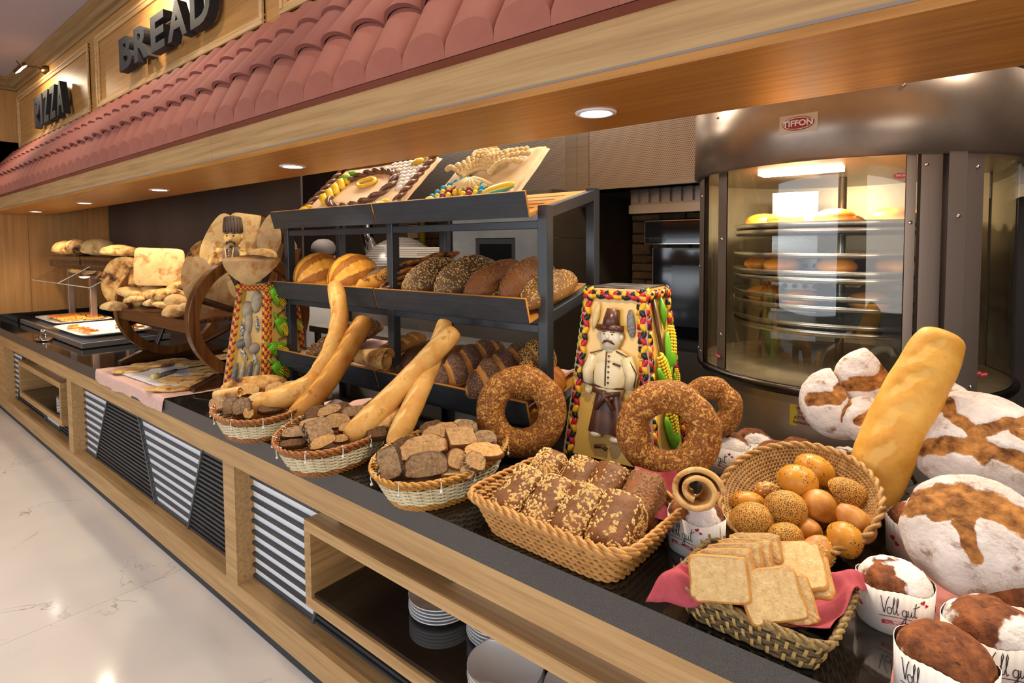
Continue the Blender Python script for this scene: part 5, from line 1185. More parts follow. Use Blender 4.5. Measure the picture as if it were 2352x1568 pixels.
# ================================================================== DECORATED BREAD TOWERS
base_y = mat('tower_glaze', 'D6A94C', .25, col2='E0BC6A', scale=5, spec=.5); edge_cr = mat('tower_edge', 'B59A88', .7, col2='A48774', scale=60); blk_d = mat('dough_black', '1E1A1A', .3); yel2 = mat('dough_amber', 'E0A816', .3); red2 = mat('dough_scarlet', 'B01E2A', .3); corn_y = mat('corn_yellow', 'E3C526', .35)
def tower(label, A, Bc, z1, inset, deco, cols, CD=None):
    A, Bc = Vector((A[0], A[1], 0)), Vector((Bc[0], Bc[1], 0)); e = Bc-A; pr = Vector((-e.y, e.x, 0)); C, Dd = Bc+pr, A+pr
    if CD: C, Dd = Vector((CD[0][0], CD[0][1], 0)), Vector((CD[1][0], CD[1][1], 0))
    ctr_ = (A+Bc+C+Dd)/4
    tw = thing('bread_tower', label, 'decoration', (ctr_.x, ctr_.y, .9)); h = z1-.9
    bot = [p-ctr_ for p in (A, Bc, C, Dd)]; top = [p*inset+Vector((0, 0, h)) for p in bot]
    fc = []
    for i in range(4):
        j = (i+1) % 4; fc.append((bot[i], bot[j], top[j], top[i]))
        nn = (bot[j]-bot[i]).cross(top[i]-bot[i]).normalized(); cc = (bot[i]+bot[j]+top[i]+top[j])/4
        q = [cc+(p-cc)*.985 for p in fc[-1]]; obj('face_panel', MB().add([p-nn*.022 for p in q]+[p for p in q], [(0, 3, 2, 1), (4, 5, 6, 7), (0, 1, 5, 4), (1, 2, 6, 5), (2, 3, 7, 6), (3, 0, 4, 7)]), base_y, tw)
        obj('edge_crust', MB().tube([bot[i]*.985, top[i]*.98], .017, 4, up0=(bot[i].x, bot[i].y, 0)), edge_cr, tw)
    obj('top_panel', MB().add([p*1.0 for p in top]+[Vector((p.x*.9, p.y*.9, h-.03)) for p in top], [(0, 1, 2, 3), (0, 4, 5, 1), (1, 5, 6, 2), (2, 6, 7, 3), (3, 7, 4, 0)]), mat('tower_top', '2A2624', .6, col2='8A8078', scale=40, lo=.5, hi=.62, stretch=(.2, 1, 1)), tw)
    def F(i):
        a, b, c, d = fc[i]; nn = (b-a).cross(d-a).normalized()
        def at(s, t_, o=0.0): return (a.lerp(b, s)).lerp(d.lerp(c, s), t_)+nn*o
        return at, nn, (b-a).normalized()
    # leafy plaits along the sides and top of the two seen faces
    for fi in (0, 1):
        at, nn, xd = F(fi); ms = [MB() for _ in cols]; k = 0
        def leaf(p, dr, kk):
            z = nn; x = dr.normalized(); y = z.cross(x); Mq = Matrix((x, y, z)).transposed(); ms[kk % len(cols)].ball(p, (.033, .013, .011), 7, 5, Mq.to_4x4())
        nst = 13
        for side in (.045, .955):
            for q in range(nst):
                t_ = .02+.93*q/(nst-1); up_ = (at(side, min(1, t_+.03))-at(side, t_)).normalized()
                for sg in (-1, 1): leaf(at(side, t_+(.012 if sg > 0 else 0), .008), up_*.85+xd*sg*.5, k); k += 1
        for q in range(7):
            for sg in (-1, 1): leaf(at(.05+.9*q/6, .955, .010), xd*.85+nn.cross(xd)*sg*.5, k); k += 1
        for mm, c_ in zip(ms, cols): obj('plait_leaves', mm, c_, tw, True)
    deco(tw, F); return tw
def corn(tw, at, nn, s, t_, ang_, sc=1.0, part='corn_cob'):
    P = at(s, t_, .012); up_ = (at(s, t_+.02)-at(s, t_)).normalized(); r_ = up_.cross(nn); x = (up_*cos(ang_)+r_*sin(ang_)); Mq = Matrix((x, nn.cross(x), nn)).transposed().to_4x4(); Mx = Matrix.Translation(P) @ Mq @ SC(sc, sc, sc)
    m = MB()
    for i in range(9):
        u = i/8; w = .021*sqrt(max(.02, 1-(u*1.05-.25)**2*1.0)); 
        for j in range(6): b = pi*(j+.5)/6; m.ball((-.02+u*.075, w*cos(b), w*sin(b)*.85), (.0052, .0052, .0045), 6, 4)
    c = obj(part, m.xf(Mx), corn_y, tw, True)
    hk = MB().ball((-.015, .020, .004), (.055, .014, .010), 10, 6, RZ(.18)).ball((-.015, -.020, .004), (.055, .014, .010), 10, 6, RZ(-.18)).ball((-.035, 0, .006), (.032, .024, .014), 10, 6).tube([(-.04, 0, .006), (-.075, .004, .004), (-.10, .012, .002)], [.010, .007, .004], 6)
    obj('husk', hk.xf(Mx), grn, c, True)
def deco_man(tw, F):
    at, nn, xd = F(0); up_ = (at(.5, .6)-at(.5, .5)).normalized(); Mq = Matrix((xd, up_, nn)).transposed().to_4x4()
    skin_d = mat('dough_pale', 'DDD3C0', .3, col2='CDBFA4', scale=16, bump=.2, bscale=40); shirt = mat('dough_shirt', 'DCC694', .3, col2='E6D6B0', scale=12); brn = mat('dough_cocoa', '4A2A20', .3, col2='5E3828', scale=20)
    O = at(.5, .03, 0); H_ = (at(.5, 1.0)-at(.5, 0)).length; Mx = Matrix.Translation(O) @ Mq
    def P(x, y, z=0): return (x, y*H_, z)
    def ad(nm, mb, mt, par=None): return obj(nm, mb.xf(Mx), mt, par or tw, True)
    fig = ad('man_torso', MB().ball(P(0, .47, .012), (.068, .115, .026), 16, 10).ball(P(0, .56, .012), (.075, .045, .024), 14, 8).box((-.062, .40*H_, 0), (.062, .46*H_, .024)), shirt)
    ad('man_arm', MB().tube([P(-.065, .575, .016), P(-.092, .48, .018), P(-.085, .405, .02)], [.026, .024, .020], 10), shirt, fig); ad('man_arm', MB().tube([P(.065, .575, .016), P(.092, .48, .018), P(.085, .405, .02)], [.026, .024, .020], 10), shirt, fig)
    ad('man_hand', MB().ball(P(-.085, .375, .018), (.017, .02, .011)).tube([P(-.094, .37, .02), P(-.098, .345, .018)], .004, 6).tube([P(-.087, .37, .02), P(-.088, .34, .018)], .004, 6).tube([P(-.080, .37, .02), P(-.078, .345, .018)], .004, 6), shirt, fig)
    hd = ad('man_head', MB().ball(P(0, .685, .02), (.043, .055, .030), 16, 10).ball(P(.04, .69, .016), (.010, .016, .010)).ball(P(-.04, .69, .016), (.010, .016, .010)).ball(P(0, .69, .048), (.008, .014, .010)).tube([P(0, .60, .014), P(0, .64, .014)], .022, 10), skin_d)
    ad('man_hat', MB().tube([P(0, .735, .02), P(0, .79, .02), P(.004, .845, .016)], [.038, .031, .025], 14).tube([P(-.05, .735, .022), P(-.02, .74, .044), P(.02, .74, .044), P(.05, .735, .022)], .013, 8), brn)
    ad('man_moustache', MB().tube([P(-.024, .648, .038), P(-.012, .663, .047), P(0, .667, .049), P(.012, .663, .047), P(.024, .648, .038)], [.003, .006, .004, .006, .003], 8), brn, hd)
    ad('man_eyes', MB().ball(P(-.015, .703, .045), (.006, .004, .003)).ball(P(.015, .703, .045), (.006, .004, .003)).tube([P(-.024, .715, .042), P(-.007, .716, .046)], .0025, 5).tube([P(.024, .715, .042), P(.007, .716, .046)], .0025, 5), brn, hd)
    tr = MB().tube([P(-.008, .60, .036), P(-.008, .5, .040), P(-.008, .41, .036)], .003, 6).tube([P(-.065, .405, .028), P(0, .395, .032), P(.065, .405, .028)], .004, 6).tube([P(.02, .54, .036), P(.05, .53, .034)], .004, 6).tube([P(-.028, .61, .03), P(-.075, .585, .034), P(-.112, .50, .03), P(-.105, .42, .03)], .0028, 6).tube([P(.028, .61, .03), P(.075, .585, .034), P(.112, .50, .03), P(.105, .42, .03)], .0028, 6).tube([P(-.105, .415, .038), P(-.068, .405, .038)], .0028, 6)
    for i in range(6): tr.ball(P(.004, .58-.03*i, .040), .0042, 8, 6)
    ad('man_trim', tr, brn, fig)
    ap = ad('man_apron', MB().grid(lambda u, v: P((u-.5)*(.10+.06*v), .375-.24*v, .034+.008*sin(u*9)-.03*abs(u-.5)), 16, 14).tube([P(-.06, .375, .03), P(-.01, .37, .04), P(.03, .28, .044)], [.008, .012, .006], 7).tube([P(.05, .375, .03), P(.0, .36, .042), P(-.04, .27, .044)], [.008, .012, .006], 7), brn)
    ad('man_foot', MB().ball(P(-.045, .125, .02), (.024, .014, .018)), skin_d, ap); ad('man_foot', MB().ball(P(.035, .11, .02), (.024, .014, .018)), skin_d, ap)
    ad('relief_loaf', MB().ball(P(-.07, .80, .010), (.014, .055, .012), 10, 8, RZ(-.2)), tan_d); ad('relief_loaf', MB().ball(P(.075, .77, .010), (.017, .055, .012), 10, 8, RZ(.12)), mat('dough_poppy', '5A5A60', .6, col2='8A8680', scale=120))
    ad('cookie', MB().tube([P(-.05, .05, .012), P(-.02, .06, .014), P(.0, .045, .012)], .008, 8), brn); 
    at2, n2, x2 = F(1)
    ad2 = MB().tube([at2(.25, .95, .008), at2(.40, .7, .01), at2(.55, .45, .01), at2(.5, .2, .01), at2(.6, .03, .01)], .008, 7); obj('vine', ad2, brn, tw, True)
    obj('vine_leaf', MB().tube([at2(.55, .95, .01), at2(.62, .85, .014), at2(.66, .74, .008)], [.004, .016, .003], 8), grn, tw, True)
    corn(tw, at2, n2, .74, .64, .30, 1.35); corn(tw, at2, n2, .40, .50, -.40, 1.4); corn(tw, at2, n2, .85, .42, .2, .8); corn(tw, at2, n2, .5, .20, -.25, 1.45)
    # green saw-toothed strip on the left edge
    at3, n3, _ = F(3); z = MB()
    for q in range(24): z.ball(at3(.985, .02+.96*q/23, .012), (.007, .007, .012), 6, 4)
    obj('green_strip', z, grn, tw, True)
def deco_loaves(tw, F):
    at, nn, xd = F(0); up_ = (at(.5, .6)-at(.5, .5)).normalized(); Mq = Matrix((xd, up_, nn)).transposed().to_4x4(); gl = mat('dough_grey', 'B3A58E', .6, col2='9A8C76', scale=40, bump=.5, bscale=90); wd = mat('dough_dusted', 'D8D2C4', .7, col2='5A4A3C', scale=120, lo=.45, hi=.55); dk = mat('dough_slate', '5C5A5C', .6, col2='857E78', scale=80)
    def el(s, t_, a, b, rot, mt, nm='relief_loaf', th=.018): obj(nm, MB().ball(at(s, t_, .008), (a, b, th), 12, 8, Mq @ RZ(rot)), mt, tw, True)
    el(.66, .82, .032, .07, 0, gl); el(.38, .74, .030, .055, .1, gl); el(.45, .62, .022, .075, .05, gl); el(.72, .60, .012, .05, .15, wd); el(.28, .55, .012, .055, .1, wd); el(.45, .46, .022, .06, .2, gl)
    el(.28, .42, .026, .028, 0, dk); el(.66, .37, .032, .034, 0, mat('dough_rose', 'A08C7E', .6)); el(.40, .32, .012, .045, .5, wd); el(.72, .25, .012, .045, .3, wd)
    for k, s in enumerate((.2, .38, .56, .74)): el(s, .13, .017, .075, -.12, (dk, gl, dk, gl)[k], 'relief_baton')
    at2, n2, x2 = F(1); obj('vine', MB().tube([at2(.70, .92, .008), at2(.55, .72, .01), at2(.62, .5, .01), at2(.6, .25, .01), at2(.6, .05, .01)], .006, 7).tube([at2(.55, .72, .01), at2(.3, .68, .01), at2(.18, .55, .008)], .004, 6).tube([at2(.6, .45, .01), at2(.3, .43, .01)], .004, 6), choc, tw, True)
    corn(tw, at2, n2, .33, .85, 2.4, 1.15); corn(tw, at2, n2, .42, .55, 2.5, 1.1); corn(tw, at2, n2, .30, .33, 2.0, 1.2); corn(tw, at2, n2, .35, .12, 2.2, 1.3); corn(tw, at2, n2, .8, .55, 2.2, 1.0); corn(tw, at2, n2, .8, .2, 2.2, 1.1)
tower('decorated bread tower with a moulded man in a tall hat and apron', (-1.212, 1.840), (-.853, 1.865), 1.565, .64, deco_man, [blk_d, yel2, red2])
tower('decorated bread tower with loaf reliefs and red and yellow plaits', (-3.335, 1.45), (-3.232, 1.648), 1.515, .66, deco_loaves, [yel2, red2], ((-3.285, 1.95), (-3.345, 1.93)))

# ================================================================== WHOLEGRAIN BREADS IN PAPER MOULDS
paper = mat('paper_white', 'E6E0DA', .6); ink = mat('ink_dark', '3A2A2C', .6); band_r = mat('band_red', 'A3202E', .5); heart_r = mat('heart_red', 'C0202E', .5)
cr_voll = crust('crust_wholegrain', '4E2610', '94562C', mask='E0D8D4', scale=30, rough=.8, bump=1.0, fine=85, bd=.008, spot='3A1C0C', spot_at=.6, mn=1.3, mscale=40)
def heart_poly(s):
    return [(s*16*sin(t_)**3/17, s*(13*cos(t_)-5*cos(2*t_)-2*cos(3*t_)-cos(4*t_))/17) for t_ in [2*pi*k/22 for k in range(22)]]
def script_mb(w):
    """the handwritten word Vollgut as pen strokes"""
    def circ(x, y, rx, ry, a0, a1, n=14): return [(x+rx*cos(rad(a0+(a1-a0)*k/n)), y+ry*sin(rad(a0+(a1-a0)*k/n))) for k in range(n+1)]
    st = [[(0, 1.0), (.05, 1.02), (.12, .55), (.22, .05), (.25, 0), (.30, .35), (.38, .85), (.48, 1.12)], circ(.52, .22, .13, .22, 80, 445), [(.64, .35), (.74, .6), (.80, 1.0), (.77, 1.18), (.72, 1.0), (.72, .3), (.78, .02), (.86, .1)], [(.86, .1), (.96, .6), (1.0, 1.0), (.97, 1.16), (.92, .98), (.92, .3), (.98, .02), (1.06, .12)],
          circ(1.36, .22, .13, .21, 40, 390), [(1.48, .42), (1.47, .0), (1.44, -.42), (1.33, -.55), (1.24, -.42), (1.36, -.2), (1.56, .1)], [(1.58, .42), (1.57, .12), (1.63, .0), (1.74, .1), (1.78, .42), (1.78, .1), (1.84, .0), (1.92, .12)], [(2.02, .95), (1.96, .4), (1.97, .08), (2.04, .0), (2.12, .1)], [(1.86, .62), (2.05, .68), (2.26, .80)]]
    m = MB(); k = w/2.26
    for s_ in st: m.tube([((x-1.13)*k, (y-.3)*k, .0002) for x, y in s_], .00085, 5)
    return m
def voll_meshes(sd):
    a, b, hp = .078, .070, .098; r = random.Random(sd)
    N = 72; m = MB(); lo = ring_pts(a*.96, b*.96, 2.2, 0, N); hi = ring_pts(a, b, 2.2, hp, N); hi = [p+Vector((0, 0, .0007*(1 if k % 2 else -1)+.004*sin(k*.35+sd))) for k, p in enumerate(hi)]; hin = [p*.985 for p in hi]; hin = [Vector((p.x*.985, p.y*.985, p.z)) for p in hi]
    m.add(lo+hi+hin, [(i, (i+1) % N, N+(i+1) % N, N+i) for i in range(N)]+[(N+i, N+(i+1) % N, 2*N+(i+1) % N, 2*N+i) for i in range(N)]); m.f.append(tuple(range(N-1, -1, -1))); m.mi.append(0)
    # dome
    nr = 18; vs = []; mask = []
    for j in range(nr+1):
        rr = j/nr
        for i in range(40):
            p = rp(2*pi*i/40, a*.975, b*.975, 2.2)*rr; z = hp-.016+.056*sqrt(max(0, 1-rr**2.4)); d = .006*fr(p, 34, sd)*min(1, 6*(1-rr)+.2)
            f = fr(p, 11, sd+3)+.30*(rr-.5); vs.append(p+Vector((0, 0, z+d))); mask.append(max(0, min(1, .13+1.4*f)))
    dm = MB().add(vs, [(j*40+i, j*40+(i+1) % 40, (j+1)*40+(i+1) % 40, (j+1)*40+i) for j in range(nr) for i in range(40)]); dm.mask = mask
    def wrap(mb, th0, z, off=.0008):
        out = []
        for p in mb.v:
            R_ = .0745; th = th0+p[0]/R_; q = rp(th, 1, 1, 2.0); k = 1/((abs(q.x)/a)**2.2+(abs(q.y)/b)**2.2)**(1/2.2); k *= .96+.04*(z+p[1])/hp; out.append((q.x*(k+off+p[2]), q.y*(k+off+p[2]), z+p[1]))
        mb.v = out; return mb
    S2 = [('paper_mould', mesh_of('paper_mould', m, paper, True)), ('crust', mesh_of('crust', dm, cr_voll, True, {'mask': mask}))]
    for th0 in (-pi/2-.1, pi/2+.3):
        tx = wrap(script_mb(.080), th0, .060); w = wrap(MB().tube([(-.042+.084*k/12, -.021+.006*sin(k/12*pi), 0) for k in range(13)], .0007, 5), th0, .060); S2.append(('brand_script', mesh_of('brand_script', tx, ink))); S2.append(('pen_line', mesh_of('pen_line', w, ink)))
        pl_ = [(-.036+.072*k/14, .0+.004*sin(k/14*pi)) for k in range(15)]; S2.append(('red_band', mesh_of('red_band', wrap(MB().prism([(x, y-.0075) for x, y in pl_]+[(x, y+.0015) for x, y in reversed(pl_)], .0004), th0, .030), band_r)))
        S2.append(('band_lettering', mesh_of('band_lettering', wrap(fit_mb(text_mb('VOLLKORNBROT', .008, extrude=.0001), .060, .0048), th0, .0285, .0016), paper)))
        for (x, y, s, rt2) in ((.046, .085, .006, .4), (.055, .077, .0045, -.5), (.105, .052, .0085, .4), (.118, .042, .007, -.6)):
            S2.append(('heart', mesh_of('heart', wrap(MB().prism(heart_poly(s), .0006).xf(RZ(rt2)).xf(T(x, y, 0)), th0, 0), heart_r)))
        S2.append(('thread', mesh_of('thread', wrap(MB().tube([(.108+.006*sin(k*.5), .094-.0088*k, 0) for k in range(11)], .0005, 4), th0, 0), mat('thread_grey', '7A6E6E', .7))))
    return S2
VM = [voll_meshes(k) for k in range(4)]; vcount = [0]
def voll(x, y, rz, label, z=.9, sc=1.0, tip=None):
    V = VM[vcount[0] % 4]; vcount[0] += 1
    M = T(x, y, z) @ (tip or Matrix.Identity(4)) @ RZ(rz) @ SC(sc, sc, sc); o = thing('wholegrain_bread', label, 'bread', M=M, group='wholegrain breads in paper moulds')
    pm = None
    for k, me in V:
        q = link(k, me, o if k in ('paper_mould', 'crust') else pm)
        if k == 'paper_mould': pm = q
def voll_base(px, py): p = PZ(px, py, .9); return p.x, p.y
voll(-.648, 2.065, rad(-12), 'paper-wrapped wholegrain bread just right of the big sesame ring', sc=.98)
voll(-.485, 2.06, rad(5), 'paper-wrapped wholegrain bread behind the left part of the round basket'); voll(-.325, 2.05, rad(-20), 'paper-wrapped wholegrain bread behind the top of the round basket'); voll(-.165, 2.07, rad(10), 'wholegrain bread behind the foot of the big upright baguette')
voll(-.600, 2.195, 0, 'back row wholegrain bread beside the round oven, first from the left', sc=.9); voll(-.445, 2.19, 1, 'back row wholegrain bread under the yellow warning label', sc=.9); voll(-.29, 2.185, 2, 'back row wholegrain bread under the cut floury loaf', sc=.9)
voll(-.068, 1.80, rad(35), 'wholegrain bread with hearts right of the round basket'); voll(-.02, 1.96, .5, 'wholegrain bread under the big star-cut loaf'); voll(.10, 1.885, 1.2, 'wholegrain bread behind the big cracked loaf at the right edge')
voll(-.098, 1.455, rad(20), 'wholegrain bread beside the red napkin basket', sc=.94); voll(.105, 1.545, rad(30), 'wholegrain bread under the right side of the big cracked loaf'); voll(.063, 1.375, rad(25), 'wholegrain bread behind the frontmost one', sc=1.02); voll(-.006, 1.235, rad(-20), 'frontmost wholegrain bread, cut by the bottom edge', sc=.98)
voll(-.548, 1.475, rad(-8), 'wholegrain bread carrying a rolled flatbread, beside the oat basket', sc=.98)
m = roll_mb(.11, .062, 1.7, .013, 60, 10, seed=9, flare=.35); bread('flatbread_roll', 'rolled toasted flatbread standing on a wholegrain bread', m, fl_spot, look_M(PZ(1598, 1122, 1.09), Vector((.35, -.75, .25)), (0, 0, 1)), None)

# round basket with rolls
BT = rad(24); bc = Vector((-.352, 1.715, 1.016)); bn = Vector((-.10, -sin(BT), cos(BT))).normalized(); bx = Vector((1, 0, 0)); bx = (bx-bn*bx.dot(bn)).normalized(); BM = frame_M(bc, bx, bn.cross(bx), bn)
bk = thing('round_basket', 'round coiled wicker basket of rolls, tipped towards the front', 'basket', M=BM)
RB = .205; f = MB(); sh = MB()
bprof = [(RB*(.30+.70*(k/15)**.75), -.085*(1-(k/15)**1.5)) for k in range(16)]
for k, (r_, z_) in enumerate(bprof):
    N = int(60+60*k/15); q = []
    for i in range(N*2): a = 2*pi*i/(N*2); q.append((r_*cos(a), r_*sin(a), z_+.0028*cos(pi*i+pi*k)))
    f.tube(q, .0062, 5, True)
    for i in range(0, N, 1):
        a = 2*pi*(i+.5*(k % 2))/N; u_ = Vector((cos(a), sin(a), 0)); f.tube([u_*(r_-.006)+Vector((0, 0, z_-.004)), u_*(r_)+Vector((0, 0, z_+.0085)), u_*(r_+.007)+Vector((0, 0, z_+.002))], .0026, 4, caps=False)
obj('coils', f, mat('wicker_coil', 'B58A50', .55, col2='93682F', scale=60), bk, True)
obj('inner_shell', MB().lathe([(.0001, -.088)]+[(r_-.001, z_-.004) for r_, z_ in bprof], 64), mat('wicker_coil_gap', '6E4C26', .8), bk, True)
obj('rim_coil', rope([(RB*1.01*cos(2*pi*i/120), RB*1.01*sin(2*pi*i/120), .004) for i in range(121)], .010), MATS['wicker_coil'], bk, True)
obj('base', MB().lathe([(.0001, -.092), (.07, -.092), (.07, -.085)], 32), MATS['wicker_coil_gap'], bk)
r_gold = crust('roll_gold', 'A8621A', 'DCA04A', scale=14, rough=.42, bump=.15, spec=.5); r_pop = speckle('roll_poppy', 'BE822E', 'D8A044', '241F22', .42, 330, pscale=9, lo=.30, hi=.52); r_few = speckle('roll_fewseeds', 'B8761E', 'DC9E3C', '1A1412', .30, 210, patch=False, rough=.32, pscale=12, lo=.60, hi=.66)
def roll_at(px, py, wp, hp, mt, label, sd, rot=0, up=.03, oats=False):
    r_ = ray(px, py); O = bc+bn*(up-.045); t_ = (O-CAM).dot(bn)/r_.dot(bn); P = CAM+r_*t_; k = mpp(P); L_, W_ = wp*2*k, hp*2*k*1.05
    m = loaf(L_, W_, min(L_, W_)*.72, 2.1, nu=26, nv=22, seed=sd, amp=.004); m.mask = [.9 if p[2] > .01 else .2 for p in m.v]
    x = (RT*cos(rot)+(-UP)*sin(rot)); M = look_M(P-bn*.02, x, bn*.6+Vector((0, -.4, .4)))
    bread('bread_roll', label, m, mt, M, 'rolls in the round basket', 'roll', [('oat_flakes', seeds(m, 70, oatS, TOPC, sd), oat_m)] if oats else [('black_seeds', seeds(m, 70, (.0042, .0026, .0012), lambda p, n: n.z > .1 and nz(p, 34, sd) > .05, sd), seed_blk)] if mt is r_few else ())
for k, a in enumerate(((1857, 1076, 46, 34, r_few, 'topmost golden roll in the round basket, few black seeds', .45, .035), (1822, 1106, 46, 38, r_few, 'plump golden roll below the topmost one', .15, .05), (1757, 1122, 28, 20, r_gold, 'small oat-topped roll left of the plump golden one', 0, .02), (1936, 1127, 50, 31, r_pop, 'poppy seed roll at the right wall of the basket', .45, .03),
        (1712, 1152, 42, 26, r_few, 'flat golden roll above the left poppy seed roll', .15, .02), (1796, 1166, 48, 38, r_pop, 'poppy seed roll in the middle of the basket', .1, .05), (1720, 1195, 49, 40, r_pop, 'poppy seed roll at the left of the basket', .1, .05), (1870, 1160, 42, 36, r_gold, 'sesame bagel-like roll right of the middle poppy roll', .2, .02),
        (1946, 1190, 52, 35, r_gold, 'long glossy golden roll at the lower right', .75, .04), (1797, 1228, 40, 30, r_pop, 'dark poppy seed roll at the front beside the red napkin', .1, .045), (1864, 1246, 36, 40, r_gold, 'oat-topped roll at the front of the basket', 1.1, .05), (1921, 1233, 40, 38, r_few, 'round golden roll below the long glossy one', .5, .045), (1846, 1205, 28, 26, r_gold, 'brown roll peeking between the poppy and bagel rolls', .9, .02))):
    roll_at(a[0], a[1], a[2], a[3], a[4], a[5], 60+k, a[6], a[7], k in (2, 10))

# basket with red napkin and sliced white bread
sb = thing('slice_basket', 'small dark woven basket lined with a red napkin, full of white slices', 'basket', (-.325, 1.27, .9), rad(-3)); a, b, h = .158, .120, .078; n_ = 9; prof = lambda z: (a*(.78+.22*z/h), b*(.78+.22*z/h))
rush = mat('rush_strip', '9A7E48', .6, col2='6E5630', scale=70); rush2 = mat('rush_strip_dark', '6B5430', .65, col2='4A3A20', scale=70); obj('inner_shell', shell_mb(prof, .003, h, n_, 64), mat('rush_gap', '2E2414', .9), sb)
f = MB()
for i in range(9): q = weave_rows(prof, [.006+i*.0095], n_, 44, .0046, .0022, i); f.add(q.v, q.f)
obj('woven_side', f, rush2, sb, True); f = MB(); r = random.Random(5)
for rr in range(5):
    P = ring_pts(prof(.01+rr*.017)[0]+.004, prof(.01+rr*.017)[1]+.004, n_, .004+rr*.017, 60); Q = ring_pts(prof(.03+rr*.017)[0]+.004, prof(.03+rr*.017)[1]+.004, n_, .024+rr*.017, 60)
    for i in range(rr % 2, 60, 2):
        p, q = P[i], Q[i]; t_ = (P[(i+1) % 60]-P[i-1]).normalized()*.0034; nn = Vector((t_.y, -t_.x, 0)).normalized()*.0026; f.add([p-t_, p+t_, q+t_, q-t_, p+nn+(q-p)*.5-t_, p+nn+(q-p)*.5+t_], [(0, 1, 5, 4), (4, 5, 2, 3), (0, 4, 3), (1, 2, 5)])
obj('split_strips', f, mat('rush_light', 'B99A5C', .55, col2='8F7238', scale=90), sb); f = MB()
for o_, z in ((.002, h-.006), (.004, h+.002)): q = ring_rope(lambda zz: (prof(zz)[0]+o_, prof(zz)[1]+o_), z, n_, .0068, 110); f.add(q.v, q.f)
obj('rim_braid', f, rush, sb, True)
SBM = T(-.325, 1.27, .9) @ RZ(rad(-3)); SBI = SBM.inverted()
tips = [SBI @ PZ(1482, 1388, .935), SBI @ PZ(1904, 1525, .915), SBI @ PZ(2004, 1352, .965), SBI @ PZ(1668, 1212, 1.06)]
def napkin_pt(u, v):
    # bilinear between the four corner tips, dropped into the basket
    p = (tips[0]*(1-u)+tips[1]*u)*(1-v)+(tips[3]*(1-u)+tips[2]*u)*v
    x, y = p.x, p.y; rho = ((abs(x)/a)**4+(abs(y)/b)**4)**.25
    if rho < 1: z = .022+(h+.016-.022)*rho**2.2
    else:
        edge = min(u, 1-u, v, 1-v); tipz = p.z; k = min(1, (rho-1)/.45); z = (h+.018)*(1-k**1.2)+max(tipz, .01)*k**1.2
    z += (.012*sin(u*17+v*5)+.010*sin(v*14-u*6))*min(1, max(0, (rho-.6)*2)); return Vector((x, y, max(z, .006)+.006))
m = MB().grid(napkin_pt, 46, 46); o = obj('red_napkin', m, redcl, None, True, M=SBM); sol = o.modifiers.new('thick', 'SOLIDIFY'); sol.thickness = .0016; tag(o, 'red cloth napkin spread in the small slice basket, corners hanging out', 'cloth')
gs = 'white bread slices on the red napkin'
for a_ in ((1735, 1262, 1.055, 110, 60, .42, .42, -.35, 'rearmost slice of the fanned white bread'), (1712, 1278, 1.05, 118, 66, .42, .42, -.35, 'second rearmost slice of the fanned white bread'), (1690, 1292, 1.045, 122, 72, .40, .42, -.3, 'middle slice of the fanned white bread'), (1668, 1308, 1.04, 124, 78, .38, .42, -.3, 'slice just behind the front one in the fan'), (1650, 1330, 1.03, 128, 92, .34, .32, -.2, 'front fanned slice with two small holes'),
           (1828, 1318, 1.03, 140, 92, .62, .40, -.1, 'lower slice under the flat white slice at the back right'), (1812, 1300, 1.045, 142, 92, .62, .40, -.1, 'flat white slice lying at the back right'), (1800, 1382, 1.0, 128, 96, .42, .40, .1, 'slice behind the front right one'), (1772, 1368, 1.02, 128, 104, .40, .40, .1, 'front right white slice leaning in the basket')):
    slice_at(a_[8], a_[0], a_[1], a_[2], a_[3], a_[4], 'white', 'tin', a_[5], a_[6]-.1, .013, a_[7], group=gs)

# big floury loaves
def boule(R_, H_, sd, cuts_, flat=.5):
    """cuts_: list of polylines in the top plane (x,y in units of R), width"""
    m = MB(); mask = []; nu, nv = 112, 60; vs = []
    for j in range(nv+1):
        ph = pi*j/nv
        for i in range(nu):
            th = 2*pi*i/nu; d = Vector((sin(ph)*cos(th), sin(ph)*sin(th), cos(ph))); z = d.z*(1 if d.z > 0 else flat); p = Vector((d.x*R_, d.y*R_, z*H_)); mk = 0
            if d.z > -.1:
                for pl, w in cuts_:
                    for (x0, y0), (x1, y1) in zip(pl[:-1], pl[1:]):
                        ax, ay = d.x-x0, d.y-y0; bx_, by_ = x1-x0, y1-y0; tt = max(0, min(1, (ax*bx_+ay*by_)/(bx_*bx_+by_*by_+1e-9))); ds = sqrt((ax-bx_*tt)**2+(ay-by_*tt)**2)+.05*nz(d, 5, sd)
                        if ds < w: mk = max(mk, 1-(ds/w)**2)
            if d.z < -.35: mk = max(mk, .75)
            p *= 1+.03*nz(d, 3, sd)+.012*nz(d, 9, sd)-.045*min(1, mk*1.4)*(1 if d.z > -.1 else 0)+(.03*fr(d, 9, sd)*min(1, mk*2) if d.z > -.1 else 0); vs.append(p); mask.append(min(1, mk*1.3))
    m.add(vs, [(j*nu+i, j*nu+(i+1) % nu, (j+1)*nu+(i+1) % nu, (j+1)*nu+i) for j in range(nv) for i in range(nu)]); m.mask = mask; return m
P = PY(2236, 1232, 1.60); bread('floury_loaf', 'big round floury loaf with a wide crack, on the wholegrain breads at right', boule(.138, .095, 1, [([(-.85, .15), (-.2, .42), (.5, .32), (.95, .25)], .33), ([(.05, .3), (-.1, -.1), (.1, -.5)], .14), ([(-.2, .1), (-.45, -.05)], .12)]), cr_flour, facing(P, .46, -.1), 'big floury loaves')
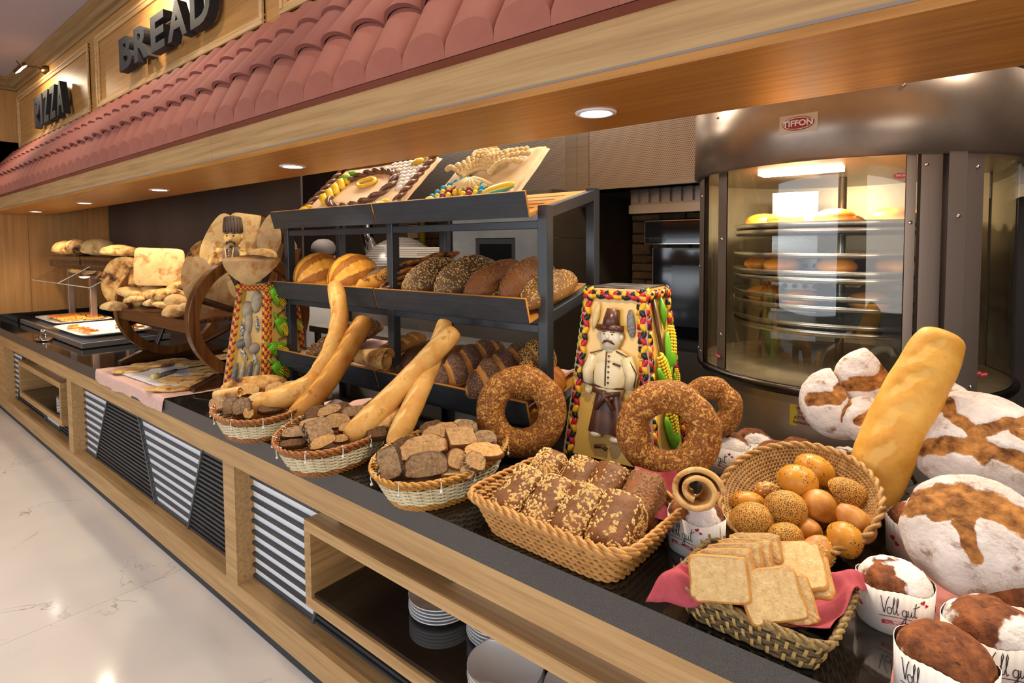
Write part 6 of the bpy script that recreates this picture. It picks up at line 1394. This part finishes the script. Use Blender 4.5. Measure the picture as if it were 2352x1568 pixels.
P = PY(2240, 1020, 2.02); bread('floury_loaf', 'big round floury loaf with star-shaped cuts before the oven', boule(.168, .105, 2, [([(-.45, .6), (-.35, .1), (0, -.2), (.1, -.6)], .14), ([(0, -.2), (.45, .15), (.75, .35)], .15), ([(-.75, .35), (-.7, -.1)], .10), ([(-.6, -.5), (.1, -.45), (.7, -.5)], .17), ([(.5, 0), (.95, -.1)], .12)]), cr_flour, facing(P, .56, 0), 'big floury loaves')
P = PY(2150, 938, 2.13); bread('floury_loaf', 'floury loaf peeking between the big baguette and the star-cut loaf', boule(.10, .07, 3, [([(-.5, .1), (.4, .3)], .2)]), cr_flour, facing(P, .4), 'big floury loaves')
def cut_boule(px, py, Y, R_, sd, label, turn, tilt):
    m = boule(R_, R_*.62, sd, [([(-.6, .3), (0, .1), (.5, .4)], .25), ([(-.1, -.5), (.3, -.2)], .16)]); P = PY(px, py, Y); 
    # slice off one side with a flat cut face
    vs = []; xc = R_*.28
    for p in m.v: vs.append((min(p[0], xc), p[1], p[2]))
    m.v = vs; m.mask = [1 if v_[0] >= xc-1e-6 else k for v_, k in zip(vs, m.mask)]
    bread('cut_loaf', label, m, cr_flour, facing(P, tilt, turn, .5), 'big floury loaves')
cut_boule(1925, 925, 2.08, .115, 5, 'cut floury loaf left of the big upright baguette', .0, .25); cut_boule(2010, 885, 2.15, .125, 6, 'cut floury loaf standing highest behind the upright baguette', .3, .2)
bread('floury_loaf', 'small floury loaf half hidden by the upright baguette', boule(.075, .06, 7, [([(-.3, -.2), (.3, .3)], .22)]), cr_flour, facing(PY(1990, 965, 2.05), .3), 'big floury loaves')

# pink cloth below the right-hand breads, end board of the counter
m = MB().grid(lambda u, v: (-.085+.30*u, 1.18+.60*v, .9025+.003*abs(nz((u*4, v*6, 0), 2))), 24, 30); tag(obj('pink_runner', m, mat('rose_cloth', 'C07A72', .8, col2='B66E68', scale=50), None, True), 'rose pink cloth under the wholegrain breads at the right', 'cloth')
eb = thing('end_screen', 'dark bronze framed end screen at the right edge of the counter', 'screen', (.17, 1.16, .9)); obj('panel', B((.012, 0, 0), (.03, .75, .16)), mat('bronze_panel', '6A5234', .35, .4), eb); obj('edge_strip', B((0, 0, 0), (.011, .75, .165)), chrome, eb)

# plates in the niches
plate_me = mesh_of('plate', MB().lathe([(.0001, .005), (.068, .005), (.076, .009), (.118, .017), (.122, .020), (.121, .015), (.110, .010), (.075, .001), (.0001, .0)], 48), white_cer, True)
def stack(x, y, n, label, z=.3615, sc=1.0, pitch=.0125):
    for k in range(n):
        o = link('plate', plate_me, None, T(x+rng.uniform(-.0015, .0015), y, z+k*pitch) @ SC(sc, sc, sc)); tag(o, label % ('top plate' if k == n-1 else 'bottom plate' if k == 0 else ('second', 'third', 'fourth', 'fifth', 'sixth', 'seventh', 'eighth', 'ninth')[k-1]+' plate from below'), 'plate', label % 'plates')
stack(-1.50, 1.42, 5, 'white porcelain %s of the left stack in the near niche'); stack(-1.24, 1.46, 5, 'white porcelain %s of the second stack in the near niche'); stack(-1.085, 1.30, 4, 'white porcelain %s of the frontmost stack in the near niche'); stack(-.83, 1.36, 5, 'white porcelain %s of the rightmost stack in the near niche')
for x, y, nm in ((-6.30, 1.50, 'rear'), (-6.02, 1.40, 'middle'), (-5.80, 1.30, 'front')): stack(x, y, 10, 'white porcelain %s of the ' + nm + ' stack in the far niche')
# ================================================================== WAGON-WHEEL BENCH
wag = wood('wagon_wood', '7A4A20', '3E2210', 2, 30, rough=.25, spec=.5); wagx = wood('wagon_wood_x', '6A3C18', '361D0D', 0, 30, rough=.25, spec=.5); wagd = wood('wagon_wood_dark', '4A2A14', '28160A', 1, 30, rough=.22, spec=.5)
bench = thing('wagon_bench', 'dark varnished bench with two wagon wheels as its sides, heaped with flatbreads', 'bench', (-4.0, 1.6, .9))
def bo(name, mb, mt, parent=None, smooth=False, bevel=.004): return obj(name, mb.xf(T(4.0, -1.6, -.9)), mt, parent or bench, smooth, bevel=bevel)
WC = (1.66, 1.305)
for X in (-4.64, -3.41):
    R0, R1, th = .315, .376, .062; N = 56; m = MB(); vs = []
    for r_, dx in ((R0, -th/2), (R1, -th/2), (R1, th/2), (R0, th/2)):
        for i in range(N): a = 2*pi*i/N; vs.append((X+dx, WC[0]+r_*cos(a), WC[1]+r_*sin(a)))
    m.add(vs, [(q*N+i, q*N+(i+1) % N, ((q+1) % 4)*N+(i+1) % N, ((q+1) % 4)*N+i) for q in range(4) for i in range(N)])
    w = bo('wheel_rim', m, wag, bevel=.003)
    bo('hub', MB().tube([(X-.05, WC[0], WC[1]), (X-.03, WC[0], WC[1]), (X+.03, WC[0], WC[1]), (X+.05, WC[0], WC[1])], [.035, .05, .05, .035], 16), wagd, w, True, 0)
    for k in range(8):
        a = pi/8+k*pi/4; d = Vector((0, cos(a), sin(a))); c = Vector((X, WC[0], WC[1])); bo('spoke', MB().tube([c+d*.04, c+d*.322], [.019, .022], 4, up0=(1, 0, 0)), wagd, w)
    pr = [(-.36, .0), (-.36, .028), (-.30, .05), (-.22, .082), (-.10, .062), (0, .05), (.10, .062), (.22, .082), (.30, .05), (.36, .028), (.36, 0)]
    m = MB(); n = len(pr); m.add([(X+sx*.03, WC[0]+a, .9+b) for sx in (-1, 1) for a, b in pr], [tuple(range(n)), tuple(range(2*n-1, n-1, -1))]+[(i, n+i, n+(i+1) % n, (i+1) % n) for i in range(n)]); bo('foot_runner', m, wagd)
for k in range(5): bo('seat_plank', MB().box((-4.61, 1.30+.112*k, 1.285), (-3.44, 1.405+.112*k, 1.31)), wagx)
bo('seat_rail', MB().box((-4.61, 1.305, 1.235), (-3.44, 1.335, 1.285)), wagx); bo('axle', MB().tube([(-4.65, WC[0], WC[1]), (-3.36, WC[0], WC[1])], .018, 10), wagd, None, True, 0)
# arched backrest
tl = .25
def bk_pt(x, z, d=0): return (x, 1.86+(z-1.25)*tl+d, z)
m = MB(); N = 24; vs = []
for d in (0, .028):
    for i in range(N+1):
        u = i/N; x = -4.56+1.14*u; zt = 1.66+.30*sin(pi*u)**.7; vs += [bk_pt(x, zt, d), bk_pt(x, zt-.10, d)]
k = 2*(N+1); fs = []
for i in range(N):
    a = 2*i; fs += [(a, a+1, a+3, a+2), (k+a, k+a+2, k+a+3, k+a+1), (a, a+2, k+a+2, k+a), (a+1, k+a+1, k+a+3, a+3)]
fs += [(0, k, k+1, 1), (2*N, 2*N+1, k+2*N+1, k+2*N)]
bo('back_top_rail', MB().add(vs, fs), wagx)
for i in range(6):
    x = -4.50+.195*i; zt = 1.60+.28*sin(pi*(x+4.56)/1.14)**.7
    p, q = bk_pt(x, 1.22), bk_pt(x, zt); bo('back_slat', MB().add([(x, p[1], p[2]), (x+.13, p[1], p[2]), (x+.13, q[1], q[2]), (x, q[1], q[2]), (x, p[1]+.02, p[2]), (x+.13, p[1]+.02, p[2]), (x+.13, q[1]+.02, q[2]), (x, q[1]+.02, q[2])], [(0, 1, 2, 3), (7, 6, 5, 4), (0, 4, 5, 1), (1, 5, 6, 2), (2, 6, 7, 3), (3, 7, 4, 0)]), wag)
bo('back_low_rail', MB().box((-4.60, 1.845, 1.40), (-3.42, 1.875, 1.47)), wagx)
# flatbreads on the bench: photo x, y, depth, half sizes px, material, tilt, turn, rot, squareness
FB = [(290, 650, 1.36, 50, 62, fl_char, .12, -.3, .1, 2, .02, 'round scorched flatbread standing at the left end of the bench'),
      (366, 612, 1.47, 50, 44, fl_pale, .12, .0, -.05, 7, .014, 'square pale flatbread standing upright on the bench seat'),
      (458, 655, 1.42, 40, 66, fl_grey, .10, .6, .15, 2.4, .018, 'matte greyish flatbread leaning inside the right wheel'),
      (500, 548, 1.88, 26, 62, fl_pale, .14, 0, -.42, 2.6, .016, 'long tongue-shaped flatbread leaning on the bench back'),
      (565, 550, 1.93, 40, 62, fl_pale, .14, 0, -.12, 6, .022, 'smooth pale bread slab standing behind the baker figurine'),
      (618, 548, 1.86, 26, 58, fl_grey, .12, 0, -.12, 1.6, .014, 'pointed flatbread standing at the right of the bench back'),
      (455, 600, 1.80, 26, 50, fl_char, .14, 0, -.3, 2, .018, 'scorched flatbread half hidden behind the tongue-shaped one'),
      (598, 592, 1.74, 36, 24, fl_spot, .3, 0, .2, 2, .03, 'spotted round bread right of the figurine'),
      (505, 600, 1.72, 22, 34, fl_char, .2, 0, -.5, 2, .02, 'toasted flatbread strip below the tongue-shaped one'),
      (560, 645, 1.72, 34, 46, fl_pale, .15, 0, .1, 2.2, .016, 'pale flatbread seen through the spokes of the right wheel'),
      (520, 665, 1.66, 30, 44, fl_grey, .15, .3, -.1, 2, .02, 'brownish flatbread seen through the left part of the right wheel'),
      (592, 668, 1.74, 22, 34, fl_spot, .15, 0, .1, 2, .016, 'small spotted flatbread low behind the right wheel')]
for a in FB:
    P = PY(a[0], a[1], a[2]); k = mpp(P); bread('flatbread', a[11], flat_mb(a[3]*k, a[4]*k, a[10], a[9], .010, int(a[0])), a[5], facing(P, a[6], a[7], a[8]), 'flatbreads on the wagon bench')
LB = [(262, 702, 1.28, 26, 16, fl_pale, 'pale bun hanging over the left end of the seat'), (305, 672, 1.34, 34, 18, fl_spot, 'light oval bun before the scorched flatbread'), (308, 688, 1.29, 20, 11, fl_spot, 'small bun tucked under the oval bun'), (352, 672, 1.45, 34, 24, fl_spot, 'rounded toasted bun in the middle of the seat'), (385, 650, 1.57, 34, 16, fl_char, 'scorched puffed bun before the square flatbread'), (388, 676, 1.41, 34, 22, fl_char, 'freckled bun right of the toasted bun'), (350, 695, 1.34, 18, 12, fl_pale, 'pale pointed bun at the seat edge'), (372, 700, 1.33, 20, 10, fl_spot, 'flat bun at the seat edge'), (407, 690, 1.36, 26, 20, fl_spot, 'brown-speckled bun beside the matte flatbread'), (401, 714, 1.31, 22, 20, fl_spot, 'round spotted bun hanging at the seat front'), (425, 705, 1.33, 16, 14, fl_pale, 'small pale bun by the right wheel'), (415, 660, 1.55, 30, 20, fl_char, 'dark toasted bun at the back of the seat')]
for k, a in enumerate(LB):
    P = PY(a[0], a[1], a[2]); q = mpp(P); m = loaf(a[3]*2.35*q, a[4]*2.6*q, a[4]*1.35*q, 2.1, nu=24, nv=18, seed=80+k, amp=.01); bread('flat_bun', a[6], m, a[5], look_M(P-Vector((0, 0, a[4]*.7*q)), RT*.9-UP*rng.uniform(-.3, .3), (0, 0, 1)), 'buns on the wagon bench')
P = PX(600, 592, -3.385); P = Vector((-3.385, 1.70, 1.64)); m = flat_mb(.150, .150, .014, 2.0, .006, 91, droop=lambda q: Vector((q.x+.10*min(0, q.y), q.y*.22 if q.y > 0 else q.y*(1.0-.35*abs(q.x/.15)), q.z-(.8*q.y if q.y > 0 else 0)+.10*(q.x/.15)**2*.2)))
bread('flatbread', 'matte flatbread draped over the top of the right wheel', m, fl_grey, facing(PY(578, 596, 1.55), .12, .1), 'flatbreads on the wagon bench')
# baker figurine
fg_y = mat('figurine_skin', 'D8B26A', .5, col2='C89E56', scale=20); fg_b = mat('figurine_brown', '5E4A3A', .6, col2='6E5846', scale=30)
P = PY(533, 612, 1.80); kq = mpp(P); fg = thing('baker_figurine', 'dough baker figurine in a tall brown hat seated on the bench', 'figurine', M=facing(P, .02, -.35) @ SC(kq, kq, kq))
obj('torso', MB().ball((0, 18, 0), (27, 36, 20), 16, 12), fg_b, fg, True)
hd = obj('head', MB().ball((4, 66, 2), (18, 22, 18), 16, 12).ball((4, 62, 20), (4, 5, 5)).ball((-12, 66, 2), (4, 6, 4)).ball((22, 66, 0), (4, 7, 5)), fg_y, fg, True)
obj('hat', MB().lathe([(18, 0), (20, 10), (19, 26), (16, 38), (0.1, 41)], 20, T(4, 76, 0) @ RX(-pi/2)), fg_b, fg, True); hm = MB()
for i in range(18): a = 2*pi*i/18; hm.tube([(4+19.5*cos(a), 78, 19.5*sin(a)), (4+20*cos(a), 90, 20*sin(a)), (4+17*cos(a), 112, 17*sin(a))], 1.6, 5)
obj('hat_folds', hm, mat('figurine_brown2', '4E3C2E', .6), fg, True)
obj('moustache', MB().tube([(-6, 50, 16), (-3, 55, 19), (4, 57, 21), (11, 55, 19), (14, 50, 16)], [1.5, 2.6, 2, 2.6, 1.5], 7).tube([(4, 48, 19), (4, 43, 18)], 2.4, 6), mat('figurine_dark', '3A2A1E', .5), hd, True)
obj('eyes', MB().ball((-3, 70, 18), (2.6, 2, 1.6)).ball((11, 70, 18), (2.6, 2, 1.6)).tube([(-8, 75, 16), (0, 76, 19)], 1.2, 5).tube([(8, 76, 19), (15, 75, 15)], 1.2, 5), mat('figurine_dark', '3A2A1E', .5), hd, True)
obj('arm', MB().tube([(22, 38, 4), (32, 18, 10), (34, 2, 18)], [9, 9, 7], 10), fg_y, fg, True); obj('arm', MB().tube([(-22, 38, 4), (-30, 18, 12), (-22, 4, 20)], [9, 9, 7], 10), fg_y, fg, True)
obj('sleeve_trim', MB().tube([(26+7*cos(t_*.6), 34+3*sin(t_*.6), 4+9*sin(t_*.6)) for t_ in range(11)], 1.6, 6).tube([(-8, 44, 17), (-4, 20, 21), (-6, -8, 18)], 1.4, 6).tube([(10, 44, 16), (8, 20, 20), (8, -8, 18)], 1.4, 6), fg_y, fg, True); bt_ = MB()
for i in range(4): bt_.ball((1, 36-12*i, 20), 1.8, 6, 5)
obj('buttons', bt_, fg_y, fg, True)

# ================================================================== FLATBREAD STATION
def cloth_pt(u, v):
    x = -4.60+1.20*u+.10*v; y = 1.10+.46*v
    if y < 1.152: d = 1.152-y; return Vector((x+.01*sin(u*22)*d*8, 1.148-.012*abs(sin(u*14))*d*12, .9035-d*1.35-.012*sin(u*9)-(.02 if .3 < u < .6 else 0)*d*15))
    return Vector((x, y, .9035+.0025*abs(nz((u*5, v*3, 1), 2))))
m = MB().grid(cloth_pt, 60, 36); tag(obj('table_cloth', m, pinkcl, None, True), 'pale pink cloth under the cutting board, hanging over the counter edge', 'cloth')
cb = tag(obj('cutting_board', MB().prism([(0, 0), (.72, .0), (.72, .34), (0, .34)], .014), mat('board_white', 'EEEAEA', .4, col2='DAD5D5', scale=5, stretch=(8, .6, 1)), None, M=T(-4.29, 1.195, .9075) @ RZ(rad(2)), bevel=.005), 'white plastic cutting board on the pink cloth', 'cutting board')
br = thing('basting_brush', 'basting brush with a wrapped handle and pale tip on the cutting board', 'brush', (0, 0, 0)); A_, B_ = PZ(350, 866, .935), PZ(405, 850, .935); C_ = PZ(470, 838, .94)
obj('brush_head', MB().tube([A_, A_.lerp(B_, .22)], [.016, .02], 10), mat('brush_tip', 'D9C27E', .6), br, True); obj('handle', MB().tube([A_.lerp(B_, .2), A_.lerp(B_, .6), B_], [.013, .014, .010], 10), mat('foil_wrap', '8E949E', .3, .6, col2='6E747E', scale=70), br, True); obj('rod', MB().tube([B_, C_], .004, 6), mat('rod_dark', '3A3430', .4), br, True)
NB = [(300, 846, .935, 40, 12, fl_spot, 'toasted oval flatbread at the left end of the cloth'), (350, 834, .94, 48, 12, fl_spot, 'toasted oval flatbread behind the cutting board'), (400, 826, .93, 50, 9, fl_spot, 'long flatbread at the back of the cloth'), (440, 832, .93, 36, 14, fl_pale, 'pale flatbread under the right wheel'), (475, 836, .935, 44, 16, fl_pale, 'pale folded flatbread right of the cutting board'), (478, 852, .935, 44, 10, fl_spot, 'brown flatbread beside the brush rod'), (425, 868, .935, 62, 14, fl_spot, 'long golden flatbread in front of the brush'), (390, 888, .925, 55, 11, fl_spot, 'golden flatbread nearest the counter edge'), (445, 880, .925, 40, 10, fl_spot, 'golden flatbread under the long one'), (520, 815, .93, 36, 16, fl_spot, 'flatbread lying behind the right foot runner'), (545, 800, .92, 30, 12, fl_spot, 'small flatbread below the right wheel rim')]
for k, a in enumerate(NB):
    P = PZ(a[0], a[1], a[2]); q = mpp(P); L_ = a[3]*q; W_ = min(a[4]*q*2.4, .11)
    bread('naan', a[6], flat_mb(L_, W_, .020, 2.2, .010, 120+k), fl_spot if a[5] is fl_spot else fl_pale, look_M(P-Vector((0, 0, .010)), Vector((RT.x, RT.y, 0)) @ Matrix.Rotation(rng.uniform(-.15, .15), 3, 'Z'), (0, 0, 1)), 'flatbreads round the cutting board')

# ================================================================== HOT PLATES WITH HEAT LAMPS
def hotplate(x0, x1, y0, y1, label):
    h = thing('hot_plate', label, 'hot plate', (x0, y0, .9)); w, d = x1-x0, y1-y0
    obj('housing', B((0, 0, .006), (w, d, .052)), mat('plate_steel', '8A8682', .34, .6), h, bevel=.004); obj('hot_surface', B((.02, .02, .052), (w-.02, d-.02, .055)), mat('ceran', '2A2522', .15, spec=.6), h)
    for a in (.05, w-.09):
        for b in (.05, d-.09): obj('foot', B((a, b, 0), (a+.04, b+.04, .006)), blackm, h)
hotplate(-6.86, -5.58, 1.31, 1.97, 'wide stainless hot plate nearest the wagon bench'); hotplate(-8.10, -6.93, 1.36, 2.0, 'stainless hot plate in the far corner of the counter')
def dish(x0, x1, y0, y1, label):
    d = MB(); w, l = (x1-x0)/2, (y1-y0)/2; N = 60; prf = [(.0, .004), (.86, .004), (.90, .012), (1.0, .026), (1.0, .030), (.89, .018), (.84, .010), (0, .010)]; vs = []
    for s, z in prf:
        for p in ring_pts(w*max(s, .001), l*max(s, .001), 8, z, N): vs.append(p)
    d.add(vs, [(k*N+i, k*N+(i+1) % N, (k+1)*N+(i+1) % N, (k+1)*N+i) for k in range(len(prf)-1) for i in range(N)]); tag(obj('serving_dish', d, white_cer, None, True, M=T((x0+x1)/2, (y0+y1)/2, .956)), label, 'dish')
dish(-6.82, -5.80, 1.36, 1.93, 'large white rectangular serving dish of pizza on the near hot plate'); dish(-7.95, -7.00, 1.44, 1.95, 'white rectangular serving dish of pizza slices on the far hot plate')
pz_top = mat('pizza_top', 'D8581C', .5, col2='F0B048', scale=40, bump=.5, bscale=60, bdist=.006); pz_cr = mat('pizza_crust', 'D09A50', .7)
wedge_t = mesh_of('topping', MB().prism([(0, 0), (.13, -.035), (.13, .035)], .012).xf(T(0, 0, .008)), pz_top); wedge_c = mesh_of('dough', MB().prism([(-.004, 0), (.14, -.042), (.15, 0), (.14, .042)], .009), pz_cr)
def slices(x0, x1, y0, y1, nx, ny, nm):
    r = random.Random(nx); lab = 'pizza slice with orange topping in the dish on the %s hot plate' % nm
    for j in range(ny):
        for i in range(nx):
            x = x0+(x1-x0)*(i+.5)/nx; y = y0+(y1-y0)*(j+.5)/ny
            o = thing('pizza_slice', lab, 'pizza', M=T(x-.06+r.uniform(-.01, .01), y, .970+.004*(i % 2)) @ RZ(r.uniform(-.25, .25)) @ RY(-.12), group='pizza slices on the %s hot plate' % nm); link('dough', wedge_c, o); link('topping', wedge_t, o)
slices(-6.70, -5.95, 1.42, 1.52, 6, 1, 'near'); slices(-6.35, -5.95, 1.72, 1.88, 3, 2, 'near'); slices(-7.85, -7.05, 1.50, 1.88, 6, 4, 'far')
for k in range(7): tag(obj('herb_sprig', MB().tube([(0, 0, 0), (.02, .01, .015), (.045, .0, .02)], [.003, .006, .001], 5), mat('herb', '4E7A1E', .6), None, True, M=T(-7.7+.09*k, 1.86-.02*(k % 2), .99) @ RZ(k)), 'green herb sprig garnishing the far pizza dish', 'herb', 'herb sprigs on the far dish')
g = thing('heat_lamp_gantry', 'stainless heat lamp gantry with angled glass guard over the hot plates', 'heat lamp', (-6.6, 1.7, .955))
def gb(nm, mb, mt, par=None, sm=False, bev=0): return obj(nm, mb.xf(T(6.6, -1.7, -.955)), mt, par or g, sm, bevel=bev)
for x in (-7.13, -7.95, -6.05): gb('post', MB().box((x-.03, 1.76, .955), (x+.03, 1.82, 1.53)), metal('post_steel', (185, 170, 160), .3, 2), bev=.004)
hs = gb('lamp_housing', MB().box((-8.0, 1.62, 1.53), (-5.25, 1.84, 1.60)), metal('housing_steel', (140, 132, 126), .3, 0))
gg = thin_glass('guard_glass', (.90, .88, .86, 1), 1.0)
for a, b in ((-7.40, -6.42), (-6.41, -5.45)):
    gb('glass_guard', MB().add([(a, 1.35, 1.41), (b, 1.35, 1.41), (b, 1.60, 1.555), (a, 1.60, 1.555)], [(0, 1, 2, 3)]), gg)
    gb('front_glass', MB().add([(a-.35, 1.60, 1.56), (b-.3, 1.60, 1.56), (b-.3, 1.60, 1.65), (a-.35, 1.60, 1.65)], [(0, 1, 2, 3)]), gg)
    gb('glass_edge', MB().tube([(a, 1.35, 1.41), (b, 1.35, 1.41), (b, 1.60, 1.555)], .004, 5), mat('glass_edge', 'C8BCB4', .2), None)
gb('top_glass', MB().box((-8.0, 1.60, 1.645), (-5.25, 1.86, 1.652)), gg)
heat = bpy.data.materials.new('heat_bulb'); heat.use_nodes = True; bs = heat.node_tree.nodes['Principled BSDF']; bs.inputs['Emission Color'].default_value = (1, .72, .42, 1); bs.inputs['Emission Strength'].default_value = 16
for x in (-6.95, -6.25):
    sh_ = gb('lamp_shade', MB().lathe([(.03, 1.53), (.05, 1.50), (.10, 1.45), (.105, 1.445), (.098, 1.445), (.045, 1.50)], 24, T(x, 1.68, 0)), chrome, None, True); gb('bulb', MB().ball((x, 1.68, 1.462), (.055, .055, .04)), heat, sh_, True)
    lamp('heat_lamp_light', 'SPOT', (x, 1.68, 1.41), 55, (1, .62, .34), (x, 1.66, .9), spot_size=rad(120), spot_blend=.5, shadow_soft_size=.05)
for k, (px, py, w_, h_, mt, lab) in enumerate(((140, 577, 30, 18, fl_spot, 'leftmost flatbread on the heat lamp gantry'), (168, 580, 34, 20, fl_char, 'scorched drooping flatbread on the heat lamp gantry'), (212, 578, 36, 24, fl_pale, 'puffed pale flatbread on the heat lamp gantry'), (262, 577, 42, 15, fl_spot, 'rightmost oval flatbread on the heat lamp gantry'))):
    P = PY(px, py, 1.66); q = mpp(P); m = loaf(w_*2.1*q, w_*1.5*q, h_*1.7*q, 2.1, nu=28, nv=20, seed=140+k, amp=.02, nscale=8); bread('flatbread', lab, m, mt, look_M(Vector((P.x, P.y+.05, 1.653)), RT*.95+Vector((0, 0, -.05 if k != 1 else -.2)), (0, 0, 1)), 'flatbreads on the heat lamp gantry')
tr_ = thing('tong_rest', 'small chrome tong rest in front of the hot plate', 'tong rest', (-6.44, 1.235, .9)); obj('tray', MB().lathe([(.0001, .004), (.09, .004), (.10, .022), (.103, .022), (.094, 0), (.0001, 0)], 28, SC(1.3, .6, 1)), chrome, tr_, True)
obj('wire_handle', MB().tube([(-.09, 0, .012), (-.08, 0, .06), (-.04, 0, .075), (.02, 0, .07), (.07, 0, .08), (.10, 0, .012)], .005, 7), chrome, tr_, True); obj('knob', MB().ball((.03, 0, .088), .014).ball((-.05, 0, .082), .012), chrome, tr_, True)
